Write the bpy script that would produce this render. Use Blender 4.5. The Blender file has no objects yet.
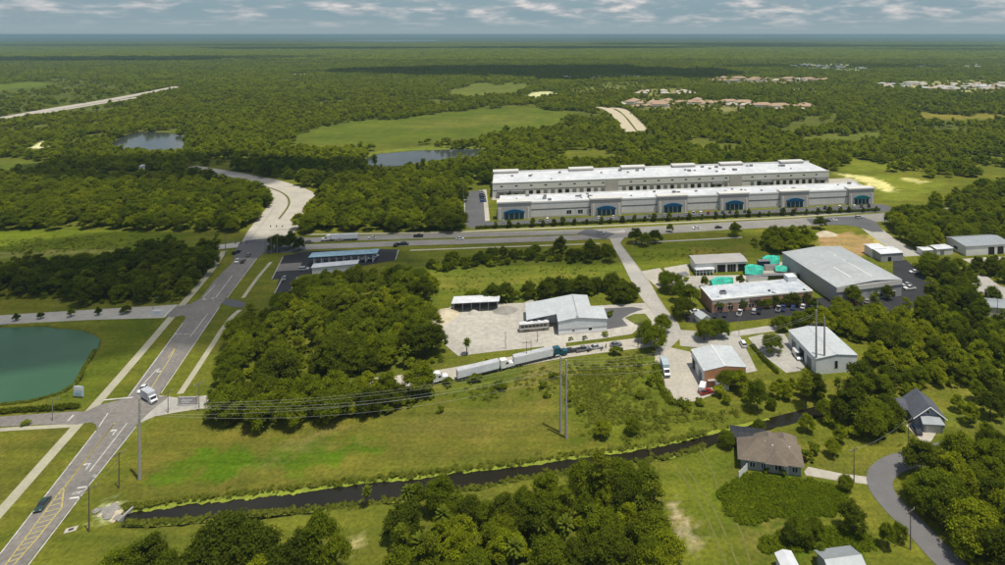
import bpy, math, random
import numpy as np
from mathutils import Vector, noise as mnoise

# ------------------------------------------------------------------ scene, camera, sky, sun
scene = bpy.context.scene
COL = scene.collection
R = math.radians
CAMH, FPX, CX, CY, VH = 120.0, 595.0, 600.0, 282.5, 34.5   # level camera, frame shifted down (upright verticals, as in the photo)

cam = bpy.data.cameras.new('camera')
cam.sensor_width = 36.0
cam.lens = 36.0 * FPX / 1005.0
cam.clip_start = 1.0
cam.clip_end = 90000.0
camo = bpy.data.objects.new('camera', cam)
COL.objects.link(camo)
camo.location = (0, 0, CAMH)
camo.rotation_euler = (math.pi / 2, 0, 0)
cam.shift_y = -(CY - VH) / 1005.0
cam.shift_x = -(CX - 502.5) / 1005.0
scene.camera = camo

SUN_EL, SUN_AZ = 73.0, 125.0          # azimuth measured clockwise from +Y (the view direction)
SUNV = Vector((math.sin(R(SUN_AZ)) * math.cos(R(SUN_EL)), math.cos(R(SUN_AZ)) * math.cos(R(SUN_EL)), math.sin(R(SUN_EL))))
sl = bpy.data.lights.new('sun', 'SUN')
sl.energy = 4.2
sl.angle = R(0.55)
sl.color = (1.0, 0.94, 0.82)
so = bpy.data.objects.new('sun', sl)
so.rotation_euler = (-SUNV).to_track_quat('-Z', 'Y').to_euler()
so.location = (0, 0, 3000)
COL.objects.link(so)

world = bpy.data.worlds.new('World')
scene.world = world
world.use_nodes = True
wt = world.node_tree
wt.nodes.clear()
def wn(t, **k):
    n = wt.nodes.new(t)
    for a, b in k.items(): setattr(n, a, b)
    return n
sky = wn('ShaderNodeTexSky', sky_type='NISHITA', sun_disc=False)
sky.sun_elevation = R(SUN_EL); sky.sun_rotation = R(SUN_AZ)
sky.air_density = 1.0; sky.dust_density = 1.2; sky.ozone_density = 1.0; sky.altitude = 100
bg = wn('ShaderNodeBackground'); bg.inputs['Strength'].default_value = 0.10
wo = wn('ShaderNodeOutputWorld')
tc = wn('ShaderNodeTexCoord')
sep = wn('ShaderNodeSeparateXYZ'); wt.links.new(tc.outputs['Generated'], sep.inputs[0])
def wm(op, a, b=None, clamp=False):
    n = wn('ShaderNodeMath', operation=op); n.use_clamp = clamp
    for i, x in enumerate((a, b)):
        if x is None: continue
        if isinstance(x, (int, float)): n.inputs[i].default_value = x
        else: wt.links.new(x, n.inputs[i])
    return n.outputs[0]
zc = wm('MAXIMUM', sep.outputs['Z'], 0.0)
comb = wn('ShaderNodeCombineXYZ')     # cloud field: long low banks that close up towards the horizon
wt.links.new(wm('MULTIPLY', sep.outputs['X'], 13.0), comb.inputs[0])
wt.links.new(wm('MULTIPLY', sep.outputs['Y'], 13.0), comb.inputs[1])
wt.links.new(wm('MULTIPLY', wm('LOGARITHM', wm('ADD', zc, 0.03), math.e), 3.6), comb.inputs[2])
nz = wn('ShaderNodeTexNoise'); nz.inputs['Scale'].default_value = 1.0; nz.inputs['Detail'].default_value = 6; nz.inputs['Roughness'].default_value = 0.54
wt.links.new(comb.outputs[0], nz.inputs['Vector'])
cr = wn('ShaderNodeValToRGB'); cr.color_ramp.elements[0].position = 0.42; cr.color_ramp.elements[1].position = 0.60
wt.links.new(nz.outputs['Fac'], cr.inputs[0])
fade = wn('ShaderNodeMapRange'); fade.inputs['From Min'].default_value = 0.006; fade.inputs['From Max'].default_value = 0.040
wt.links.new(sep.outputs['Z'], fade.inputs['Value'])
mask = wm('MULTIPLY', wm('MULTIPLY', cr.outputs['Color'], fade.outputs['Result']), 0.85, True)
nz2 = wn('ShaderNodeTexNoise'); nz2.inputs['Scale'].default_value = 2.3; nz2.inputs['Detail'].default_value = 5
wt.links.new(comb.outputs[0], nz2.inputs['Vector'])
cc = wn('ShaderNodeValToRGB')
cc.color_ramp.elements[0].position = 0.40; cc.color_ramp.elements[0].color = (2.9, 3.5, 3.9, 1)
cc.color_ramp.elements[1].position = 0.64; cc.color_ramp.elements[1].color = (7.4, 6.9, 6.7, 1)
wt.links.new(nz2.outputs['Fac'], cc.inputs[0])
# humid grey-blue air low over the horizon
hz = wn('ShaderNodeMapRange'); hz.inputs['From Min'].default_value = 0.0; hz.inputs['From Max'].default_value = 0.30
hz.inputs['To Min'].default_value = 1.0; hz.inputs['To Max'].default_value = 0.0
wt.links.new(zc, hz.inputs['Value'])
m0 = wn('ShaderNodeMix', data_type='RGBA'); wt.links.new(hz.outputs['Result'], m0.inputs[0])
wt.links.new(sky.outputs[0], m0.inputs[6])
lowr = wn('ShaderNodeMapRange'); lowr.inputs['From Max'].default_value = 0.035; wt.links.new(zc, lowr.inputs['Value'])
lowm = wn('ShaderNodeMix', data_type='RGBA'); wt.links.new(lowr.outputs['Result'], lowm.inputs[0])
lowm.inputs[6].default_value = (3.0, 3.75, 4.05, 1); lowm.inputs[7].default_value = (2.1, 3.15, 3.8, 1); wt.links.new(lowm.outputs[2], m0.inputs[7])
m1 = wn('ShaderNodeMix', data_type='RGBA'); wt.links.new(mask, m1.inputs[0])
wt.links.new(m0.outputs[2], m1.inputs[6]); wt.links.new(cc.outputs['Color'], m1.inputs[7])
wt.links.new(m1.outputs[2], bg.inputs['Color'])
wt.links.new(bg.outputs[0], wo.inputs['Surface'])

scene.view_settings.view_transform = 'Standard'
scene.view_settings.look = 'None'
scene.view_settings.gamma = 1.0
scene.view_settings.use_curve_mapping = False
scene.view_settings.exposure = 0.12
try:
    scene.cycles.max_bounces = 6
    scene.cycles.transparent_max_bounces = 12
except Exception: pass

# ------------------------------------------------------------------ helpers
rng = np.random.default_rng(7)
rnd = random.Random(11)
def P(u, v, z=0.0):
    """ground position seen at photo pixel (u, v), at height z"""
    t = (CAMH - z) / (v - VH)
    return Vector(((u - CX) * t, FPX * t, z))
def px(x, y, z=0.0):
    y = np.asarray(y, float)
    return CX + FPX * np.asarray(x, float) / y, VH + FPX * (CAMH - np.asarray(z, float)) / y
def height_at(u, v, vtop):
    b = P(u, v); lo, hi = 0, 80
    for _ in range(40):
        m = (lo + hi) / 2
        if px(b.x, b.y, m)[1] > vtop: lo = m
        else: hi = m
    return lo
def inpoly(x, y, poly):
    poly = np.asarray(poly, float); ins = np.zeros(x.shape, bool)
    x0, y0 = poly.min(0); x1, y1 = poly.max(0)
    cand = np.nonzero((x >= x0) & (x <= x1) & (y >= y0) & (y <= y1))[0]
    if not len(cand): return ins
    xs, ys = x[cand], y[cand]; r = np.zeros(xs.shape, bool); n = len(poly)
    for i in range(n):
        xa, ya = poly[i]; xb, yb = poly[(i + 1) % n]
        if ya == yb: continue
        c = ((ya > ys) != (yb > ys)) & (xs < (xb - xa) * (ys - ya) / (yb - ya) + xa)
        r ^= c
    ins[cand] = r
    return ins
def distpoly(x, y, poly, closed=True):
    poly = np.asarray(poly, float); d = np.full(x.shape, 1e9); n = len(poly)
    for i in range(n if closed else n - 1):
        a = poly[i]; b = poly[(i + 1) % n]; ab = b - a; l2 = (ab ** 2).sum() + 1e-9
        t = np.clip(((x - a[0]) * ab[0] + (y - a[1]) * ab[1]) / l2, 0, 1)
        d = np.minimum(d, np.hypot(x - a[0] - t * ab[0], y - a[1] - t * ab[1]))
    return d
def spline(pts, n=8):
    pts = [Vector(p) for p in pts]; out = []
    for i in range(len(pts) - 1):
        p0 = pts[max(i - 1, 0)]; p1 = pts[i]; p2 = pts[i + 1]; p3 = pts[min(i + 2, len(pts) - 1)]
        for k in range(n):
            t = k / n
            out.append(0.5 * ((2 * p1) + (p2 - p0) * t + (2 * p0 - 5 * p1 + 4 * p2 - p3) * t * t + (3 * p1 - p0 - 3 * p2 + p3) * t ** 3))
    out.append(pts[-1]); return out

# ---- materials
def nodes_of(name):
    m = bpy.data.materials.new(name); m.use_nodes = True
    t = m.node_tree; t.nodes.clear()
    return m, t
def N(t, kind, **k):
    n = t.nodes.new(kind)
    for a, b in k.items(): setattr(n, a, b)
    return n
def mixrgb(t, f, a, b, blend='MIX'):
    n = N(t, 'ShaderNodeMix', data_type='RGBA', blend_type=blend)
    for sock, x in ((n.inputs[0], f), (n.inputs[6], a), (n.inputs[7], b)):
        if isinstance(x, (int, float)): sock.default_value = x
        elif isinstance(x, tuple): sock.default_value = (x + (1,))[:4]
        else: t.links.new(x, sock)
    return n.outputs[2]
def noise(t, scale, detail=4, rough=0.55, vec=None, lo=0.3, hi=0.7):
    n = N(t, 'ShaderNodeTexNoise'); n.inputs['Scale'].default_value = scale
    n.inputs['Detail'].default_value = detail; n.inputs['Roughness'].default_value = rough
    if vec is None:
        g = N(t, 'ShaderNodeNewGeometry'); vec = g.outputs['Position']
    t.links.new(vec, n.inputs['Vector'])
    r = N(t, 'ShaderNodeMapRange'); r.inputs['From Min'].default_value = lo; r.inputs['From Max'].default_value = hi
    t.links.new(n.outputs['Fac'], r.inputs['Value'])
    return r.outputs['Result']
def mat(name, c, c2=None, scale=0.6, rough=0.8, metal=0.0, spec=0.3, bump=0.0, fine=8.0, fineamt=0.25, coat=0.0, objrand=False):
    """two procedural tones blended by a broad noise, broken up by a fine one"""
    m, t = nodes_of(name)
    out = N(t, 'ShaderNodeOutputMaterial'); b = N(t, 'ShaderNodeBsdfPrincipled')
    t.links.new(b.outputs[0], out.inputs['Surface'])
    c2 = c2 or tuple(x * 0.72 for x in c)
    tx = N(t, 'ShaderNodeTexCoord').outputs['Object'] if objrand else None
    col = mixrgb(t, noise(t, scale, 5, 0.6, tx), c, c2)
    f = noise(t, fine, 3, 0.6, tx)
    g = mixrgb(t, f, (1 - fineamt,) * 3, (1 + fineamt * 0.6,) * 3)
    col = mixrgb(t, 1.0, col, g, 'MULTIPLY')
    t.links.new(col, b.inputs['Base Color'])
    b.inputs['Roughness'].default_value = rough; b.inputs['Metallic'].default_value = metal
    b.inputs['Specular IOR Level'].default_value = spec; b.inputs['Coat Weight'].default_value = coat
    if bump:
        bp = N(t, 'ShaderNodeBump'); bp.inputs['Strength'].default_value = bump; bp.inputs['Distance'].default_value = 0.15
        t.links.new(f, bp.inputs['Height']); t.links.new(bp.outputs[0], b.inputs['Normal'])
    return m
def leafmat(name, a, b, stand=1 / 70.0, transl=0.46, vary=0.35):
    m, t = nodes_of(name)
    out = N(t, 'ShaderNodeOutputMaterial')
    geo = N(t, 'ShaderNodeNewGeometry'); oi = N(t, 'ShaderNodeObjectInfo')
    f = noise(t, stand, 3, 0.6, oi.outputs['Location'])
    ad = N(t, 'ShaderNodeMath', operation='ADD'); t.links.new(f, ad.inputs[0])
    mu = N(t, 'ShaderNodeMath', operation='MULTIPLY_ADD'); t.links.new(oi.outputs['Random'], mu.inputs[0]); mu.inputs[1].default_value = 0.6; mu.inputs[2].default_value = -0.3
    t.links.new(mu.outputs[0], ad.inputs[1]); ad.use_clamp = True
    col = mixrgb(t, ad.outputs[0], a, b)
    at = N(t, 'ShaderNodeAttribute', attribute_name='tint')
    mr = N(t, 'ShaderNodeMapRange'); mr.inputs['To Min'].default_value = 1 - vary; mr.inputs['To Max'].default_value = 1 + vary
    t.links.new(at.outputs['Fac'], mr.inputs['Value'])
    cb = N(t, 'ShaderNodeCombineColor')
    for i in range(3): t.links.new(mr.outputs['Result'], cb.inputs[i])
    col = mixrgb(t, 1.0, col, cb.outputs[0], 'MULTIPLY')
    d = N(t, 'ShaderNodeBsdfDiffuse'); tr = N(t, 'ShaderNodeBsdfTranslucent')
    t.links.new(col, d.inputs['Color'])
    col2 = mixrgb(t, 1.0, col, (1.15, 1.25, 0.55), 'MULTIPLY'); t.links.new(col2, tr.inputs['Color'])
    mx = N(t, 'ShaderNodeMixShader'); mx.inputs[0].default_value = transl
    t.links.new(d.outputs[0], mx.inputs[1]); t.links.new(tr.outputs[0], mx.inputs[2])
    t.links.new(mx.outputs[0], out.inputs['Surface'])
    return m

M = {}
def defmats():
    M['asphalt'] = mat('worn asphalt', (0.225, 0.205, 0.182), (0.150, 0.140, 0.130), 0.09, 0.9, fine=.9, fineamt=0.24)
    M['road_pale'] = mat('pale worn asphalt', (0.27, 0.255, 0.23), (0.20, 0.19, 0.175), .09, .9, fine=.9, fineamt=.2)
    M['asphalt_grey'] = mat('grey asphalt', (0.115, 0.115, 0.118), (0.085, 0.086, 0.090), 0.07, 0.9, fine=2.0, fineamt=0.16)
    M['asphalt_new'] = mat('fresh black asphalt', (0.022, 0.022, 0.026), (0.034, 0.034, 0.038), 0.15, 0.8, fine=2.0, fineamt=0.2)
    M['asphalt_res'] = mat('residential asphalt', (0.155, 0.150, 0.150), (0.125, 0.122, 0.122), 0.2, 0.9, fine=3.0, fineamt=0.12)
    M['concrete'] = mat('pale concrete', (0.46, 0.42, 0.345), (0.35, 0.325, 0.275), 0.09, 0.9, fine=0.9, fineamt=0.16)
    M['concrete_grey'] = mat('grey concrete', (0.41, 0.39, 0.345), (0.31, 0.298, 0.27), 0.08, 0.9, fine=0.7, fineamt=0.16)
    M['limerock'] = mat('crushed shell yard', (0.47, 0.44, 0.375), (0.33, 0.31, 0.275), 0.05, 0.95, fine=0.5, fineamt=0.2)
    M['path'] = mat('footpath concrete', (0.40, 0.375, 0.27), (0.31, 0.29, 0.21), 0.12, 0.9, fine=1.5, fineamt=0.14)
    M['paint_white'] = mat('white road paint', (0.62, 0.62, 0.60), (0.36, 0.35, 0.33), 0.6, 0.7, fine=4, fineamt=0.25)
    M['paint_yellow'] = mat('yellow road paint', (0.52, 0.42, 0.11), (0.36, 0.30, 0.11), 0.6, 0.7, fine=4, fineamt=0.25)
    M['kerb'] = mat('kerb concrete', (0.42, 0.40, 0.35), None, 0.4)
    M['sand'] = mat('white sand', (0.55, 0.49, 0.36), (0.40, 0.34, 0.23), 0.25, 0.95, fine=2.0, fineamt=0.2)
    M['dirt'] = mat('brown dirt', (0.27, 0.185, 0.125), (0.19, 0.15, 0.085), 0.12, 0.95, fine=0.8, fineamt=0.25)
    M['white_wall'] = mat('white painted wall', (0.70, 0.69, 0.66), (0.62, 0.61, 0.58), 0.2, 0.8, fine=2, fineamt=0.08)
    M['cream_wall'] = mat('cream tilt-up wall', (0.60, 0.585, 0.545), (0.52, 0.51, 0.48), 0.08, 0.85, fine=0.9, fineamt=0.08)
    M['tan_wall'] = mat('taupe pavilion wall', (0.43, 0.40, 0.36), (0.37, 0.35, 0.32), 0.2, 0.85, fine=1.5, fineamt=0.08)
    M['band'] = mat('dark wall band', (0.115, 0.105, 0.095), None, 0.3)
    M['roof_white'] = mat('white membrane roof', (0.66, 0.67, 0.68), (0.48, 0.50, 0.53), 0.07, 0.5, fine=0.30, fineamt=0.16)
    M['roof_stain'] = mat('stained white roof', (0.60, 0.62, 0.64), (0.34, 0.38, 0.43), 0.16, 0.55, fine=0.7, fineamt=0.18)
    M['metal_roof'] = mat('galvalume roof', (0.33, 0.36, 0.375), (0.27, 0.295, 0.31), 0.10, 0.42, metal=0.15, fine=0.8, fineamt=0.12)
    M['metal_roof_l'] = mat('pale metal roof', (0.52, 0.55, 0.56), (0.43, 0.46, 0.475), 0.12, 0.42, metal=0.1, fine=0.8, fineamt=0.12)
    M['metal_roof_d'] = mat('grey metal roof', (0.45, 0.47, 0.475), (0.33, 0.35, 0.355), 0.045, 0.45, metal=0.1, fine=0.5, fineamt=0.12)
    M['metal_wall'] = mat('pale metal siding', (0.66, 0.69, 0.71), (0.56, 0.59, 0.61), 0.2, 0.5, fine=1.2, fineamt=0.1)
    M['metal_wall_g'] = mat('grey metal siding', (0.36, 0.355, 0.365), (0.29, 0.29, 0.30), 0.15, 0.55, fine=1.0, fineamt=0.12)
    M['skylight'] = mat('skylight strip', (0.80, 0.80, 0.76), None, 0.5, 0.4)
    M['brick'] = mat('orange brick', (0.50, 0.25, 0.125), (0.40, 0.19, 0.10), 0.5, 0.9, fine=4, fineamt=0.25)
    M['brick_tan'] = mat('salmon brick', (0.42, 0.225, 0.145), (0.34, 0.20, 0.14), 0.15, 0.9, fine=3, fineamt=0.2)
    M['dark'] = mat('dark opening', (0.018, 0.018, 0.02), None, 1.0, 0.7)
    M['door_grey'] = mat('grey door', (0.20, 0.20, 0.205), None, 1.0, 0.6)
    M['door_white'] = mat('white door', (0.60, 0.60, 0.58), None, 1.0, 0.6)
    M['glass'] = mat('window glass', (0.025, 0.032, 0.04), None, 0.5, 0.08, spec=0.6, fineamt=0.05)
    M['glass_teal'] = mat('teal storefront glass', (0.010, 0.075, 0.095), (0.008, 0.055, 0.08), 0.5, 0.12, spec=0.6, fineamt=0.05)
    M['awning'] = mat('blue awning', (0.006, 0.075, 0.155), (0.006, 0.06, 0.13), 0.6, 0.45, fineamt=0.1)
    M['awning_teal'] = mat('blue green awning', (0.010, 0.14, 0.16), None, 0.6, 0.45, fineamt=0.1)
    M['canopy_blue'] = mat('light blue canopy top', (0.34, 0.50, 0.58), (0.26, 0.41, 0.50), 0.15, 0.5, fine=0.5, fineamt=0.25)
    M['navy'] = mat('navy fascia', (0.015, 0.03, 0.07), None, 0.6, 0.5)
    M['shingle'] = mat('brown asphalt shingle', (0.205, 0.165, 0.125), (0.15, 0.125, 0.10), 0.35, 0.95, fine=4, fineamt=0.3)
    M['shingle_grey'] = mat('grey asphalt shingle', (0.105, 0.115, 0.135), (0.075, 0.082, 0.10), 0.4, 0.95, fine=4, fineamt=0.3)
    M['stucco_grey'] = mat('grey green stucco', (0.30, 0.315, 0.29), (0.25, 0.265, 0.25), 0.4, 0.9, fineamt=0.1)
    M['stucco_blue'] = mat('blue grey siding', (0.32, 0.345, 0.385), (0.27, 0.29, 0.33), 0.4, 0.9, fineamt=0.1)
    M['white'] = mat('white enamel', (0.74, 0.74, 0.73), (0.66, 0.66, 0.66), 0.5, 0.45, fineamt=0.08)
    M['screen'] = mat('dark pool screen', (0.028, 0.032, 0.04), None, 1.0, 0.7)
    M['tarp'] = mat('turquoise tarp', (0.030, 0.58, 0.42), (0.06, 0.42, 0.32), 0.9, 0.5, fine=2.2, fineamt=0.5, bump=.8)
    M['bark'] = mat('bark', (0.085, 0.068, 0.05), (0.055, 0.045, 0.034), 1.5, 0.95)
    M['bark_palm'] = mat('palm bark', (0.15, 0.13, 0.10), None, 2, 0.95)
    M['wood_pole'] = mat('weathered wood pole', (0.13, 0.11, 0.085), None, 1, 0.9)
    M['conc_pole'] = mat('spun concrete pole', (0.36, 0.345, 0.315), (0.30, 0.29, 0.265), 0.3, 0.85)
    M['steel'] = mat('galvanised steel', (0.30, 0.31, 0.32), None, 1, 0.45, metal=0.5)
    M['wire'] = mat('aluminium cable', (0.62, 0.62, 0.60), None, 1, 0.5)
    M['rubber'] = mat('tyre rubber', (0.015, 0.015, 0.015), None, 4, 0.85)
    M['lens'] = mat('lamp lens', (0.6, 0.6, 0.58), None, 4, 0.2)
    M['red_lens'] = mat('tail lamp', (0.35, 0.01, 0.01), None, 4, 0.25)
    M['rock'] = mat('grey rock', (0.30, 0.285, 0.25), (0.22, 0.21, 0.19), 0.6, 0.95)
    M['leaf_a'] = leafmat('oak leaf', (0.104, 0.138, 0.009), (0.178, 0.208, 0.011))
    M['leaf_b'] = leafmat('bright leaf', (0.190, 0.226, 0.010), (0.255, 0.275, 0.013))
    M['leaf_d'] = leafmat('dark leaf', (0.060, 0.082, 0.008), (0.110, 0.130, 0.010))
    M['leaf_pine'] = leafmat('pine needle', (0.13, 0.155, 0.012), (0.19, 0.205, 0.015))
    M['leaf_far'] = leafmat('far canopy', (0.165, 0.205, 0.012), (0.262, 0.290, 0.015), 1 / 160.0)
    M['leaf_palm'] = leafmat('palm frond', (0.115, 0.150, 0.014), (0.165, 0.190, 0.022))
    M['weed'] = leafmat('field weed', (0.150, 0.180, 0.020), (0.21, 0.22, 0.034), 1 / 15.0)
    M['vine'] = leafmat('vine leaf', (0.112, 0.160, 0.008), (0.165, 0.200, 0.010), 1 / 15.0)
    M['algae'] = leafmat('floating weed', (0.30, 0.38, 0.022), (0.22, 0.30, 0.02), 1 / 10.0, 0.1, 0.25)
    M['algae_mat'] = mat('algae mat', (0.27, 0.32, 0.03), (0.16, 0.20, 0.022), .5, .95, fine=1.6, fineamt=.35, bump=.6)
    M['hull'] = mat('boat hull', (0.62, 0.60, 0.56), None, 1, 0.4)
    M['panel_purple'] = mat('mauve sign panel', (0.40, 0.36, 0.40), (0.33, 0.30, 0.33), 0.6, 0.6, fine=2.0, fineamt=0.3)
    M['sign_face'] = mat('pale sign face', (0.60, 0.68, 0.74), (0.46, 0.56, 0.64), 0.5, 0.5, fine=2, fineamt=0.25)
    for n, c in dict(white=(0.72, 0.72, 0.71), black=(0.014, 0.014, 0.016), grey=(0.16, 0.165, 0.17), silver=(0.42, 0.43, 0.44),
                     red=(0.30, 0.02, 0.02), blue=(0.03, 0.07, 0.20), green=(0.012, 0.040, 0.036), navy=(0.012, 0.02, 0.05), tan=(0.36, 0.31, 0.23)).items():
        M['car_' + n] = mat(n + ' car paint', c, tuple(x * 0.9 for x in c), 1, 0.3, spec=0.5, coat=0.6, fineamt=0.04)
    M['truck_teal'] = mat('teal cab paint', (0.008, 0.085, 0.13), None, 1, 0.35, coat=0.5, fineamt=0.04)
    M['trailer'] = mat('trailer skin', (0.72, 0.74, 0.77), (0.62, 0.64, 0.68), 0.3, 0.4, fine=1.5, fineamt=0.12)
    M['trailer_roof'] = mat('trailer roof', (0.50, 0.51, 0.53), None, 0.4, 0.5)
    # water
    def water(name, c, rough, wave):
        m, t = nodes_of(name); out = N(t, 'ShaderNodeOutputMaterial'); b = N(t, 'ShaderNodeBsdfPrincipled')
        t.links.new(mixrgb(t, noise(t, 0.03, 3), c, tuple(x * 0.75 for x in c)), b.inputs['Base Color'])
        b.inputs['Roughness'].default_value = rough; b.inputs['IOR'].default_value = 1.33
        bp = N(t, 'ShaderNodeBump'); bp.inputs['Strength'].default_value = wave; bp.inputs['Distance'].default_value = 0.05
        t.links.new(noise(t, 0.8, 3), bp.inputs['Height']); t.links.new(bp.outputs[0], b.inputs['Normal'])
        t.links.new(b.outputs[0], out.inputs['Surface']); return m
    M['water_teal'] = water('teal pond water', (0.040, 0.112, 0.052), 0.3, 0.3)
    M['water_dark'] = water('dark canal water', (0.018, 0.016, 0.010), 0.10, 0.10)
    M['water_grey'] = water('grey pond water', (0.05, 0.06, 0.055), 0.12, 0.1)
defmats()

# ---- mesh builder
class MB:
    def __init__(s): s.v = []; s.f = []; s.m = []
    def add(s, vs, fs, mi=0):
        o = len(s.v); s.v += [tuple(p) for p in vs]
        for f in fs: s.f.append(tuple(i + o for i in f)); s.m.append(mi)
        return s
    def box(s, x0, y0, z0, x1, y1, z1, mi=0):
        return s.add([(x0, y0, z0), (x1, y0, z0), (x1, y1, z0), (x0, y1, z0), (x0, y0, z1), (x1, y0, z1), (x1, y1, z1), (x0, y1, z1)],
                     [(3, 2, 1, 0), (4, 5, 6, 7), (0, 1, 5, 4), (1, 2, 6, 5), (2, 3, 7, 6), (3, 0, 4, 7)], mi)
    def prism(s, poly, z0, z1, mi=0, bottom=True):
        n = len(poly); vs = [(p[0], p[1], z0) for p in poly] + [(p[0], p[1], z1) for p in poly]
        fs = [tuple(range(n, 2 * n))] + [(i, (i + 1) % n, n + (i + 1) % n, n + i) for i in range(n)]
        if bottom: fs.append(tuple(range(n - 1, -1, -1)))
        return s.add(vs, fs, mi)
    def side(s, prof, y0, y1, mi=0):
        """profile in x-z extruded along y"""
        n = len(prof); vs = [(p[0], y0, p[1]) for p in prof] + [(p[0], y1, p[1]) for p in prof]
        fs = [tuple(range(n)), tuple(range(2 * n - 1, n - 1, -1))] + [(i, n + i, n + (i + 1) % n, (i + 1) % n) for i in range(n)]
        return s.add(vs, fs, mi)
    def front(s, prof, x0, x1, mi=0):
        """profile in y-z extruded along x"""
        n = len(prof); vs = [(x0, p[0], p[1]) for p in prof] + [(x1, p[0], p[1]) for p in prof]
        fs = [tuple(range(n - 1, -1, -1)), tuple(range(n, 2 * n))] + [(i, (i + 1) % n, n + (i + 1) % n, n + i) for i in range(n)]
        return s.add(vs, fs, mi)
    def tube(s, a, b, r0, r1=None, n=8, mi=0):
        a = Vector(a); b = Vector(b); r1 = r0 if r1 is None else r1
        d = (b - a).normalized(); q = d.to_track_quat('Z', 'Y')
        vs = []
        for p, r in ((a, r0), (b, r1)):
            for i in range(n):
                t = 2 * math.pi * i / n; vs.append(p + q @ Vector((math.cos(t) * r, math.sin(t) * r, 0)))
        return s.add(vs, [(i, (i + 1) % n, n + (i + 1) % n, n + i) for i in range(n)] + [tuple(range(n - 1, -1, -1)), tuple(range(n, 2 * n))], mi)
    def mesh(s, name, mats):
        me = bpy.data.meshes.new(name); me.from_pydata(s.v, [], s.f)
        for m in (mats if isinstance(mats, (list, tuple)) else [mats]): me.materials.append(m)
        if any(s.m): me.polygons.foreach_set('material_index', s.m)
        me.update(); return me
    def build(s, name, mats, parent=None, loc=None, rz=0.0):
        o = bpy.data.objects.new(name, s.mesh(name, mats)); COL.objects.link(o)
        if parent: o.parent = parent
        if loc is not None: o.location = loc
        if rz: o.rotation_euler.z = rz
        return o
def tag(o, label=None, cat=None, group=None, kind=None):
    if label: o['label'] = label
    if cat: o['category'] = cat
    if group: o['group'] = group
    if kind: o['kind'] = kind
    return o
def thing(name, label, cat, loc=(0, 0, 0), rz=0.0, group=None):
    o = bpy.data.objects.new(name, None); COL.objects.link(o); o.empty_display_size = 0.5
    o.location = loc; o.rotation_euler = (0, 0, rz)
    return tag(o, label, cat, group)
def dup(root, loc, rz, label=None, group=None, s=1.0, swap=None):
    """copy a thing with its parts and sub-parts; swap: {material: material} on the body"""
    r = root.copy(); COL.objects.link(r); r.location = loc; r.rotation_euler = (0, 0, rz); r.scale = (s, s, s)
    if label: r['label'] = label
    if group: r['group'] = group
    for ch in KIDS[root.name]:
        c = ch.copy(); COL.objects.link(c); c.parent = r
        for g in KIDS.get(ch.name, ()):
            d = g.copy(); COL.objects.link(d); d.parent = c
    return r
KIDS = {}
def reg(root):
    KIDS[root.name] = list(root.children)
    for c in root.children: KIDS[c.name] = list(c.children)
    return root

NOTREE = []            # world polygons where no tree may stand
def wpoly(pp, z=0.0): return [P(u, v, z) for u, v in pp]
def sheet(name, pts, z, m, notree=True, parent=None):
    """flat surface over a world polygon, with a thin skirt so that it has an edge"""
    pl = [(p.x, p.y) for p in pts]
    if notree: NOTREE.append(pl)
    a = sum(pl[i][0] * pl[(i + 1) % len(pl)][1] - pl[(i + 1) % len(pl)][0] * pl[i][1] for i in range(len(pl)))
    if a < 0: pl = pl[::-1]
    mb = MB().prism(pl, z - 0.35, z, bottom=False)
    o = mb.build(name, m, parent)
    if parent is None: tag(o, kind='structure')
    return o
def ribbon_pts(pts, w):
    L, Rr = [], []
    for i, p in enumerate(pts):
        d = (pts[min(i + 1, len(pts) - 1)] - pts[max(i - 1, 0)]); d.z = 0; d.normalize(); n = Vector((-d.y, d.x, 0))
        ww = w[i] if isinstance(w, (list, tuple)) else w
        L.append(p + n * ww / 2); Rr.append(p - n * ww / 2)
    return L, Rr
def ribbon(name, pts, w, z, m, parent=None, notree=True, kind='structure', thick=0.0):
    L, Rr = ribbon_pts(pts, w); n = len(pts)
    if notree: NOTREE.append([(p.x, p.y) for p in L + Rr[::-1]])
    zz = z
    vs = [(p.x, p.y, zz) for p in L] + [(p.x, p.y, zz) for p in Rr]
    fs = [(n + i, n + i + 1, i + 1, i) for i in range(n - 1)]
    if thick:
        vs += [(p.x, p.y, zz - thick) for p in L] + [(p.x, p.y, zz - thick) for p in Rr]
        fs += [(i, i + 1, 2 * n + i + 1, 2 * n + i) for i in range(n - 1)] + [(n + i + 1, n + i, 3 * n + i, 3 * n + i + 1) for i in range(n - 1)]
        fs += [(n, 0, 2 * n, 3 * n), (n - 1, 2 * n - 1, 4 * n - 1, 3 * n - 1)]
    o = MB().add(vs, fs).build(name, m, parent)
    if parent is None and kind: tag(o, kind=kind)
    return o
def line(u1, v1, u2, v2, n=1):
    a, b = P(u1, v1), P(u2, v2)
    return [a.lerp(b, i / n) for i in range(n + 1)]

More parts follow.
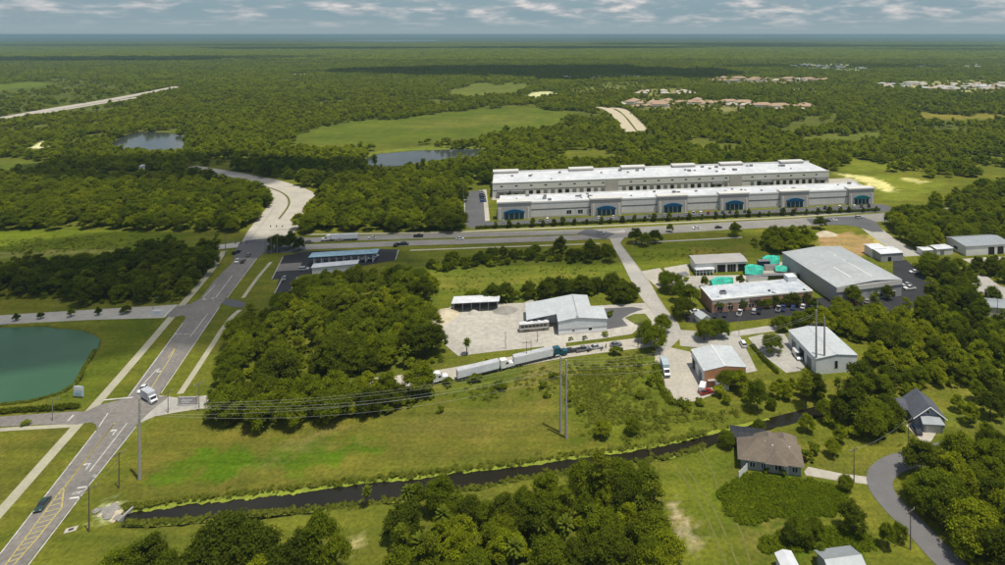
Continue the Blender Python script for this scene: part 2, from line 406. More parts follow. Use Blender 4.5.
# ------------------------------------------------------------------ ground, water
CANAL = [(128, 510), (175, 502), (228, 496), (279, 490), (330, 485), (360, 481), (398, 477), (437, 473), (508, 464), (571, 457), (649, 445), (704, 433), (772, 417), (812, 407), (850, 398),
         (856, 404), (815, 414), (775, 424), (716, 438), (704, 445), (675, 453), (651, 457), (595, 466), (540, 473), (499, 480), (461, 488), (398, 497), (357, 501), (309, 509), (249, 514), (175, 521), (125, 522)]
POND_L = [(-120, 330), (-30, 328), (0, 327), (40, 326), (80, 330), (98, 337), (95, 348), (83, 366), (76, 380), (62, 391), (30, 399), (0, 402), (-40, 405), (-140, 410)]
POND_U = [(112, 143), (124, 135), (140, 131), (165, 132), (187, 136), (186, 147), (160, 149.5), (125, 148)]
POND_M = [(362, 160), (378, 153), (420, 149.5), (486, 148), (479, 154), (466, 158), (428, 160), (400, 165), (376, 166)]
LAKE_F = [(330, 40.6), (380, 39.8), (440, 39.9), (440, 41.0), (380, 41.4)]
WATERS = [('canal_water', CANAL, 'water_dark', -0.7), ('pond_water', POND_L, 'water_teal', -0.7), ('far_pond_water', POND_U, 'water_grey', -0.8), ('middle_pond_water', POND_M, 'water_grey', -0.8)]
WP = [[(p.x, p.y) for p in wpoly(pl)] for _, pl, _, _ in WATERS]

# tone of the ground cover: (polygon in photo pixels, base colour, edge softness in metres)
G_OLIVE = (0.128, 0.150, 0.017); G_DRY = (0.128, 0.112, 0.030); G_LUSH = (0.062, 0.098, 0.010); G_LAWN = (0.098, 0.112, 0.016)
G_SCRUB = (0.098, 0.105, 0.016); G_FOREST = (0.100, 0.122, 0.020); G_SAND = (0.46, 0.40, 0.28); G_DIRT = (0.26, 0.19, 0.125)
G_MEADOW = (0.082, 0.098, 0.018); G_DULL = (0.085, 0.085, 0.026); G_CANOPY = (0.060, 0.082, 0.014)
REGIONS = [
    ([(120, 505), (135, 440), (165, 415), (260, 428), (400, 412), (430, 395), (560, 400), (590, 445), (500, 462), (380, 476), (250, 492)], (0.110, 0.100, 0.022), 5),
    ([(150, 466), (200, 456), (290, 446), (380, 440), (396, 446), (330, 462), (240, 474), (165, 478)], (0.066, 0.108, 0.008), 4),
    ([(260, 452), (300, 432), (345, 432), (330, 442), (290, 450)], (0.16, 0.135, 0.05), 6),
    ([(392, 420), (470, 408), (560, 400), (575, 425), (520, 436), (400, 440)], (0.125, 0.110, 0.028), 5),
    ([(430, 395), (470, 378), (560, 362), (655, 352), (668, 400), (690, 412), (760, 410), (740, 425), (640, 445), (580, 440), (560, 402), (480, 404)], G_SCRUB, 4),
    ([(500, 380), (560, 366), (590, 372), (560, 392), (510, 398)], G_DRY, 5),
    ([(0, 430), (80, 426), (96, 430), (60, 470), (0, 540), (-60, 560), (-80, 430)], (0.100, 0.096, 0.020), 5),
    ([(660, 470), (700, 448), (735, 460), (720, 490), (725, 530), (760, 560), (760, 600), (690, 600), (690, 540), (672, 500)], (0.105, 0.112, 0.017), 4),
    ([(718, 492), (740, 478), (770, 474), (815, 482), (845, 492), (848, 505), (830, 516), (790, 515), (745, 526), (728, 515)], (0.058, 0.090, 0.008), 2),
    ([(757, 545), (775, 535), (800, 528), (860, 530), (880, 545), (850, 556), (800, 556), (765, 562)], (0.060, 0.090, 0.009), 2),
    ([(740, 528), (780, 520), (800, 528), (765, 545), (758, 562), (748, 545)], (0.125, 0.115, 0.030), 2),
    ([(666, 503), (677, 501), (692, 524), (705, 548), (693, 554), (678, 534)], (0.27, 0.215, 0.17), 1.6),
    ([(344, 540), (352, 533), (362, 540), (362, 553), (352, 553)], (0.30, 0.24, 0.15), 2),
    ([(98, 512), (105, 502), (120, 503), (124, 512), (112, 522), (100, 522)], (0.38, 0.36, 0.27), 1.5),
    ([(820, 462), (890, 446), (925, 440), (930, 452), (880, 470), (850, 478)], (0.115, 0.110, 0.024), 3),
    ([(915, 418), (960, 395), (1010, 400), (1010, 425), (960, 432)], (0.125, 0.125, 0.026), 4),
    ([(905, 462), (925, 458), (935, 500), (975, 560), (950, 545), (905, 500)], (0.120, 0.115, 0.026), 1.5),
    ([(918, 492), (945, 495), (985, 512), (990, 520), (960, 510), (925, 500)], (0.50, 0.46, 0.36), 1.0),
    # verges and fields by the roads
    ([(-60, 228), (100, 230), (180, 232), (180, 250), (100, 262), (-60, 268)], (0.090, 0.110, 0.013), 4),
    ([(-60, 255), (60, 250), (120, 248), (110, 254), (-60, 262)], (0.17, 0.16, 0.06), 3),
    ([(100, 318), (165, 316), (150, 345), (110, 390), (80, 404), (60, 404), (85, 372), (100, 340)], (0.078, 0.090, 0.013), 4),
    ([(400, 262), (500, 262), (610, 258), (636, 290), (560, 296), (430, 300), (395, 282)], (0.098, 0.112, 0.018), 5),
    ([(432, 275), (560, 272), (600, 278), (520, 288), (430, 290)], (0.120, 0.118, 0.024), 5),
    ([(622, 244), (760, 243), (752, 262), (700, 268), (640, 272)], (0.098, 0.112, 0.016), 4),
    ([(690, 248), (750, 244), (752, 258), (700, 262)], (0.135, 0.115, 0.028), 5),
    ([(815, 236), (850, 232), (868, 238), (888, 252), (850, 258), (828, 252)], (0.25, 0.165, 0.105), 2),
    ([(866, 236), (876, 235), (902, 250), (890, 254)], (0.30, 0.24, 0.10), 1.5),
    ([(776, 262), (788, 258), (822, 300), (806, 304)], (0.090, 0.110, 0.016), 1.5),
    # clearings farther out
    ([(298, 136), (330, 124), (400, 117), (470, 109), (545, 106), (572, 114), (566, 124), (500, 134), (440, 140), (350, 146), (300, 144)], G_MEADOW, 12),
    ([(380, 128), (470, 116), (530, 112), (540, 120), (450, 130)], (0.100, 0.105, 0.026), 20),
    ([(370, 152), (420, 146.5), (490, 145.5), (488, 148.5), (420, 151), (372, 156)], (0.13, 0.14, 0.03), 4),
    ([(440, 93), (475, 83), (535, 83.5), (515, 93), (470, 97)], (0.10, 0.11, 0.030), 20),
    ([(-60, 88), (60, 79), (130, 84), (132, 92), (80, 104), (-60, 118)], (0.068, 0.074, 0.020), 21),
    ([(-60, 88), (30, 81), (55, 85), (-60, 96)], (0.085, 0.105, 0.018), 15),
    ([(-60, 168), (20, 161), (55, 163), (48, 172), (-60, 184)], (0.085, 0.098, 0.018), 8),
    ([(28, 148), (46, 140), (50, 144), (44, 149)], (0.55, 0.50, 0.40), 2),
    ([(828, 168), (850, 160), (905, 162), (905, 170), (845, 172)], (0.120, 0.130, 0.022), 6),
    ([(838, 176), (880, 174), (950, 183), (930, 192), (890, 202), (868, 190), (842, 182)], (0.125, 0.135, 0.024), 5),
    ([(835, 173), (868, 176), (890, 184), (896, 193), (880, 190), (862, 181)], (0.46, 0.40, 0.25), 2.5),
    ([(905, 177), (930, 182), (920, 184), (900, 179)], (0.34, 0.30, 0.16), 2),
    ([(900, 112), (925, 113), (1060, 115), (1060, 122), (930, 119)], (0.15, 0.125, 0.035), 15),
    ([(800, 135), (890, 132), (885, 139), (810, 141)], (0.105, 0.110, 0.028), 12),
    ([(622, 104), (645, 98), (700, 99), (760, 103), (815, 104), (820, 107), (760, 109), (700, 111), (640, 109)], (0.20, 0.17, 0.09), 20),
    ([(625, 91), (680, 88), (700, 92), (660, 96), (630, 95)], (0.16, 0.15, 0.06), 20),
    ([(700, 80.5), (790, 78), (830, 80), (790, 83.5)], (0.18, 0.15, 0.075), 20),
    ([(875, 86), (910, 81), (965, 80), (1060, 83), (1060, 92), (980, 93), (935, 90)], (0.30, 0.26, 0.17), 25),
    ([(775, 65), (840, 63), (872, 69), (860, 71.5), (800, 67)], (0.22, 0.22, 0.17), 30),
    ([(515, 95), (545, 91), (560, 93), (540, 97.5)], (0.46, 0.42, 0.32), 12),
    ([(560, 90), (620, 82), (650, 82), (640, 86), (580, 93)], (0.13, 0.13, 0.05), 20),
]
CLEARS = [  # far polygons kept free of forest (photo pixels)
    REGIONS[i][0] for i in range(19, len(REGIONS))] + [POND_U, POND_M, POND_L, CANAL]

LOOSE = {i - 19 for i, r_ in enumerate(REGIONS) if r_[2] == 21 or r_[2] in (20, 25, 30) and r_[1] in ((0.20, 0.17, 0.09), (0.18, 0.15, 0.075), (0.30, 0.26, 0.17), (0.16, 0.15, 0.06), (0.22, 0.22, 0.17), (0.13, 0.13, 0.05))}
def value_noise(x, y, s, seed=0):
    """cheap smooth 2-D noise on arrays"""
    out = np.zeros_like(x); amp = 1.0
    for k in range(3):
        a = seed * 1.7 + k * 2.1
        X = (x * math.cos(a) - y * math.sin(a)) / s; Y = (x * math.sin(a) + y * math.cos(a)) / s
        out += amp * np.sin(X * 6.28 + 1.3 * np.sin(Y * 4.1 + a)) * np.cos(Y * 5.7 + 1.1 * np.sin(X * 3.3 + 2 * a)); s *= 0.47; amp *= 0.55
    return out

def build_ground():
    ys = [-4000, -1500, -600, -200, 0, 40]
    y = 70.0
    while y < 30000:
        ys.append(y); y *= 1.0055 if y < 700 else (1.010 if y < 3000 else 1.02)
    ys.append(30000); ys = np.array(ys, float)
    ts = np.linspace(-1.4, 1.4, 521)
    sc = np.maximum(ys, 220)[:, None]
    sc = np.where(ys[:, None] < 0, np.maximum(-ys[:, None], 220) , sc)
    X = sc * ts[None, :]; Y = np.repeat(ys[:, None], len(ts), 1)
    x, y = X.ravel(), Y.ravel()
    u, v = px(x, np.maximum(y, 5.0))
    z = np.zeros_like(x)
    base = np.array(G_OLIVE)[None, :] * np.ones((len(x), 1))
    far = np.clip((y - 520) / 200, 0, 1)[:, None]
    base = base * (1 - far) + np.array(G_FOREST)[None, :] * far
    vf = np.clip((y - 5200) / 2600, 0, 1)[:, None]
    base = base * (1 - vf) + np.array(G_CANOPY)[None, :] * vf
    patch = np.clip(value_noise(x, y, 2400, 3) * 0.4 + 0.5, 0, 1)[:, None]
    base = base * (1 - vf * 0.5 * patch) + np.array((0.085, 0.098, 0.022))[None, :] * (vf * 0.5 * patch)
    for poly, c, soft in REGIONS:
        P2 = np.array([(p.x, p.y) for p in wpoly(poly)])
        lo = P2.min(0) - soft * 3; hi = P2.max(0) + soft * 3
        idx = np.nonzero((x > lo[0]) & (x < hi[0]) & (y > lo[1]) & (y < hi[1]))[0]
        if not len(idx): continue
        w = np.zeros(len(idx)); wx = value_noise(x[idx], y[idx], soft * 5, 1) * soft * 0.9; wy = value_noise(x[idx], y[idx], soft * 5, 2) * soft * 0.9
        K = [(0, 0), (1, 0), (-1, 0), (0, 1), (0, -1)]
        for a, b in K: w += inpoly(x[idx] + wx + a * soft * 0.6, y[idx] + wy + b * soft * 0.6, P2)
        w = (w / len(K))[:, None]
        base[idx] = base[idx] * (1 - w) + np.array(c)[None, :] * np.array((1.24, 1.45, .90))[None, :] * w
    for (nm, pl, mm, zw), P2 in zip(WATERS, WP):
        P2 = np.array(P2); lo = P2.min(0) - 6; hi = P2.max(0) + 6
        idx = np.nonzero((x > lo[0]) & (x < hi[0]) & (y > lo[1]) & (y < hi[1]))[0]
        d = distpoly(x[idx], y[idx], P2); ins = inpoly(x[idx], y[idx], P2)
        sd = np.where(ins, d, -d) + value_noise(x[idx], y[idx], 14, 5) * 0.5
        t = np.clip((sd + 2.2) / 3.6, 0, 1); z[idx] = np.minimum(z[idx], -2.4 * t * t * (3 - 2 * t))
        t2 = np.clip((sd + 1.5) / 2.5, 0, 1)[:, None]; base[idx] = base[idx] * (1 - t2) + np.array((0.045, 0.045, 0.018))[None, :] * t2
    nr, nc = len(ys), len(ts)
    i = np.arange((nr - 1) * nc).reshape(nr - 1, nc)[:, :-1].ravel()
    F = np.stack([i, i + 1, i + nc + 1, i + nc], 1)
    me = bpy.data.meshes.new('ground')
    me.vertices.add(len(x)); me.vertices.foreach_set('co', np.stack([x, y, z], 1).ravel())
    me.loops.add(F.size); me.loops.foreach_set('vertex_index', F.ravel().astype(np.int32))
    me.polygons.add(len(F)); me.polygons.foreach_set('loop_start', np.arange(0, F.size, 4, dtype=np.int32))
    me.update(calc_edges=True)
    at = me.color_attributes.new('cover', 'FLOAT_COLOR', 'POINT')
    at.data.foreach_set('color', np.concatenate([base, np.ones((len(x), 1))], 1).ravel())
    m, t = nodes_of('ground cover'); out = N(t, 'ShaderNodeOutputMaterial'); b = N(t, 'ShaderNodeBsdfPrincipled')
    a = N(t, 'ShaderNodeAttribute', attribute_name='cover')
    def mulnoise(col, scale, lo, hi, det=4, ro=0.6):
        n = noise(t, scale, det, ro)
        return mixrgb(t, 1.0, col, mixrgb(t, n, lo, hi), 'MULTIPLY')
    c = a.outputs['Color']
    c = mulnoise(c, 1 / 45.0, (0.80, 0.84, 0.85), (1.22, 1.14, 1.10))
    c = mulnoise(c, 1 / 9.0, (0.80, 0.83, 0.85), (1.20, 1.14, 1.2))
    n3 = noise(t, 0.9, 4, 0.7)
    c = mixrgb(t, 1.0, c, mixrgb(t, n3, (0.62,) * 3, (1.3, 1.27, 1.25)), 'MULTIPLY')
    c = mixrgb(t, noise(t, 1 / 16.0, 6, 0.7, None, .48, .72), c, mixrgb(t, 1.0, c, (1.26, 1.05, 1.45), 'MULTIPLY'))
    c = mixrgb(t, noise(t, 1 / 5.0, 5, 0.7, None, .55, .75), c, mixrgb(t, 1.0, c, (.70, .78, .75), 'MULTIPLY'))
    c = mulnoise(c, 1 / 420.0, (0.78, 0.84, 0.9), (1.2, 1.15, 1.1), 5, 0.6)
    # mowing bands: noise drawn out along the field
    gp = N(t, 'ShaderNodeNewGeometry'); mp = N(t, 'ShaderNodeMapping'); mp.inputs['Rotation'].default_value = (0, 0, R(-14)); mp.inputs['Scale'].default_value = (.012, .22, 1)
    t.links.new(gp.outputs['Position'], mp.inputs['Vector'])
    c = mixrgb(t, 1.0, c, mixrgb(t, noise(t, 1.0, 3, .6, mp.outputs[0]), (.76, .80, .80), (1.22, 1.16, 1.12)), 'MULTIPLY')
    t.links.new(c, b.inputs['Base Color']); b.inputs['Roughness'].default_value = 1.0; b.inputs['Specular IOR Level'].default_value = 0.05
    bp = N(t, 'ShaderNodeBump'); bp.inputs['Strength'].default_value = 0.7; bp.inputs['Distance'].default_value = 0.35
    t.links.new(n3, bp.inputs['Height']); t.links.new(bp.outputs[0], b.inputs['Normal'])
    t.links.new(b.outputs[0], out.inputs['Surface']); me.materials.append(m)
    o = bpy.data.objects.new('ground', me); COL.objects.link(o); tag(o, kind='structure')
build_ground()
for (nm, pl, mm, zw), P2 in zip(WATERS, WP):
    c = Vector((sum(p[0] for p in P2) / len(P2), sum(p[1] for p in P2) / len(P2), 0))
    grown = []
    n = len(P2)
    for i in range(n):
        a = Vector((*P2[i - 1], 0)); q = Vector((*P2[i], 0)); b_ = Vector((*P2[(i + 1) % n], 0))
        d = (b_ - a).normalized(); grown.append(q + Vector((-d.y, d.x, 0)) * 0.5 * 1.6 * (1 if True else 0))
    NOTREE.append(P2)
    # polygon runs clockwise in plan; push every corner a little outwards, under the bank
    ar = sum(P2[i][0] * P2[(i + 1) % n][1] - P2[(i + 1) % n][0] * P2[i][1] for i in range(n))
    if ar > 0: grown = [Vector((*P2[i], 0)) * 2 - grown[i] for i in range(n)]
    tag(MB().add([(p.x, p.y, zw) for p in (grown if ar < 0 else grown[::1])], [tuple(range(n))] if ar > 0 else [tuple(range(n - 1, -1, -1))]).build(nm, M[mm]), kind='structure')
lf = wpoly(LAKE_F)
tag(MB().add([(p.x, p.y, 1.0) for p in lf], [tuple(range(len(lf) - 1, -1, -1))]).build('far_lake_water', M['water_grey']), kind='structure')

# ------------------------------------------------------------------ roads, paths, yards
Z_PAVE, Z_YARD, Z_ROAD, Z_MARK = 0.05, 0.06, 0.09, 0.098
W_EDGE = [(-60, 632), (0, 555), (98, 428), (96, 421), (88, 422.5)]
road = [(-75, 650), (0, 556), (97, 430), (96, 425), (91, 422.5), (80, 424), (78, 413), (86, 411.5), (100, 405), (125, 399), (128, 396), (184, 321), (186, 317), (183, 315.5), (172, 317.5), (166, 316), (176, 306.8), (190, 304),
        (200, 299), (214, 281), (224, 271), (229, 266.5), (233, 262), (238, 252), (262, 252), (258, 257), (226, 298), (220, 306), (160, 393), (159, 397), (170, 396), (150, 412), (136, 426), (88, 486), (26, 566), (-30, 640)]
sheet('main_road', wpoly(road), Z_ROAD, M['asphalt'])
sheet('east_driveway_apron', wpoly([(158, 395.5), (164, 396.2), (178, 398), (206, 396.5), (206, 407), (180, 410), (158, 415), (137, 424.5), (146, 412)]), Z_ROAD - 0.012, M['concrete_grey'])
sheet('lower_west_street', wpoly([(-140, 427), (-60, 423), (0, 417), (40, 414), (78, 411.5), (82, 412), (81, 423), (78, 424.7), (40, 424.8), (0, 427), (-60, 433), (-140, 440)]), Z_ROAD - 0.012, M['asphalt'])
sheet('upper_west_street', wpoly([(-120, 322), (0, 315.5), (90, 309.8), (165, 305.5), (178, 304.5), (170, 314), (164, 318), (90, 320), (0, 324.5), (-120, 331)]), Z_ROAD - 0.012, M['concrete_grey'])
# upper crossroads and the cross road with its two carriageways
sheet('crossroads', wpoly([(233, 258), (239, 243.5), (246, 240.5), (272, 238), (291, 236.5), (304, 237), (306, 251), (285, 253), (265, 252.5), (258, 258)]), Z_ROAD + 0.004, M['asphalt_grey'])
sheet('west_approach', wpoly([(206, 247), (222, 244.5), (241, 242), (240, 247), (222, 249), (208, 250)]), Z_ROAD - 0.012, M['concrete_grey'])
north = [(262, 246), (273, 230), (289, 210), (294, 202), (291, 194), (274, 185.5), (246, 179), (216, 173.5), (184, 168)]
npts = spline([P(*p) for p in north], 8)
ribbon('north_road', npts, [22 + 10 * math.sin(math.pi * min(1, i / (len(npts) * 0.6))) for i in range(len(npts))], Z_ROAD - 0.02, M['concrete'])
ribbon('north_road_median', spline([P(279, 219), P(289, 204), P(284, 194), P(264, 186), P(236, 179), P(206, 173)], 6), 1.4, Z_ROAD + .05, mat('median turf', (0.10, 0.11, 0.03), G_DRY, .2, 1.0))
ribbon('north_road_kerb', spline([P(249, 240), P(262, 224), P(274, 208)], 6), 1.2, Z_ROAD + .06, M['kerb'])
farc = spline([P(300, 240.5), P(360, 238.0), P(420, 236.3), P(500, 234), P(582, 231.8), P(640, 229.3), P(724, 224.6), P(790, 221), P(850, 217.5), P(900, 214), P(960, 209)], 6)
nearc = spline([P(300, 247.5), P(360, 245.0), P(420, 242.8), P(500, 240.5), P(606, 236.3), P(662, 231.6), P(732, 227.2), P(800, 224), P(850, 221.5), P(900, 217.5), P(960, 212)], 6)
ribbon('cross_road_far_carriageway', farc, 8.5, Z_ROAD - 0.008, M['road_pale'])
ribbon('cross_road_near_carriageway', nearc, 8.5, Z_ROAD - 0.004, M['road_pale'])
ribbon('frontage_footpath', spline([P(306, 234.5), P(360, 233.8), P(440, 232.5), P(500, 230), P(600, 226), P(700, 221.5), P(800, 216.5), P(870, 211.5)], 6), 2.4, Z_PAVE, M['path'])
ribbon('south_footpath', spline([P(410, 250.3), P(500, 247), P(600, 243.5)], 6), 1.8, Z_PAVE, M['path'])
ribbon('south_footpath_east', spline([P(632, 243), P(700, 239.6), P(742, 237.2)], 6), 1.8, Z_PAVE, M['concrete_grey'])
ribbon('median_crossing', line(582, 231, 610, 236.5), 12, Z_ROAD + 0.002, M['asphalt_grey'])
sheet('east_junction', wpoly([(806, 219), (838, 217), (862, 216.5), (876, 222), (884, 232), (872, 232), (858, 227), (845, 225), (812, 225)]), Z_ROAD + 0.003, M['asphalt_grey'])
ribbon('east_side_street', spline([P(862, 221), P(872, 229), P(884, 238), P(900, 248), P(915, 256)], 6), 12, Z_ROAD - 0.014, M['concrete_grey'])
# commercial street
street = [(606, 232), (624, 230), (627, 234), (620, 243), (630, 256), (651, 284), (658, 297), (666, 309), (679, 325), (683, 336), (668, 350), (656, 347), (660, 335), (659, 321), (646, 304), (636, 290), (620, 258)]
sheet('commercial_street', wpoly(street), Z_ROAD - 0.006, M['concrete_grey'])
for kk, (a, b) in enumerate([([(620, 244), (630, 256.5), (651, 284.5)], 1), ([(658, 297.5), (666, 309.5), (678.5, 325)], 1), ([(613, 246), (620, 258), (636, 290), (645, 303)], 1)]):
    ribbon('kerb', [P(*p) for p in a], 0.35, Z_ROAD + 0.10, M['kerb'], thick=0.4)
# paths beside the main road
ribbon('west_footpath', spline([P(-60, 579), P(0, 512.5), P(50, 456), P(100, 400), P(140, 354), P(175, 313), P(196, 289), P(213, 268), P(224, 251)], 6), 2.9, Z_PAVE, M['path'])
ribbon('east_footpath', spline([P(180, 394), P(196, 370), P(211, 347), P(222, 330), P(232, 317), P(240, 310)], 6), 2.0, Z_PAVE, M['path'])
ribbon('upper_east_footpath', spline([P(243, 298), P(250, 288), P(259, 276), P(271, 262)], 6), 1.6, Z_PAVE, M['path'])
sheet('side_driveway', wpoly([(222, 304), (226, 298.5), (236, 300), (246, 303), (244, 308), (232, 307)]), Z_ROAD - .014, M['asphalt_grey'])
ribbon('lower_west_footpath', spline([P(-120, 440), P(0, 430), P(74, 425.7)], 6), 1.8, Z_PAVE + 0.004, M['path'])
# central yard, truck lane
sheet('central_yard', wpoly([(436, 317), (444, 311), (452, 306), (480, 304), (524, 303), (530, 300), (560, 303), (592, 306), (645, 303), (659, 321), (650, 330), (640, 327), (632, 334), (600, 339), (566, 343), (545, 346.5), (500, 351), (458, 356), (445, 345), (437, 330)]), Z_YARD, M['limerock'])
sheet('yard_grass_island', wpoly([(625, 318), (634, 314.5), (645, 314), (652, 322), (645, 325.5), (636, 325)]), Z_YARD + 0.12, mat('island grass', G_LAWN, G_OLIVE, 0.3, 1.0, fine=1.2), False)
sheet('yard_apron', wpoly([(604, 308.5), (632, 307), (644, 309), (630, 314), (622, 319), (628, 326), (604, 330)]), Z_YARD + 0.004, M['asphalt_grey'])
lane = spline([P(150, 411), P(205, 402), P(300, 391.5), P(370, 384.5), P(430, 377.5), P(500, 364.5), P(565, 352.5), P(620, 345.5), P(664, 340)], 6)
ribbon('truck_lane', lane, 7.6, Z_ROAD - 0.016, M['concrete'])
sheet('lane_entry_apron', wpoly([(544, 345), (566, 342), (566, 352), (545, 356)]), Z_YARD + 0.012, M['concrete'])
# brick warehouse yard and the grey lots to its right
sheet('loading_yard', wpoly([(655, 349), (668, 347), (690, 352), (713, 388), (716, 393), (700, 400), (690, 402), (678, 405), (669, 400), (661, 387), (655, 362)]), Z_YARD + 0.006, M['concrete'])
sheet('service_road', wpoly([(679, 330), (724, 333), (748, 329), (778, 324.5), (777, 331), (758, 333.5), (740, 336), (757, 371), (742, 374), (724, 350), (680, 346)]), Z_YARD + 0.014, M['concrete_grey'])
sheet('side_car_park', wpoly([(748, 338), (762, 334.5), (784, 334), (806, 366), (800, 371), (786, 373), (764, 356)]), Z_YARD + 0.018, M['concrete_grey'])
sheet('office_car_park', wpoly([(684, 312), (700, 309), (716, 308), (828, 297), (850, 296), (905, 291), (930, 300), (905, 311), (830, 312), (775, 318), (704, 325), (686, 322)]), Z_YARD - 0.006, M['asphalt_new'])
sheet('east_car_park', wpoly([(893, 261), (906, 260), (945, 292), (930, 300), (904, 293), (893, 282)]), Z_YARD - 0.002, M['asphalt_new'])
sheet('boat_yard', wpoly([(664, 268), (688, 264), (690, 276), (745, 275), (760, 262), (790, 262), (803, 279), (700, 289), (672, 288)]), Z_YARD - 0.01, M['limerock'])
sheet('shop_driveway', wpoly([(638, 272), (660, 268), (672, 284), (658, 288), (650, 281)]), Z_YARD - 0.02, M['concrete'])
sheet('east_yard', wpoly([(962, 259), (985, 257.5), (1060, 254), (1060, 263), (1000, 265), (970, 263)]), Z_YARD - 0.012, M['concrete'])
sheet('east_lane', wpoly([(962, 277), (985, 275), (1000, 286), (1050, 298), (1050, 304), (995, 298), (968, 288)]), Z_YARD - 0.016, M['concrete_grey'])
# fuel station lot
sheet('fuel_station_lot', wpoly([(283, 256), (306, 251.5), (382, 249), (399, 249.5), (396, 260), (362, 266), (314, 272), (298, 276), (289, 293), (274, 294), (279, 279), (272, 279.5)]), Z_YARD, M['asphalt_new'])
sheet('fuel_station_pad', wpoly([(279.5, 264), (302, 262.5), (299, 270), (276, 271.5)]), Z_YARD + 0.012, M['asphalt'])
for a in ([(283, 257), (272, 279)], [(283, 277), (274.5, 293.5)], [(297, 277.5), (290, 292)], [(398.5, 250), (395.5, 260)]):
    ribbon('kerb', [P(*p) for p in a], 0.5, Z_YARD + 0.12, M['kerb'], thick=0.4)
# warehouse car parks
sheet('warehouse_front_car_park', wpoly([(474, 223.2), (500, 221.5), (700, 212.5), (884, 204), (896, 209), (884, 212), (700, 218.8), (500, 227.5), (470, 228.5)]), Z_YARD, M['asphalt_grey'])
sheet('warehouse_side_car_park', wpoly([(464, 192), (485, 189.5), (489, 223), (470, 228), (463, 222)]), Z_YARD + 0.006, M['asphalt_grey'])
ribbon('warehouse_side_footpath', line(484.5, 189.5, 487.5, 221), 3.0, Z_YARD + 0.02, M['concrete'])
ribbon('west_lot_link', line(440, 206.5, 466, 205), 5, Z_YARD - 0.01, M['concrete_grey'])
ribbon('kerb', line(464.5, 193, 464.5, 222), 0.8, Z_YARD + 0.12, M['kerb'], thick=0.4)
sheet('dock_court', wpoly([(492, 200), (860, 182), (850, 178), (492, 194)]), Z_YARD - 0.01, M['concrete'])
# residential road and drives
res = spline([P(985, 590), P(948, 562), P(916, 528), P(893, 505), P(881, 488), P(881, 475), P(893, 465), P(912, 459), P(940, 452), P(965, 444)], 8)
ribbon('residential_road', res, 6.4, Z_ROAD, M['asphalt_res'])
sheet('house_driveway', wpoly([(804, 472), (808, 467), (840, 473.5), (882, 479), (880, 486), (838, 481), (806, 475.5)]), Z_YARD, M['concrete'])
sheet('grey_house_driveway', wpoly([(906, 426), (912, 421), (922, 429), (935, 428), (936, 434), (928, 446), (920, 440)]), Z_YARD, M['concrete'])
# distant pale roads
ribbon('far_highway', spline([P(-60, 128.5), P(0, 118.5), P(60, 108), P(120, 98), P(178, 86.5)], 4), [24] * 13 + [22] * 4, 0.4, M['concrete'])
ribbon('far_highway_second_carriageway', spline([P(40, 113.6), P(90, 105.2), P(140, 97)], 4), 14, 0.4, M['concrete'])
ribbon('subdivision_road', spline([P(594, 107.5), P(606, 108.5), P(616, 114), P(622, 121), P(630, 132)], 4), 16, 0.4, M['sand'])
ribbon('subdivision_loop', spline([P(606, 108.5), P(620, 109), P(632, 118), P(643, 131)], 4), 14, 0.42, M['sand'])
ribbon('far_track', spline([P(288, 74.4), P(310, 73.6)], 4), 30, 0.4, M['sand'])

for tr in ([(676, 468), (692, 490), (708, 520), (728, 570)], [(684, 466), (700, 487), (718, 518), (740, 570)], [(700, 450), (712, 470), (722, 500), (740, 530), (752, 570)]):
    ribbon('grass_track', spline([P(*p) for p in tr], 8), .5, .03, mat('worn turf', (0.145, 0.142, 0.036), (0.112, 0.128, 0.020), .35, 1.0, fine=1.6, fineamt=.3), notree=False)
# ---- painted markings: each lane's set is one marking sheet of its own
def mark(name, segs, w, m, z=Z_MARK):
    for s in segs:
        a, b = P(s[0], s[1]), P(s[2], s[3]); n = max(1, int((b - a).length / 25))
        ribbon(name, [a.lerp(b, i / n) for i in range(n + 1)], w, z, m, notree=False)
mark('white_edge_line', [(-40, 606, 96, 431), (28, 566, 88.5, 486.5), (88.5, 486.5, 136, 427), (129, 396.5, 183, 323), (161, 393.5, 219.5, 307), (227, 298, 257, 258.5)], 0.28, M['paint_white'])
mark('yellow_centre_line', [(2, 570, 62.5, 488.5), (13, 566, 37, 539), (37, 539, 61.5, 508.5), (61.5, 508.5, 64, 487.5), (64.5, 487.2, 115, 423), (64, 488.8, 114, 424.5)], 0.30, M['paint_yellow'])
bars = []
for k in range(13):
    v = 563 - 5.6 * k; v2 = v - 4.2
    bars.append((2 + (570 - v) * 60.5 / 81.5, v, 13 + (566 - v2) * 48.5 / 57.5 if v2 > 508.5 else 61.5 + (508.5 - v2) * 0.12, v2))
mark('yellow_hatch_bar', bars, 0.24, M['paint_yellow'])
mark('white_lane_line', [(89.5, 472, 127, 423.5), (139, 389, 157, 369.5), (190, 337, 208, 313.5), (175, 334.3, 182, 334), (184, 334.2, 190.5, 334), (204, 297, 215, 285), (214, 300, 232, 276), (99, 427, 108, 413.5)], 0.28, M['paint_white'])
mark('yellow_lane_line', [(149, 392, 171, 357), (171, 357, 176, 347), (168, 358, 176, 347)], 0.28, M['paint_yellow'])
mark('white_stop_bar', [(77.5, 488.2, 88.5, 487.0), (69.5, 498.8, 81, 497.4), (68, 421.2, 73.5, 415.2), (137, 391, 147, 390.2), (103, 400.5, 133, 397.5), (164, 317, 172, 308)], 0.6, M['paint_white'])
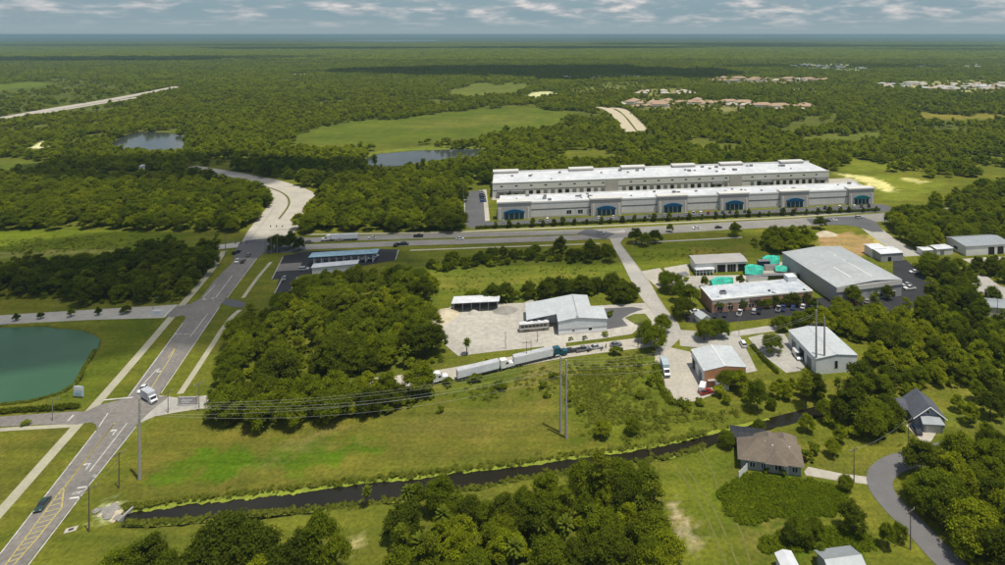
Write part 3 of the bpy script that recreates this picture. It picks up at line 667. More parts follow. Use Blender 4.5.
def arrow(u, v, u2, v2):
    a, b = P(u, v), P(u2, v2); d = (b - a).normalized(); n = Vector((-d.y, d.x, 0))
    loc = [(-1.7, -0.13), (0.5, -0.13), (0.5, 0.45), (0.15, 0.45), (0.75, 1.35), (1.35, 0.45), (0.95, 0.45), (0.95, -0.13 - 0.3), (-1.7, -0.43)]
    vs = [a + d * p[0] * 1.0 + n * p[1] * 1.1 for p in loc]
    tag(MB().add([(q.x, q.y, Z_MARK) for q in vs], [tuple(range(len(vs)))]).build('turn_arrow', M['paint_white']), kind='structure')
arrow(87.5, 466, 97, 453); arrow(114, 432, 124, 419); arrow(158.5, 371, 150, 383); arrow(204, 299, 196, 311); arrow(214, 299, 222, 287)
def roadword(txt, u, v, u2, v2, size):
    cu = bpy.data.curves.new('school_lettering', 'FONT'); cu.body = txt; cu.size = 1.0; cu.align_x = 'CENTER'; cu.align_y = 'CENTER'; cu.offset = 0.03
    o = bpy.data.objects.new('tmp', cu); COL.objects.link(o)
    dg = bpy.context.evaluated_depsgraph_get(); me = bpy.data.meshes.new_from_object(o.evaluated_get(dg)); bpy.data.objects.remove(o)
    me.materials.clear(); me.materials.append(M['paint_white'])
    o = bpy.data.objects.new('school_lettering', me); COL.objects.link(o)
    a, b = P(u, v), P(u2, v2); d = (b - a); o.location = (a.x, a.y, Z_MARK + 0.004); o.rotation_euler.z = math.atan2(d.y, d.x) - math.pi / 2
    o.scale = (size * 0.80, size * 1.45, 1); tag(o, kind='structure')
roadword('SCHOOL', 79.3, 493, 100, 466, 0.95)

# ------------------------------------------------------------------ buildings
def frame2(a, b):
    """origin, length and heading of a building front running from a to b"""
    a = Vector((a.x, a.y, 0)); b = Vector((b.x, b.y, 0)); d = b - a
    return a, d.length, math.atan2(d.y, d.x)
def footprint(o, L, D, rz, pad=3.0):
    c, s = math.cos(rz), math.sin(rz)
    NOTREE.append([(o.x + x * c - y * s, o.y + x * s + y * c) for x, y in ((-pad, -pad), (L + pad, -pad), (L + pad, D + pad), (-pad, D + pad))])
def opening(root, name, face, L, D, x0, w, z0, h, m, fm=None, mullions=0):
    """a door or window on a face: pane set in a proud frame"""
    def pl(a, b, z, zz, out0, out1, mb):
        if face == 'f': mb.box(a, -out1, z, b, -out0, zz)
        elif face == 'b': mb.box(a, D + out0, z, b, D + out1, zz)
        elif face == 'l': mb.box(-out1, a, z, -out0, b, zz)
        else: mb.box(L + out0, a, z, L + out1, b, zz)
    mb = MB(); pl(x0, x0 + w, z0, z0 + h, 0.0, 0.03, mb)
    o = mb.build(name, m, root)
    if fm:
        mb = MB(); t = 0.12
        pl(x0 - t, x0, z0 - (t if z0 > 0.2 else 0), z0 + h + t, 0.0, 0.10, mb); pl(x0 + w, x0 + w + t, z0 - (t if z0 > 0.2 else 0), z0 + h + t, 0.0, 0.10, mb)
        pl(x0, x0 + w, z0 + h, z0 + h + t, 0.0, 0.10, mb)
        for k in range(mullions):
            xx = x0 + w * (k + 1) / (mullions + 1); pl(xx - 0.05, xx + 0.05, z0, z0 + h, 0.0, 0.08, mb)
        mb.build('frame', fm, o)
    return o
def gable_hall(name, label, o, L, D, rz, H, rise, wall, roof, ridge='y', eave=0.25, ops=(), extra=None, cat='building', ridgecap=None, pos=0.5):
    """metal shed; ridge='y' runs front to back, 'x' runs left to right; rise=0 gives a flat roof"""
    root = thing(name, label, cat, o, rz); footprint(o, L, D, rz)
    e = eave
    if ridge == 'y':
        m = L * pos
        MB().side([(0, 0), (L, 0), (L, H), (m, H + rise), (0, H)], 0, D).build('wall', wall, root)
        rp = MB()
        for xa, xb in ((-e, m), (L + e, m)):
            za = H - rise * e / max(m if xa < 0 else L - m, .1)
            pts = [(xa, -e, za), (xb, -e, H + rise), (xb, D + e, H + rise), (xa, D + e, za)]
            if xa > 0: pts = pts[::-1]
            up = [(p[0], p[1], p[2] + 0.16) for p in pts]; dn = [(p[0], p[1], p[2] + 0.02) for p in pts]
            rp.add(dn + up, [(4, 5, 6, 7), (3, 2, 1, 0), (0, 1, 5, 4), (1, 2, 6, 5), (2, 3, 7, 6), (3, 0, 4, 7)])
        r = rp.build('roof', roof, root)
        if ridgecap: MB().box(m - 0.3, -e, H + rise + 0.12, m + 0.3, D + e, H + rise + 0.22).build('ridge_cap', ridgecap, r)
    else:
        m = D * pos
        MB().front([(0, 0), (D, 0), (D, H), (m, H + rise), (0, H)], 0, L).build('wall', wall, root)
        rp = MB()
        for ya, yb in ((-e, m), (D + e, m)):
            za = H - rise * e / max(m if ya < 0 else D - m, .1)
            pts = [(-e, ya, za), (L + e, ya, za), (L + e, yb, H + rise), (-e, yb, H + rise)]
            if ya > 0: pts = pts[::-1]
            up = [(p[0], p[1], p[2] + 0.16) for p in pts]; dn = [(p[0], p[1], p[2] + 0.02) for p in pts]
            rp.add(dn + up, [(4, 5, 6, 7), (3, 2, 1, 0), (0, 1, 5, 4), (1, 2, 6, 5), (2, 3, 7, 6), (3, 0, 4, 7)])
        r = rp.build('roof', roof, root)
        if ridgecap: MB().box(-e, m - 0.3, H + rise + 0.12, L + e, m + 0.3, H + rise + 0.22).build('ridge_cap', ridgecap, r)
    for op in ops: opening(root, op[0], op[1], L, D, *op[2:6], *op[6:])
    return root

# ---- the two long white warehouses
def pavilion(root, x0, w, yf, out, H, glass, awn, sgn=1):
    """entrance bay: raised parapet block, arched awning, glazed storefront (front is -y, or +y when sgn=-1)"""
    f = lambda y: yf - sgn * y
    def bx(xa, ya, za, xb, yb, zb, name, m, par):
        y0, y1 = sorted((f(ya), f(yb))); return MB().box(xa, y0, za, xb, y1, zb).build(name, m, par)
    b = bx(x0, -4.0, 0, x0 + w, out, H, 'entrance_block', M['tan_wall'], root)
    bx(x0 - 0.5, -4.4, H, x0 + w + 0.5, out + 0.5, H + 0.9, 'cornice', M['cream_wall'], b)
    aw0, aw1 = x0 + w * 0.19, x0 + w * 0.81; n = 12
    zs = H * 0.40
    prof = [(aw0, zs), (aw1, zs)] + [(aw1 - (aw1 - aw0) * i / n, zs + H * 0.08 + H * 0.14 * math.sin(math.pi * i / n)) for i in range(n + 1)]
    y0, y1 = sorted((f(out + 0.02), f(out + 1.3)))
    MB().side(prof, y0, y1).build('awning', awn, b)
    g = bx(aw0 + 0.2, out + 0.01, 0.0, aw1 - 0.2, out + 0.08, zs - 0.3, 'storefront_glass', glass, b)
    for k in range(5):
        xx = aw0 + 0.2 + (aw1 - aw0 - 0.4) * k / 4
        bx(xx - 0.15, out + 0.02, 0, xx + 0.15, out + 0.22, zs - 0.3, 'mullion', M['white_wall'], b)
    for xx in (x0 + w * 0.05, x0 + w * 0.90):
        bx(xx, out + 0.01, 0, xx + w * 0.05, out + 0.25, H * 0.72, 'pilaster', M['cream_wall'], b)

def warehouse_front():
    o, L, rz = frame2(P(497.5, 219.3), P(872, 203.2)); H = 9.6; D = 19.0
    root = thing('warehouse', 'long white-roofed warehouse with blue arched entrance awnings facing the road', 'warehouse', o, rz); footprint(o, L, D, rz, 6)
    bays = [(0.0, 21.5), (0.232, 20.5), (0.405, 20.5), (0.570, 20.5), (0.737, 20.5), (0.930, 19.0)]
    w = MB().box(1.5, 0, 0, L - 1.5, D, H).build('wall', M['cream_wall'], root)
    MB().box(1.5, 0.6, H, L - 1.5, D - 0.6, H + 0.25).build('roof', M['roof_white'], root)
    MB().box(1.2, -0.2, H, L - 1.2, 0.6, H + 1.0).build('parapet', M['white_wall'], root)
    MB().box(1.2, D - 0.6, H, L - 1.2, D + 0.2, H + 0.8).build('parapet', M['white_wall'], root)
    for x in (1.2, L - 2.0): MB().box(x, 0.6, H, x + 0.8, D - 0.6, H + 0.8).build('parapet', M['white_wall'], root)
    xs = [b[0] * L for b in bays]
    for i in range(5):
        a = xs[i] + bays[i][1]; b = xs[i + 1]
        MB().box(a + 0.1, -0.12, 5.2, b - 0.1, 0, 5.7).build('wall_band', M['band'], root)
        MB().box(a + 0.1, -0.10, 0.0, b - 0.1, 0, 1.0).build('plinth', M['tan_wall'], root)
        n = max(3, int((b - a) / 8.5))
        for k in range(1, n):
            xx = a + (b - a) * k / n; MB().box(xx - 0.07, -0.06, 1.0, xx + 0.07, 0, 5.2).build('panel_joint', M['tan_wall'], root)
    for (fx, bw), k in zip(bays, range(6)):
        pavilion(root, fx * L, bw, 0, 1.6, 10.7, M['glass_teal'], M['awning_teal'] if k == 5 else M['awning'])
    for k in range(3): opening(root, 'window', 'f', L, D, xs[0] + 45 + k * 7.5, 3.2, 1.6, 2.6, M['glass'], M['white_wall'], 1)
    for i in range(34):
        x = 8 + rnd.random() * (L - 16); y = 3 + rnd.random() * (D - 6); s = 0.7 + rnd.random() * 0.9
        MB().box(x, y, H + 0.25, x + s * 1.6, y + s, H + 0.25 + s * 0.9).build('roof_unit', M['steel'] if i % 3 else M['door_grey'], root)
    for k in range(26): opening(root, 'dock_door', 'b', L, D, 8 + k * (L - 22) / 25, 3, 1.2, 3.2, M['door_grey'])
    return o, L, rz
WF = warehouse_front()
def warehouse_rear():
    H = 10.4; o, L, rz = frame2(P(492.5, 183.6, H), P(829, 171.0, H)); D = 33.0
    root = thing('warehouse', 'rear white warehouse with a row of loading dock doors behind the front one', 'warehouse', o, rz); footprint(o, L, D, rz, 6)
    MB().box(0, 0, 0, L, D, H).build('wall', M['cream_wall'], root)
    MB().box(0.4, 0.4, H, L - 0.4, D - 0.6, H + 0.25).build('roof', M['roof_white'], root)
    MB().box(-0.2, -0.2, H, L + 0.2, 0.4, H + 0.5).build('gutter', M['white_wall'], root)
    MB().box(-0.2, D - 0.6, H, L + 0.2, D + 0.2, H + 1.4).build('parapet', M['white_wall'], root)
    for fx in (0.0, 0.225, 0.385, 0.545, 0.70, 0.90): pavilion(root, fx * L, 19 if fx < 0.89 else 20, D, 1.6, 12.0, M['glass_teal'], M['awning'], -1)
    MB().box(0.2, -0.10, 5.0, L - 0.2, 0, 5.5).build('wall_band', M['band'], root)
    n = 48
    for k in range(n):
        x = 5 + k * (L - 12) / (n - 1)
        if 0.32 < x / L < 0.36 or 0.69 < x / L < 0.73: continue
        opening(root, 'dock_door', 'f', L, D, x, 3.0, 1.1, 3.3, M['dark'] if rnd.random() < 0.55 else M['door_grey'], None)
        if k % 2 == 0: opening(root, 'high_window', 'f', L, D, x + 0.6, 2.0, 7.6, 0.9, M['glass'], None)
    for fx in (0.335, 0.705): MB().box(fx * L - 5, -0.25, 0, fx * L + 5, 0, H - 0.4).build('stair_panel', M['tan_wall'], root)
    for x in (0.012 * L, 0.05 * L, 0.63 * L, 0.78 * L, 0.955 * L): MB().box(x, -3.2, 3.8, x + 9, -0.0, 5.0).build('dock_canopy', M['door_grey'], root)
    for i in range(26):
        x = 8 + rnd.random() * (L - 16); y = 5 + rnd.random() * (D - 12); s = 0.8 + rnd.random() * 0.9
        MB().box(x, y, H + 0.25, x + s * 1.6, y + s, H + 0.25 + s * 0.9).build('roof_unit', M['steel'] if i % 3 else M['door_grey'], root)
warehouse_rear()

# ---- large grey building on the right
H = 7.5
o, L, rz = frame2(P(836.5, 287.5, H), P(901.5, 279.5, H))
b = gable_hall('grey_hall', 'large grey metal-roofed hall with two pale skylight strips beside the brown dirt lot', o, L, 44, rz, H, 1.1, M['metal_wall_g'], M['metal_roof_d'], 'y', 0.2,
   [('door', 'f', L * 0.84, 2.2, 0, 2.6, M['dark'], M['white']), ('window', 'f', L * 0.62, 3.0, 1, 1.6, M['glass'], M['white'], 1), ('window', 'f', L * 0.30, 3.0, 1, 1.6, M['glass'], M['white'], 1)], pos=0.6)
MB().box(-0.05, -0.35, 5.4, L + 0.05, 0, H - 0.02).build('fascia', M['cream_wall'], b)
def on_slope(root, L, pos, H, rise, x0, x1, y0, y1, name, m, dz=0.20):
    z = lambda x: H + rise * (x / (L * pos) if x < L * pos else (L - x) / (L * (1 - pos))) + dz
    MB().add([(x0, y0, z(x0)), (x1, y0, z(x1)), (x1, y1, z(x1)), (x0, y1, z(x0)), (x0, y0, z(x0) - .1), (x1, y0, z(x1) - .1), (x1, y1, z(x1) - .1), (x0, y1, z(x0) - .1)],
             [(0, 1, 2, 3), (0, 4, 5, 1), (1, 5, 6, 2), (2, 6, 7, 3), (3, 7, 4, 0)]).build(name, m, root)
on_slope(b, L, 0.6, H, 1.1, L * 0.35, L * 0.35 + 0.55, 6, 19, 'skylight', M['skylight'])
on_slope(b, L, 0.6, H, 1.1, L * 0.63, L * 0.63 + 0.55, 4, 21, 'skylight', M['skylight'])
on_slope(b, L, 0.6, H, 1.1, L * 0.63, L * 0.63 + 0.55, 23, 26, 'skylight', M['skylight'])
on_slope(b, L, 0.6, H, 1.1, L * 0.63, L * 0.63 + 0.55, 30, 32, 'skylight', M['skylight'])

# ---- pale metal building behind the twin poles
H = 5.6
o, L, rz = frame2(P(816.0, 359.0, H), P(857.2, 355.2, H))
gable_hall('pale_metal_building', 'pale grey metal building with a low gable roof, white van parked beside it', o, L, 20.5, rz, H, 0.9, M['metal_wall'], M['metal_roof_l'], 'y', 0.2,
   [('window', 'f', L * 0.46, 0.9, 1.6, 2.6, M['dark'], M['door_grey']), ('window', 'f', L * 0.74, 3.4, 1.0, 1.5, M['glass'], M['door_grey'], 1),
    ('roller_door', 'l', 8.5, 3.4, 0, 3.8, M['dark'], M['door_grey']), ('roller_door', 'l', 14.5, 3.4, 0, 3.8, M['door_grey'], M['white']), ('roller_door', 'l', 3.0, 3.4, 0, 3.8, M['door_grey'], M['white'])], ridgecap=M['metal_roof_l'])
# ---- brick fronted warehouse by the loading yard
H = 5.6
o, L, rz = frame2(P(704.2, 370.8, H), P(745.5, 367.0, H))
b = gable_hall('brick_front_building', 'small building with orange brick front and white metal gable roof by the pale yard', o, L, 13.5, rz, H, 1.0, M['metal_wall'], M['metal_roof_l'], 'y', 0.35,
   [('roller_door', 'l', 2.0, 3.2, 0, 3.6, M['door_grey'], M['white']), ('roller_door', 'l', 5.8, 3.2, 0, 3.6, M['white'], M['door_grey']), ('roller_door', 'l', 9.6, 3.2, 0, 3.6, M['dark'], M['white']),
    ('window', 'f', L * 0.34, 0.7, 2.4, 2.0, M['dark'])], ridgecap=M['roof_white'])
MB().side([(0.02, 0), (L - 0.02, 0), (L - 0.02, H), (L / 2, H + 1.0), (0.02, H)], -0.30, -0.0).build('brick_front', M['brick'], b)
MB().box(1.0, -1.2, 2.5, L * 0.62, -0.30, 2.7).build('porch_roof', M['tan_wall'], b)
# lean-to pump house and blocks behind it
o2 = P(717, 391.5)
t = thing('garden_shed', 'small grey flat-roofed shed at the foot of the brick building', 'shed', o2, rz)
MB().box(0, 0, 0, 4.2, 2.6, 2.3).build('wall', M['metal_wall'], t); MB().box(-0.2, -0.2, 2.3, 4.4, 2.8, 2.5).build('roof', M['door_grey'], t); MB().box(1.2, -0.04, 0, 2.2, 0, 2.0).build('door', M['door_white'], t)

# ---- long brick building with the stained white roof
H = 5.5
o, L, rz = frame2(P(712, 300.5, H), P(812.5, 291.0, H)); D = 13.5
root = thing('brick_office', 'long low brick building with a stained white flat roof and dark car park', 'building', o, rz); footprint(o, L, D, rz)
MB().box(0, 0, 0, L, D, H).build('wall', M['brick_tan'], root)
MB().box(0.3, 0.3, H, L - 0.3, D - 0.3, H + 0.15).build('roof', M['roof_stain'], root)
for a in ((-0.15, -0.15, L + 0.15, 0.3), (-0.15, D - 0.3, L + 0.15, D + 0.15), (-0.15, 0.3, 0.3, D - 0.3), (L - 0.3, 0.3, L + 0.15, D - 0.3)):
    MB().box(a[0], a[1], H - 0.25, a[2], a[3], H + 0.35).build('parapet', M['white_wall'], root)
MB().box(L * 0.0 + 0.2, -0.06, 3.6, L * 0.36, 0, 4.9).build('wall_band', M['tan_wall'], root)
MB().box(L * 0.37, -0.5, 3.8, L * 0.47, 0, 4.6).build('awning', M['band'], root)
for k in range(9): opening(root, 'window', 'f', L, D, 2.5 + k * (L - 7) / 8.4, 2.4, 1.0, 1.6, M['glass'], M['white'], 1)
u_ = MB().box(6.0, 4.2, H + 0.15, 8.6, 6.2, H + 1.3).build('roof_unit', M['steel'], root); MB().box(6.3, 4.5, H + 1.3, 8.3, 5.9, H + 1.42).build('fan_grille', M['dark'], u_)
MB().box(28, 3, H + 0.15, 28.8, 3.8, H + 0.7).build('roof_vent', M['dark'], root)
MB().box(L - 6, D - 3, H + 0.15, L - 1.5, D + 1.2, H + 2.4).build('stair_house', M['metal_wall'], root)
# ---- cream workshop with dark doors
H = 5.0
o, L, rz = frame2(P(696, 273.5), P(746.5, 271.0)); D = 10.5
b = gable_hall('cream_workshop', 'cream workshop with three dark doors and a flat grey roof beside the turquoise tarps', o, L, D, rz, H, 0.5, M['white_wall'], mat('grey beige roof', (0.40, 0.38, 0.36), (0.33, 0.315, 0.30), 0.15, 0.6), 'x', 0.6,
   [('roller_door', 'f', L * 0.42, 4.2, 0, 3.8, M['dark'], M['cream_wall']), ('roller_door', 'f', L * 0.62, 4.4, 0, 3.8, M['dark'], M['cream_wall'], 2), ('roller_door', 'f', L * 0.83, 4.2, 0, 3.8, M['dark'], M['cream_wall']),
    ('door', 'f', L * 0.36, 1.0, 0, 2.2, M['dark'], None)])
MB().box(-1.0, -3.2, 2.8, L * 0.34, -0.0, 3.1).build('porch_roof', M['roof_white'], b)
for k in range(6): MB().box(-0.8 + k * L * 0.066, -3.0, 0, -0.6 + k * L * 0.066, -2.8, 2.8).build('porch_post', M['white'], b)
MB().box(-0.6, -0.03, 1.0, L * 0.30, 0, 2.4).build('window', M['glass'], b)
# ---- small white store at the street edge and others on the right
def hut(name, label, u1, v1, u2, v2, D, H, wall, roof, rise=0.6, ridge='x', ops=(), z=0):
    o, L, rz = frame2(P(u1, v1, z), P(u2, v2, z))
    return gable_hall(name, label, o, L, D, rz, H, rise, wall, roof, ridge, 0.3, ops)
hut('white_shed', 'little white gabled shed by the dark car park', 702, 326, 710, 324, 5, 2.7, M['white_wall'], M['metal_roof_l'], 1.2, 'y', [('door', 'f', 1.0, 1.0, 0, 2.0, M['door_grey'])])
hut('white_trailer_office', 'white portable office just right of the big grey hall', 872, 257.5, 886, 256.6, 7, 4.6, M['white_wall'], M['roof_white'], 0.3, 'x', [('window', 'f', 2, 1.2, 1.2, 1.2, M['glass']), ('door', 'f', 5, 1.0, 0.3, 2.1, M['door_grey'])])
hut('flat_roof_office', 'low flat white-roofed building at the end of the side street', 881, 262, 903, 260.5, 9, 4.2, M['metal_wall_g'], M['roof_white'], 0.2, 'x', [('door', 'f', 4, 2.0, 0, 2.4, M['dark'])])
hut('storage_unit', 'narrow white storage unit left of the three-door workshop on the right', 923, 256, 933, 255.4, 5, 3.0, M['white_wall'], M['roof_white'], 0.2, 'x', [('door', 'f', 2, 2.0, 0, 2.4, M['door_grey'])])
hut('storage_unit', 'long cream storage unit beside the three-door workshop on the right', 937, 255.6, 953, 254.4, 6, 3.4, M['cream_wall'], M['roof_white'], 0.2, 'x', [('door', 'f', 2, 2.4, 0, 2.6, M['door_grey'])])
o, L, rz = frame2(P(966, 256.0), P(1012, 253.2))
gable_hall('dark_door_workshop', 'pale workshop with grey roof and dark roller doors at the right edge', o, L, 15, rz, 5.2, 1.0, M['white_wall'], M['metal_roof'], 'x', 0.4,
   [('roller_door', 'f', L * 0.48, 3.8, 0, 4.2, M['dark'], M['white']), ('roller_door', 'f', L * 0.68, 3.8, 0, 4.2, M['dark'], M['white']), ('roller_door', 'f', L * 0.86, 3.6, 0, 4.2, M['dark'], M['white']), ('window', 'l', 6, 3, 1.2, 1.6, M['glass'], M['white'])], pos=0.7)
o, L, rz = frame2(P(988, 317), P(1040, 321))
gable_hall('cream_building', 'cream building half cut by the right edge among the trees', o, L, 9, rz, 4.2, 0.4, M['cream_wall'], M['metal_roof'], 'x', 0.3, [('window', 'f', 4.6, 2.6, 1.2, 1.4, M['glass'], M['white'], 1)])

# ---- L-shaped metal building in the central yard
H = 5.6
def lbuilding():
    o, L, rz = frame2(P(558.5, 335.6), P(607, 331.8))
    root = thing('metal_workshop', 'pale blue metal workshop with a stepped roof in the middle of the yard', 'building', o, rz)
    c, s = math.cos(rz), math.sin(rz)
    D1 = 10.7; m = L * 0.40; rise = 1.0; D2 = 10.3; left = 12.0
    NOTREE.append([(o.x + x * c - y * s, o.y + x * s + y * c) for x, y in ((-20, -4), (L + 5, -4), (L + 5, 34), (-20, 34))])
    MB().side([(0, 0), (L, 0), (L, H - 0.4), (m, H + rise), (0, H)], 0, D1).build('wall', M['metal_wall'], root)
    Dt = D1 + D2; z0 = lambda x: H + rise - (m - x) * (rise / m) if x < m else H + rise - (x - m) * ((rise + 0.4) / (L - m))
    MB().box(-left, D1 + 0.02, 0, L - 5.5, Dt, H - 1.5).build('rear_wall', M['metal_wall'], root)
    def slab(x0, x1, y0, y1, name):
        a, b = z0(x0) + 0.02, z0(x1) + 0.02
        return MB().add([(x0, y0, a), (x1, y0, b), (x1, y1, b), (x0, y1, a), (x0, y0, a + .18), (x1, y0, b + .18), (x1, y1, b + .18), (x0, y1, a + .18)],
                 [(3, 2, 1, 0), (4, 5, 6, 7), (0, 1, 5, 4), (1, 2, 6, 5), (2, 3, 7, 6), (3, 0, 4, 7)]).build(name, M['metal_roof_l'], root)
    slab(-0.3, m, -0.3, D1, 'roof'); r = slab(m, L + 0.3, -0.3, D1, 'roof')
    slab(-left - 0.5, m, D1 + 0.01, Dt + 0.3, 'roof'); slab(m, L - 5.2, D1 + 0.01, Dt + 0.3, 'roof')
    # open bay front posts under the left wing
    slab(-left - 0.5, -0.35, 6.3, D1 - 0.01, 'lean_to_roof')
    for x in (-left, -left * 0.66, -left * 0.33): MB().box(x - 0.15, 6.5, 0, x + 0.15, 6.8, z0(x) - 0.05).build('post', M['steel'], root)
    MB().box(-left - 0.1, 6.6, 0, -left + 0.05, D1, z0(-left)).build('end_wall', M['metal_wall'], root)
    MB().box(m - 0.25, -0.3, H + rise + 0.16, m + 0.25, Dt + 0.3, H + rise + 0.30).build('ridge_cap', M['metal_wall_g'], r)
    MB().box(0, -0.10, 2.3, L, 0, 2.5).build('wall_band', M['metal_wall_g'], root)
    MB().box(0, -0.12, 0, L, 0, 1.1).build('plinth', M['white_wall'], root)
    opening(root, 'window', 'f', L, D1, L * 0.62, 1.3, 1.2, 1.2, M['dark'], M['white']); opening(root, 'door', 'f', L, D1, L * 0.28, 1.0, 0, 2.1, M['door_grey'], M['white'])
    opening(root, 'roller_door', 'l', L, D1, 2.0, 4.2, 0, 4.2, M['dark'], M['metal_wall_g'])
    MB().box(L * 0.36, 0.2, H + 0.9, L * 0.37 + 0.3, 0.6, H + 1.3).build('roof_vent', M['dark'], root)
lbuilding()
# ---- open fronted shed
o, L, rz = frame2(P(454, 312.5), P(497, 310.3))
root = thing('open_shed', 'open-fronted pole shed with a white roof at the back of the yard', 'shed', o, rz); footprint(o, L, 7, rz, 1)
MB().box(-0.5, 6.6, 0, L + 0.3, 6.9, 3.6).build('back_wall', M['metal_wall_g'], root)
for x in (-0.4, L + 0.05): MB().box(x, 0, 0, x + 0.2, 6.6, 3.4).build('end_wall', M['metal_wall_g'], root)
MB().add([(-1, -1.0, 4.2), (L + 1, -1.0, 4.2), (L + 1, 7.4, 3.55), (-1, 7.4, 3.55), (-1, -1, 4.4), (L + 1, -1, 4.4), (L + 1, 7.4, 3.75), (-1, 7.4, 3.75)],
         [(3, 2, 1, 0), (4, 5, 6, 7), (0, 1, 5, 4), (1, 2, 6, 5), (2, 3, 7, 6), (3, 0, 4, 7)]).build('roof', M['roof_white'], root)
for k in range(6): MB().box(k * L / 5 - 0.12, -0.2, 0, k * L / 5 + 0.12, 0.04, 4.0).build('post', M['steel'], root)
for k in range(1, 5): MB().box(k * L / 5 - 0.08, 0.1, 0, k * L / 5 + 0.08, 6.6, 3.2).build('bay_divider', M['metal_wall_g'], root)

# ---- fuel station
o, L, rz = frame2(P(308.5, 266.8), P(377, 262.4))
root = thing('fuel_canopy', 'long light blue fuel station canopy beside the cross road', 'canopy', o, rz)
MB().box(0, 0, 4.2, L, 6.5, 4.7).build('fascia', M['navy'], root)
MB().box(-0.1, -0.1, 4.7, L + 0.1, 6.6, 4.95).build('roof', M['canopy_blue'], root)
for k in range(9):
    MB().box(2 + k * (L - 4.6) / 8, 1.2, 0, 2.6 + k * (L - 4.6) / 8, 1.8, 4.2).build('column', M['white'], root)
    pm = MB().box(1.9 + k * (L - 4.6) / 8, 3.4, 0.15, 2.8 + k * (L - 4.6) / 8, 4.0, 2.1).build('fuel_pump', M['white'], root)
    MB().box(2.0 + k * (L - 4.6) / 8, 3.36, 1.2, 2.7 + k * (L - 4.6) / 8, 3.4, 1.7).build('display', M['dark'], pm)
footprint(o, L, 6, rz)
o, L, rz = frame2(P(312, 274.2), P(357, 270))
gable_hall('fuel_station_shop', 'flat white-roofed fuel station shop in front of the blue canopy', o, L, 5.0, rz, 3.2, 0.15, M['white_wall'], M['roof_white'], 'x', 0.4, [('storefront_glass', 'b', 3, L - 6, 0.3, 2.4, M['glass'], M['white'], 8), ('door', 'f', 6, 1.0, 0, 2.1, M['door_grey'])])

# ---- brown roofed house
def hip(mb, x0, y0, x1, y1, z0, z1, along='x'):
    e = min(x1 - x0, y1 - y0) / 2
    if along == 'x': a, b = (x0 + e, (y0 + y1) / 2, z1), (x1 - e, (y0 + y1) / 2, z1)
    else: a, b = ((x0 + x1) / 2, y0 + e, z1), ((x0 + x1) / 2, y1 - e, z1)
    vs = [(x0, y0, z0), (x1, y0, z0), (x1, y1, z0), (x0, y1, z0), a, b]
    if along == 'x': fs = [(0, 1, 5, 4), (1, 2, 5), (2, 3, 4, 5), (3, 0, 4), (3, 2, 1, 0)]
    else: fs = [(0, 1, 4), (1, 2, 5, 4), (2, 3, 5), (3, 0, 4, 5), (3, 2, 1, 0)]
    return mb.add(vs, fs)
o, L, rz = frame2(P(741, 468.5), P(801, 476.5))
root = thing('house', 'brown hip-roofed house with a dark screened pool behind it', 'house', o, rz); footprint(o, L, 11, rz, 2); root.scale = (1, .74, 1)
MB().box(0, 0, 0, L, 10.5, 2.9).build('wall', M['stucco_grey'], root)
MB().box(L - 6.8, 10.5, 0, L - 0.6, 15.5, 2.9).build('wall', M['stucco_grey'], root)
r = hip(MB(), -0.9, -0.9, L + 0.9, 11.4, 2.9, 7.2).build('roof', M['shingle'], root)
hip(MB(), L - 7.6, 5.0, L + 0.3, 16.3, 2.92, 5.6, 'y').build('wing_roof', M['shingle'], root)
hip(MB(), 3.2, 2.4, 12.4, 14.2, 2.94, 6.9, 'y').build('rear_roof', M['shingle'], root)
hip(MB(), L * 0.40, -1.6, L * 0.78, 6.0, 2.96, 5.3, 'y').build('front_roof', M['shingle'], root)
for x, y, z in ((6.5, 4.0, 6.3), (8.5, 3.0, 5.9), (13.0, 3.5, 5.8)): MB().box(x, y, z - 0.7, x + 0.35, y + 0.35, z + 0.1).build('roof_vent', M['white'], root)
for x, w in ((2.4, 1.4), (5.4, 1.2), (9.0, 1.8), (13.6, 1.4)): opening(root, 'window', 'f', L, 14, x, w, 0.9, 1.3, M['glass'], M['white'], 1)
opening(root, 'garage_door', 'r', L, 14, 2.2, 4.8, 0, 2.3, M['door_white'], M['white'])
opening(root, 'door', 'f', L, 14, 11.6, 0.95, 0, 2.1, M['door_white'], M['white'])
# pool screen
oc = o + Vector((math.cos(rz) * 1.0 - math.sin(rz) * 8.2, math.sin(rz) * 1.0 + math.cos(rz) * 8.2, 0))
t = thing('pool_screen', 'dark mesh pool enclosure behind the brown-roofed house', 'pool screen', oc, rz); footprint(oc, 9, 6, rz, 1); t.scale = (.9, .75, 1)
MB().front([(0, 0), (7.6, 0), (7.6, 2.4), (5.4, 3.8), (2.0, 3.8), (0, 2.9)], -4.0, 7.0).build('mesh_screen', M['screen'], t)
for x in np.linspace(-4.0, 7.0, 6):
    MB().front([(-0.05, 2.9), (2.0, 3.82), (5.4, 3.82), (7.65, 2.4), (7.65, 2.48), (5.4, 3.92), (2.0, 3.92), (-0.05, 3.0)], x - 0.05, x + 0.05).build('rib', M['dark'], t)
# white fence panel off the house corner
f0, f1 = P(739, 479.5), P(747.5, 470.5); d = f1 - f0
t = thing('white_fence', 'white privacy fence panel at the left end of the brown-roofed house', 'fence', f0, math.atan2(d.y, d.x))
n = 7
for k in range(n): MB().box(k * d.length / n + 0.02, -0.02, 0.1, (k + 1) * d.length / n - 0.02, 0.03, 2.0).build('board', M['white'], t)
for k in range(0, n + 1, 2): MB().box(k * d.length / n - 0.08, -0.09, 0, k * d.length / n + 0.08, 0.09, 2.15).build('post', M['white'], t)
MB().box(0, 0.03, 1.7, d.length, 0.08, 1.8).build('rail', M['white'], t)

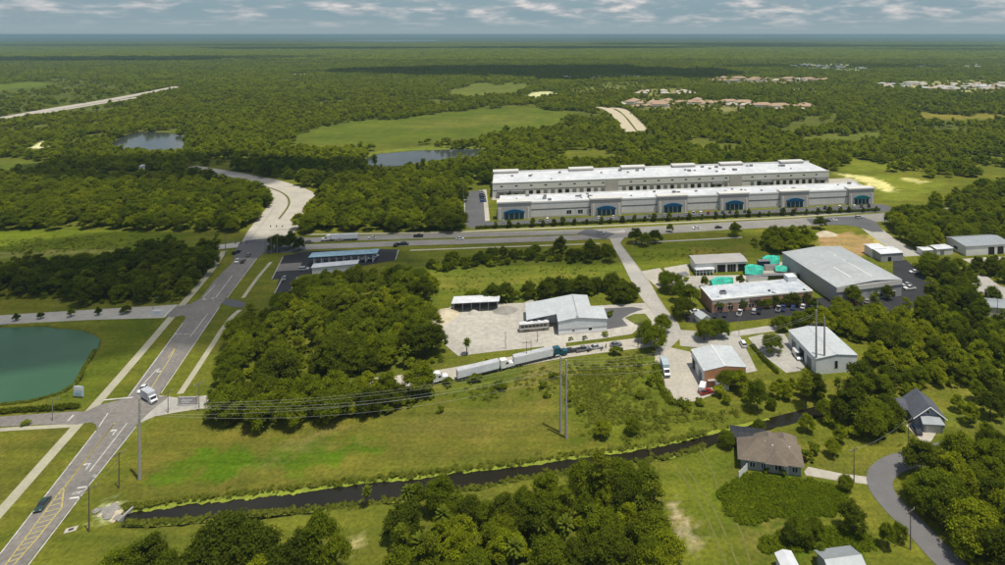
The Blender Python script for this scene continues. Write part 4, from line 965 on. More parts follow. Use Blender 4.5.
# ---- grey gabled house
def slab4(pts, name, m, root, th=0.16):
    up = [(p[0], p[1], p[2] + th) for p in pts]
    return MB().add(list(pts) + up, [(3, 2, 1, 0), (4, 5, 6, 7), (0, 1, 5, 4), (1, 2, 6, 5), (2, 3, 7, 6), (3, 0, 4, 7)]).build(name, m, root)
o, L, rz = frame2(P(914.5, 426.5), P(943.0, 426.0))
root = thing('house', 'blue grey gabled house with dark grey roof among the oaks on the right', 'house', o, rz - R(6)); footprint(o, L, 9, rz, 2)
mm = L * 0.5
MB().side([(0, 0), (L, 0), (L, 3.0), (mm, 6.3), (0, 3.0)], 0, 9).build('wall', M['stucco_blue'], root)
slab4([(-0.6, -0.5, 2.60), (mm, -0.5, 6.34), (mm, 9.4, 6.34), (-0.6, 9.4, 2.60)], 'roof', M['shingle_grey'], root)
slab4([(mm, -0.5, 6.34), (L + 0.6, -0.5, 2.60), (L + 0.6, 9.4, 2.60), (mm, 9.4, 6.34)], 'roof', M['shingle_grey'], root)
MB().box(-4.2, 4.0, 0, 0.0, 9.0, 2.7).build('side_wing', M['stucco_blue'], root)
slab4([(-4.8, 3.4, 2.7), (0, 3.4, 2.75), (0, 6.6, 4.2), (-4.8, 6.6, 4.2)], 'wing_roof', M['shingle_grey'], root)
slab4([(-4.8, 6.6, 4.2), (0, 6.6, 4.2), (0, 9.6, 2.75), (-4.8, 9.6, 2.7)], 'wing_roof', M['shingle_grey'], root)
for a, b_ in (((-0.6, 2.62), (mm, 6.36)), ((L + 0.6, 2.62), (mm, 6.36))):
    MB().tube((a[0], -0.58, a[1] + 0.05), (b_[0], -0.58, b_[1] + 0.05), 0.14, n=4).build('barge_board', M['white'], root)
g_ = MB().box(L * .18, -2.6, 0, L * .80, 0, 2.6).build('garage', M['stucco_blue'], root)
slab4([(L * .12, -3.1, 2.62), (L * .86, -3.1, 2.62), (L * .80, -0.02, 3.5), (L * .18, -0.02, 3.5)], 'garage_roof', M['metal_roof'], root)
MB().box(L * .24, -2.66, 0, L * .74, -2.6, 2.25).build('garage_door', M['door_white'], g_)
opening(root, 'gable_vent', 'f', L, 9, mm - .9, 0.8, 4.3, 0.7, M['dark'], M['white'])
opening(root, 'window', 'f', L, 9, L * 0.83, 1.0, 1.0, 1.4, M['glass'], M['white'])
# ---- roofs cut by the bottom edge
o, L, rz = frame2(P(836, 597), P(870, 592))
gable_hall('metal_roof_house', 'house roof of pale ribbed metal cut off by the bottom edge', o, L, 8, rz, 2.8, 1.6, M['stucco_grey'], M['metal_roof'], 'x', 0.5, [('window', 'f', 3, 1.4, 0.9, 1.2, M['glass'], M['white'])])
hut('white_carport', 'small white-roofed carport at the bottom edge beside the metal roof', 786, 586, 801, 584, 5, 2.6, M['white_wall'], M['roof_white'], 0.5, 'y')

# ------------------------------------------------------------------ vehicles (x forward)
def wheel_mesh(r=0.34, w=0.24):
    return MB().tube((0, -w / 2, 0), (0, w / 2, 0), r, n=12).mesh('wheel', M['rubber'])
WHEEL = wheel_mesh(); RIM = MB().tube((0, -0.13, 0), (0, 0.13, 0), 0.19, n=8).mesh('rim', M['steel'])
TWHEEL = wheel_mesh(0.52, 0.55); TRIM = MB().tube((0, -0.285, 0), (0, 0.285, 0), 0.28, n=8).mesh('rim', M['steel'])
def put(name, me, parent, loc):
    o = bpy.data.objects.new(name, me); COL.objects.link(o); o.parent = parent; o.location = loc; return o
def wheels(root, xs, y, r, W=WHEEL, Rm=RIM):
    for x in xs:
        for s in (-1, 1):
            w = put('wheel', W, root, (x, s * y, r)); put('rim', Rm, w, (0, 0, 0))
_shape = {}
def car_mesh(kind):
    if kind in _shape: return _shape[kind]
    if kind == 'sedan': L, W, prof, cab = 4.7, 0.90, [(-2.3, .28), (2.3, .28), (2.33, .62), (2.1, .80), (1.0, .92), (-1.65, .96), (-2.3, .86)], [(-1.9, .95), (1.05, .92), (0.35, 1.44), (-1.05, 1.44)]
    elif kind == 'suv': L, W, prof, cab = 4.8, 0.96, [(-2.35, .34), (2.35, .34), (2.38, .80), (2.1, .98), (1.1, 1.08), (-2.3, 1.12), (-2.38, .8)], [(-2.3, 1.1), (1.15, 1.07), (0.55, 1.74), (-2.05, 1.76)]
    elif kind == 'pickup': L, W, prof, cab = 5.6, 1.0, [(-2.8, .42), (2.75, .42), (2.8, .92), (2.5, 1.08), (1.2, 1.14), (-2.75, 1.16), (-2.8, .9)], [(-0.7, 1.14), (1.25, 1.12), (0.65, 1.84), (-0.6, 1.84)]
    else: L, W, prof, cab = 5.6, 1.0, [(-2.75, .36), (2.7, .36), (2.75, .85), (2.3, 1.15), (1.9, 1.2), (-2.75, 1.2)], [(-2.75, 1.2), (1.9, 1.2), (1.15, 2.25), (-2.7, 2.3)]
    def tap(prof, W0, W1, zlo, zhi):
        n = len(prof); wv = lambda z: W0 + (W1 - W0) * min(1, max(0, (z - zlo) / (zhi - zlo)))
        vs = [(p[0], -wv(p[1]), p[1]) for p in prof] + [(p[0], wv(p[1]), p[1]) for p in prof]
        return vs, [tuple(range(n)), tuple(range(2 * n - 1, n - 1, -1))] + [(i, n + i, n + (i + 1) % n, (i + 1) % n) for i in range(n)]
    body = MB().add(*tap(prof, W, W * 0.93, 0.3, 1.2))
    zt = max(p[1] for p in cab); roofc = [p for p in cab if p[1] > zt - 0.1]
    body.box(min(p[0] for p in roofc) + .02, -W * 0.72, zt - 0.015, max(p[0] for p in roofc) - .02, W * 0.72, zt + 0.03)
    glass = MB().add(*tap(cab, W * 0.93, W * 0.74, cab[0][1], zt))
    pil = MB()
    if kind == 'van': body.box(-2.74, -0.96, 1.15, 0.4, 0.96, 2.24)
    if kind == 'pickup': pil.box(-2.7, -0.8, 1.17, -0.75, 0.8, 1.18)
    lamp = MB(); lamp.box(prof[1][0] - 0.06, -W * 0.86, .62, prof[1][0] + 0.04, -W * 0.5, .76)
    lamp2 = MB(); lamp2.box(prof[0][0] - 0.10, -W * 0.88, .70, prof[0][0] + 0.02, -W * 0.6, .86)
    _shape[kind] = (body, glass, pil, lamp, lamp2, L, W); return _shape[kind]
_bm = {}
def make_car(kind, paint, label, u, v, uh, vh, group=None, name=None, z=Z_ROAD, loc=None, rz=None):
    """car with its middle at photo point (u, v), nose towards (uh, vh)"""
    if loc is None:
        a, b = P(u, v), P(uh, vh); d = b - a; loc = Vector((a.x, a.y, z)); rz = math.atan2(d.y, d.x)
    nm = name or {'sedan': 'car', 'suv': 'sport_utility_car', 'pickup': 'pickup_truck', 'van': 'delivery_van'}[kind]
    root = thing(nm, label, {'sedan': 'car', 'suv': 'car', 'pickup': 'pickup truck', 'van': 'van'}[kind], loc, rz, group)
    body, glass, pil, lamp, lamp2, L, W = car_mesh(kind)
    k = (kind, paint)
    if k not in _bm: _bm[k] = body.mesh('body', M['car_' + paint])
    if kind not in _bm: _bm[kind] = (glass.mesh('windows', M['glass']), lamp.mesh('headlight', M['lens']), lamp2.mesh('tail_light', M['red_lens']), pil.mesh('bed', M['dark']) if pil.v else None)
    put('body', _bm[k], root, (0, 0, 0)); g, l1, l2, bed = _bm[kind]
    put('windows', g, root, (0, 0, 0))
    if bed: put('bed', bed, root, (0, 0, 0))
    for yy in (0, W * 1.36): put('headlight', l1, root, (0, yy, 0)); put('tail_light', l2, root, (0, yy * 1.06, 0))
    wheels(root, (-L * 0.29, L * 0.30), W - 0.12, 0.34)
    return root
CARS = [
    ('sedan', 'green', 'dark green car driving on the main road beside the yellow hatching', 42.5, 507, 30, 523),
    ('sedan', 'white', 'white car right behind the white box truck', 143, 390.5, 137, 398),
    ('suv', 'black', 'dark car turning at the upper crossroads beside the signal pole', 236.5, 253.5, 246, 249),
    ('sedan', 'white', 'white car waiting on the main road below the upper crossroads', 237.5, 262.0, 231, 270),
    ('sedan', 'black', 'black car next to the white one below the upper crossroads', 243, 262.3, 249, 254),
    ('sedan', 'grey', 'grey car nearest the crossroads in the right-hand queue', 248.5, 256.0, 253, 250),
    ('sedan', 'white', 'white car on the far carriageway right of the white semi trailer', 372, 238.6, 360, 239),
    ('sedan', 'tan', 'tan car just below the white semi trailer on the cross road', 339, 241.0, 325, 241.5),
    ('pickup', 'black', 'dark pickup on the far carriageway above the fuel station', 418.5, 237.0, 430, 236.7),
    ('suv', 'black', 'black car leaving the fuel station lot', 397, 246.0, 406, 241),
    ('suv', 'navy', 'navy car on the near carriageway next to the fuel station exit', 404.5, 245.0, 415, 244.6),
    ('sedan', 'white', 'white car on the cross road left of the warehouse drive', 460, 239.6, 472, 239.2),
    ('sedan', 'grey', 'grey car on the dark crossroad stub west of the fuel station', 309, 243.0, 320, 242.5),
    ('suv', 'silver', 'silver car at the top of the commercial street', 601, 234.0, 612, 233.4),
    ('sedan', 'white', 'white car on the cross road in front of the warehouse middle', 696, 228.9, 686, 229.5),
    ('sedan', 'black', 'black car following on the cross road in front of the warehouse middle', 718.5, 228.3, 728, 227.6),
    ('sedan', 'black', 'black car near the round dark tree at the east junction', 827, 221.6, 838, 221),
    ('sedan', 'white', 'white car close behind a black car at the east junction', 834, 221.2, 844, 220.6),
    ('suv', 'silver', 'silver car on the wide pavement of the east junction', 859, 218.2, 868, 217.6),
    ('suv', 'white', 'white car parked in the lot between the brick and pale metal buildings', 743, 345.5, 738, 337),
    ('van', 'white', 'white delivery van beside the pale metal building', 797.5, 357.5, 802, 364),
    ('sedan', 'black', 'black car parked on the truck lane next to the teal semi', 570.5, 352.2, 579, 351),
    ('pickup', 'grey', 'grey pickup parked on the truck lane behind the round bush', 583, 351.0, 591, 349.6),
    ('sedan', 'silver', 'silver car among the motorbikes on the truck lane', 596, 348.6, 604, 347.5),
    ('sedan', 'grey', 'grey car farthest right on the truck lane', 616, 346.0, 624, 344.8),
    ('suv', 'silver', 'silver car left of the fuel station shop', 304, 270.3, 312, 269.8),
    ('pickup', 'white', 'white pickup right of the fuel canopy', 374, 258.2, 382, 254),
    ('sedan', 'white', 'white car beside the white pickup at the fuel canopy', 366, 260.0, 374, 259.4),
    ('sedan', 'grey', 'grey car on the southern drive of the fuel station', 284.5, 279.5, 280, 288),
    ('sedan', 'red', 'red car against the brick wall of the loading yard', 706, 393.5, 710, 392.5),
    ('sedan', 'white', 'white car beside the white shed near the street', 695, 312.8, 700, 312),
    ('sedan', 'white', 'white car in the black lot right of the grey hall', 914, 272.8, 906, 273.4),
    ('sedan', 'silver', 'silver car at the front corner of the grey hall', 906.5, 285.8, 899, 286.6),
    ('pickup', 'white', 'white pickup below the silver car at the grey hall corner', 909.5, 289.4, 900, 290.4),
    ('sedan', 'navy', 'navy car on the residential drive of the grey house', 916, 431.5, 911, 425),
]
for c in CARS: make_car(*c)
# rows of parked cars
pal = ['white', 'silver', 'grey', 'black', 'white', 'red', 'blue', 'silver', 'navy', 'tan']
def row(u1, v1, u2, v2, n, du, dv, grp, where, z=Z_YARD, prob=0.8):
    for k in range(n):
        if rnd.random() > prob: continue
        t = (k + 0.5) / n; u = u1 + (u2 - u1) * t; v = v1 + (v2 - v1) * t; pc = rnd.choice(pal); kd = rnd.choice(['sedan', 'suv', 'sedan', 'pickup'])
        nm = {'sedan': 'car', 'suv': 'tall car', 'pickup': 'pickup'}[kd]
        make_car(kd, pc, f'{pc} {nm} parked {where}', u, v, u + du, v + dv, grp, z=z)
row(500, 222.4, 880, 206.2, 52, 0.5, -4, 'cars parked before the front warehouse', 'in the long row before the front warehouse', prob=0.62)
row(481.5, 192, 483.5, 203, 5, 4, -0.1, 'cars parked beside the warehouse', 'in the lot left of the warehouses', prob=1)
row(708, 317.5, 815, 306.5, 22, 1.5, -5, 'cars parked before the brick office', 'in the black lot before the long brick building', prob=0.3)
row(850, 304, 905, 299, 8, 1.5, -5, 'cars parked before the grey hall', 'in the black lot before the grey hall', prob=0.5)

def box_truck(label, u, v, uh, vh, cabm, boxm, s=1.0, z=Z_ROAD, name='box_truck'):
    a, b = P(u, v), P(uh, vh); d = b - a
    root = thing(name, label, 'truck', (a.x, a.y, z), math.atan2(d.y, d.x)); root.scale = (s, s, s)
    MB().box(-4.4, -1.25, 1.05, 1.6, 1.25, 3.75).build('cargo_box', boxm, root)
    MB().box(-4.42, -1.15, 1.15, -4.36, 1.15, 3.6).build('rear_door', M['door_grey'], root)
    MB().box(-4.3, -0.5, 0.7, 3.4, 0.5, 1.04).build('chassis', M['dark'], root)
    cab = MB().side([(1.75, .6), (4.1, .6), (4.15, 1.35), (3.2, 1.6), (2.7, 2.55), (1.75, 2.6)], -1.08, 1.08).build('cab', cabm, root)
    MB().side([(3.22, 1.62), (2.74, 2.5), (2.70, 2.5), (3.16, 1.62)], -0.95, 0.95).build('windshield', M['glass'], cab)
    for y in (-1.10, 1.085): MB().box(2.0, y, 1.65, 2.75, y + 0.015, 2.3).build('side_window', M['glass'], cab)
    MB().box(4.14, -0.9, .75, 4.2, .9, 1.1).build('grille', M['dark'], cab)
    for y in (-0.95, 0.65): MB().box(4.12, y, 1.1, 4.2, y + 0.3, 1.3).build('headlight', M['lens'], cab)
    wheels(root, (-3.0, 2.9), 0.98, 0.45)
    return root
box_truck('white box truck turning off the main road at the lower crossroads', 149.5, 401, 158, 406.5, M['white'], mat('grey cargo box', (0.50, 0.52, 0.56), None, .4, .5), .86)
box_truck('box truck with pale blue cargo box backed into the pale loading yard', 665.5, 372.5, 668.5, 381, M['white'], mat('pale blue cargo box', (0.42, 0.50, 0.55), None, 0.5, 0.5), 0.95, Z_YARD)
# small flat trailer in the yard
a = P(702.5, 391.0); t = thing('utility_trailer', 'small white enclosed trailer at the low end of the loading yard', 'trailer', (a.x, a.y, Z_YARD), R(70))
MB().box(-1.9, -0.95, 0.55, 1.9, 0.95, 2.2).build('cargo_box', M['white'], t); MB().box(1.9, -0.05, 0.5, 3.0, 0.05, 0.62).build('drawbar', M['steel'], t); wheels(t, (-0.3,), 0.98, 0.34)

def semi(label, a, b, cabm, with_trailer=True, z=Z_ROAD, cab=True, L=15.2, name='semi_truck'):
    d = b - a; rz = math.atan2(d.y, d.x)
    root = thing(name, label, 'truck', (a.x, a.y, z), rz); root.scale = (.97, .95, .9)
    if with_trailer:
        tr = MB().box(0, -1.3, 1.15, L, 1.3, 4.05).build('trailer', M['trailer'], root)
        MB().box(0.02, -1.28, 4.05, L - 0.02, 1.28, 4.10).build('trailer_roof', M['trailer_roof'], tr)
        for y in (-1.33, 1.30): MB().box(0, y, 1.15, L, y + 0.03, 1.35).build('side_rail', M['steel'], tr)
        for y in (-1.2, 0.02): MB().box(-0.05, y, 1.3, -0.005, y + 1.18, 3.95).build('rear_door', M['door_white'], tr)
        MB().box(0.6, -0.5, 0.8, L - 0.5, 0.5, 1.14).build('subframe', M['dark'], tr)
        for y in (-0.9, 0.8): MB().box(L - 4.0, y, 0.15, L - 3.85, y + 0.1, 1.15).build('landing_leg', M['steel'], tr)
        wheels(root, (1.6, 2.9), 1.0, 0.52, TWHEEL, TRIM)
        x = L - 0.9
    else: x = 0.0
    if cab:
        MB().box(x - 0.2, -0.5, 0.75, x + 6.6, 0.5, 1.1).build('chassis', M['dark'], root)
        c = MB().side([(x + 1.5, 1.05), (x + 6.9, .65), (x + 7.0, 1.6), (x + 6.6, 1.95), (x + 5.0, 2.15), (x + 4.4, 3.05), (x + 3.7, 3.75), (x + 1.5, 3.95)], -1.2, 1.2).build('cab', cabm, root)
        MB().side([(x + 5.04, 2.18), (x + 4.46, 3.02), (x + 4.40, 3.0), (x + 4.97, 2.16)], -1.05, 1.05).build('windshield', M['glass'], c)
        for y in (-1.215, 1.2): MB().box(x + 3.4, y, 2.1, x + 4.35, y + 0.015, 2.85).build('side_window', M['glass'], c)
        for y in (-1.23, 1.2): MB().box(x + 1.7, y, 1.1, x + 3.3, y + 0.03, 1.25).build('side_step', M['steel'], c)
        for y in (-1.05, 0.65): MB().box(x + 6.92, y, 1.2, x + 7.03, y + 0.4, 1.5).build('headlight', M['lens'], c)
        MB().box(x + 6.98, -0.5, 0.9, x + 7.05, 0.5, 1.7).build('grille', M['steel'], c)
        for y in (-1.25, 0.85): MB().tube((x + 1.9, y + 0.2, 0.85), (x + 3.4, y + 0.2, 0.85), 0.33, n=10).build('fuel_tank', M['steel'], root)
        wheels(root, (x + 0.3, x + 1.6, x + 5.8), 1.0, 0.52, TWHEEL, TRIM)
    NOTREE.append([(a.x - 3, a.y - 4), (b.x + 8, b.y - 4), (b.x + 8, b.y + 5), (a.x - 3, a.y + 5)])
    return root
a, b = P(457, 380.5), P(497, 370.5); semi('white-cab semi truck with grey trailer, middle of the three on the truck lane', a, b, M['white'], z=Z_ROAD)
a, b = P(513.5, 366.5), P(552, 357.5); semi('semi truck with teal cab at the head of the truck lane', a, b, M['truck_teal'], z=Z_ROAD)
a, b = P(428, 384.4), P(447, 380.0); semi('white semi tractor without trailer at the wood edge, rearmost on the truck lane', a, b, M['white'], False, z=Z_ROAD)
a, b = P(331, 240.8), P(358, 239.8); semi('white semi truck on the far carriageway above the fuel station', b, a, M['white'])
# touring coach beside the workshop
a, b = P(519, 331.5), P(549, 328.8); d = b - a
t = thing('touring_coach', 'long brown and white coach parked in front of the metal workshop', 'bus', (a.x, a.y, Z_YARD), math.atan2(d.y, d.x)); Lc = 12.2
MB().side([(0, .45), (Lc - .3, .45), (Lc, 1.2), (Lc - .15, 3.1), (0.1, 3.1)], -1.25, 1.25).build('body', mat('coach taupe', (0.28, 0.25, 0.20), (0.20, 0.18, 0.15), 0.4, 0.5), t)
r = MB().box(0.1, -1.22, 3.1, Lc - 0.2, 1.22, 3.25).build('roof', M['roof_white'], t)
for x in (1.5, 4.5, 7.6, 10.2): MB().box(x, -0.5, 3.25, x + 1.0, 0.5, 3.55).build('roof_unit', M['white'], r)
for k in range(7): MB().box(0.8 + k * 1.5, -1.27, 1.8, 2.0 + k * 1.5, -1.25, 2.7).build('side_window', M['glass'], t)
MB().box(0.2, -1.265, 1.25, Lc - 0.5, -1.25, 1.5).build('stripe', M['white'], t)
wheels(t, (2.2, 3.4, Lc - 2.3), 1.05, 0.5, TWHEEL, TRIM)
# motorbikes on the lane
for k, (u, v, lab) in enumerate([(589.5, 351.8, 'left'), (602, 350.0, 'middle'), (606, 347.2, 'right')]):
    a = P(u, v); t = thing('motorcycle', f'black and chrome motorbike parked on the truck lane, {lab} of three', 'motorcycle', (a.x, a.y, Z_ROAD), R(40 + 25 * k), 'motorbikes on the truck lane')
    MB().side([(-0.5, .5), (0.45, .5), (0.6, .85), (0.2, 1.0), (-0.2, .85), (-0.9, .9), (-0.9, .75)], -0.17, 0.17).build('frame', M['car_black'], t)
    MB().tube((0.85, -0.08, 0.33), (0.55, 0, 1.05), 0.05, n=6).build('fork', M['steel'], t); MB().tube((0.5, -0.4, 1.1), (0.5, 0.4, 1.1), 0.03, n=6).build('handlebar', M['steel'], t)
    for x in (-0.7, 0.85): MB().tube((x, -0.07, .33), (x, .07, .33), .33, n=12).build('wheel', M['rubber'], t)

# turquoise shrink-wrapped boats and covered stores
def tarp(label, u, v, L, W, H, rz):
    a = P(u, v); t = thing('covered_boat', label, 'covered boat', (a.x, a.y, 0), rz)
    NOTREE.append([(a.x - L * .6, a.y - W), (a.x + L * .6, a.y - W), (a.x + L * .6, a.y + W), (a.x - L * .6, a.y + W)])
    n = 9; vs = []; fs = []; m = 7
    for i in range(n):
        s = i / (n - 1) * 2 - 1; wv = W / 2 * (1 - max(0, s) ** 2.2 * 0.8); hv = H * (0.86 + 0.14 * math.cos(2.2 * s))
        for j in range(m):
            q = j / (m - 1) * 2 - 1
            vs.append((s * L / 2, q * wv, 0.9 + (hv - 0.9) * (1 - abs(q) ** 1.7) * (1 + 0.14 * math.sin(7 * i + 3 * j) + .06 * math.sin(17 * i - 5 * j))))
    for i in range(n - 1):
        for j in range(m - 1): a0 = i * m + j; fs.append((a0, a0 + m, a0 + m + 1, a0 + 1))
    fs.append(tuple(range(m))); fs.append(tuple(range(n * m - 1, n * m - m - 1, -1)))
    fs.append(tuple([i * m for i in range(n)][::1] + [i * m + m - 1 for i in range(n - 1, -1, -1)]))
    MB().add(vs, fs).build('tarp', M['tarp'], t)
    MB().box(-L * .45, -W * .34, 0.35, L * .34, W * .34, 0.95).build('hull', M['hull'], t)
    for x in (-L * .3, L * .2):
        for y in (-W * .3, W * .3): MB().box(x - .12, y - .12, 0, x + .12, y + .12, 0.4).build('stand', M['steel'], t)
tarp('wide turquoise tarp in front of the cream workshop beside a dark tree', 722, 286.5, 11.0, 6.0, 4.6, R(8))
tarp('peaked turquoise tarp just right of the cream workshop', 754, 274.0, 9.0, 6.5, 4.8, R(-12))
tarp('turquoise tarp farthest back near the light green trees', 771, 264.0, 9.5, 6.0, 4.6, R(5))
tarp('low turquoise tarp nearest the grey hall', 781.5, 271.5, 6.5, 4.5, 3.0, R(-10))
def crate(name, label, u, v, L, W, H, rz, m, cat='container'):
    a = P(u, v); t = thing(name, label, cat, (a.x, a.y, 0), rz)
    MB().box(-L / 2, -W / 2, 0.1, L / 2, W / 2, H).build('body', m, t); MB().box(-L / 2 + .02, -W / 2 + .02, H, L / 2 - .02, W / 2 - .02, H + .06).build('lid', M['door_grey'] if m is not M['dark'] else M['steel'], t)
    for s in (-1, 1): MB().box(s * L * .3 - .1, -W / 2, 0, s * L * .3 + .1, W / 2, .1).build('skid', M['dark'], t)
crate('storage_container', 'dark container between two turquoise tarps', 763.5, 266.5, 6, 3, 3.2, R(5), M['navy'])
crate('storage_container', 'long dark hedge-green container in front of the low tarp', 779, 279.5, 17, 3, 2.6, R(4), mat('dark green container', (0.045, 0.05, 0.04), None, 1, 0.7))
crate('storage_container', 'white container row between the tarps and the stained roof', 757, 281, 10, 3, 2.4, R(8), M['white'])
crate('storage_container', 'pale container with rusty end in front of the farthest tarp', 771, 269.8, 6.5, 2.5, 2.4, R(4), M['tan_wall'])
crate('pallet_stack', 'stack of pale pallets on the sandy drive left of the cream workshop', 683, 275.8, 5, 3, 1.2, R(20), M['tan_wall'], 'pallets')
crate('pallet_stack', 'grey pallets beside the hedge left of the stained roof', 690, 290, 5, 3, 1.0, R(30), M['rock'], 'pallets')

# heaps in the yard
def heap(name, label, u, v, rx, ry, h, m, seed, cat='heap'):
    a = P(u, v); n, k = 14, 8; vs = []; fs = []
    for j in range(k):
        q = j / (k - 1)
        for i in range(n):
            t = 2 * math.pi * i / n; w = 1 + 0.25 * mnoise.noise(Vector((math.cos(t) * 1.5, math.sin(t) * 1.5, seed)))
            vs.append((math.cos(t) * rx * (1 - q) * w, math.sin(t) * ry * (1 - q) * w, h * (1 - (1 - q) ** 1.4) * (1 + .2 * mnoise.noise(Vector((i, j, seed))))))
    for j in range(k - 1):
        for i in range(n): fs.append((j * n + i, j * n + (i + 1) % n, (j + 1) * n + (i + 1) % n, (j + 1) * n + i))
    o = MB().add(vs, fs).build(name, m, None, (a.x, a.y, 0.02)); tag(o, label, cat)
heap('sand_heap', 'pale sand heap left of the open shed', 446, 315, 6.0, 6.5, 2.4, M['sand'], 1.0)
heap('sand_heap', 'smaller pale sand heap in front of the big one by the wood', 441, 321, 4.0, 4.0, 1.0, M['sand'], 5.0)
heap('gravel_heap', 'small pale gravel heap in front of the open shed', 473.5, 313.5, 2.6, 2.2, 1.6, M['limerock'], 2.0)
heap('rubble_heap', 'grey rubble heap right of the open shed', 505, 310.5, 6, 4, 1.8, M['rock'], 3.0)
heap('sand_heap', 'white sand heap on the edge of the brown dirt lot', 826, 234.5, 6, 5, 2.2, M['sand'], 4.0)
heap('sand_heap', 'smaller white sand heap left of the dirt lot one', 819.5, 235.8, 3, 3, 1.2, M['sand'], 9.0)
# riprap at the canal head
for k in range(46):
    u, v = 111 + rnd.gauss(0, 5.5), 513 + rnd.gauss(0, 4.0); a = P(u, v); s = 0.35 + rnd.random() * 0.75; vs = []
    q = MB(); n = 6
    for j, (zz, rr) in enumerate(((-.2, .8), (.25, 1.0), (.6, .55))):
        for i in range(n):
            t = 2 * math.pi * i / n + j; w = rr * (0.8 + 0.4 * rnd.random()); vs.append((math.cos(t) * w * s, math.sin(t) * w * s, zz * s))
    q.add(vs, [(i, (i + 1) % n, n + (i + 1) % n, n + i) for i in range(n)] + [(n + i, n + (i + 1) % n, 2 * n + (i + 1) % n, 2 * n + i) for i in range(n)] + [tuple(range(2 * n, 3 * n))])
    o = q.build('riprap_stone', M['rock'] if k % 3 else M['sand'], None, (a.x, a.y, 0.0)); tag(o, 'pale riprap stone piled at the head of the canal', 'stone', 'riprap stones at the canal head')
# box shed by the yard truck gate, culvert
a = P(126.5, 514); t = thing('culvert_pipe', 'grey concrete culvert mouth at the head of the canal', 'culvert', (a.x, a.y, -0.6), R(-5))
MB().box(-0.5, -2.2, -1.0, 0.0, 2.2, 0.75).build('headwall', M['conc_pole'], t)
MB().tube((-0.2, 0, -0.3), (0.35, 0, -0.3), 0.75, n=14).build('pipe', M['dark'], t)

# ------------------------------------------------------------------ signs, poles, wires
a = P(78.5, 398); t = thing('billboard', 'pale blue sign board on posts between the teal pond and the street', 'sign', a, R(-6))
MB().box(-1.75, -0.12, 0.6, 1.75, 0.12, 3.9).build('panel', M['sign_face'], t); MB().box(-1.6, -0.15, 2.6, 1.6, -0.12, 3.7).build('upper_board', M['white'], t)
for k in range(3): MB().box(-1.4, -0.17, 1.0 + k * 0.45, 1.4 - 0.5 * (k % 2), -0.12, 1.2 + k * 0.45).build('line', M['canopy_blue'], t)
for x in (-1.6, 1.4): MB().box(x, -0.1, 0, x + 0.2, 0.1, 4.0).build('post', M['steel'], t)
a = P(188, 405); t = thing('monument_sign', 'low mauve monument sign wall on the east driveway', 'sign', a, R(3))
MB().box(-2.6, -0.25, 0.3, 2.6, 0.25, 2.6).build('panel', M['panel_purple'], t); MB().box(-3.0, -0.6, 0, 3.0, 0.6, 0.3).build('plinth', M['conc_pole'], t)
for x in (-2.9, 2.6): MB().box(x, -0.35, 0, x + 0.3, 0.35, 2.8).build('pier', M['conc_pole'], t)
MB().box(-1.9, -0.28, 1.5, 1.4, -0.25, 1.9).build('raised_band', M['white_wall'], t); MB().box(-1.9, -0.28, 0.9, 0.6, -0.25, 1.15).build('raised_band', M['white_wall'], t)
a = P(157.5, 315.5); t = thing('entrance_sign', 'white entrance sign block on the median of the upper west street', 'sign', a, R(2))
MB().box(-2.0, -0.3, 0.2, 2.0, 0.3, 2.3).build('panel', M['white'], t); MB().box(-2.2, -0.5, 0, 2.2, 0.5, 0.2).build('plinth', M['conc_pole'], t); MB().box(-1.5, -0.33, 0.9, 1.5, -0.3, 1.6).build('board', M['sign_face'], t)
for k, (u, v, w, lab) in enumerate([(94.5, 479.5, .6, 'pair of small white marker signs on the verge near the wooden pole')]):
    a = P(u, v); t = thing('marker_sign', lab, 'sign', a, R(20)); MB().box(-.3, -.02, .6, .3, .02, 1.3).build('plate', M['white'], t); MB().tube((0, .05, 0), (0, .05, 1.3), .04, n=6).build('post', M['steel'], t)
a = P(71, 530); t = thing('utility_cover', 'square pale concrete drain cover in the verge', 'drain', (a.x, a.y, 0), R(25))
MB().box(-1.2, -0.8, 0, 1.2, 0.8, 0.12).build('slab', M['concrete'], t); MB().box(-.5, -.35, .12, .5, .35, .14).build('grate', M['dark'], t)

TOPS = {}
def pole(key, label, u, v, vtop, r, m, arms=0, rz=0.0, n=10, group=None, name='utility_pole'):
    a = P(u, v); h = height_at(u, v, vtop)
    t = thing(name, label, 'pole', a, rz, group)
    MB().tube((0, 0, -0.2), (0, 0, h), r, r * 0.55, n).build('shaft', m, t)
    pts = []
    if arms:
        for k in range(arms):
            z = h - 0.6 - 2.4 * k
            MB().box(-1.5, -0.08, z, 1.5, 0.08, z + 0.15).build('crossarm', m, t)
            for x in (-1.4, 0.0, 1.4):
                if abs(x) < 0.1 and k == 0: continue
                MB().tube((x, 0, z + 0.15), (x, 0, z + 0.5), 0.07, 0.05, 6).build('insulator', M['white'], t)
                pts.append(a + Vector((x * math.cos(rz), x * math.sin(rz), z + 0.5)))
    else:
        for k in range(4):
            z = h - 0.8 - 1.6 * k; x = 0.7 if k % 2 else -0.7
            MB().tube((0, 0, z - 0.1), (x, 0, z + 0.1), 0.06, 0.05, 6).build('insulator', M['steel'], t); pts.append(a + Vector((x * math.cos(rz), x * math.sin(rz), z + 0.1)))
    TOPS[key] = pts; return t
pole('big', 'tall concrete power pole beside the lower crossroads', 139.5, 479.5, 398, 0.42, M['conc_pole'], rz=R(90))
pole('w1', 'brown wooden utility pole left of the tall concrete pole', 119, 488.5, 452, 0.17, M['wood_pole'], 1, R(60))
pole('w2', 'brown wooden utility pole on the verge beside the school marking', 89, 532, 487, 0.17, M['wood_pole'], 1, R(60))
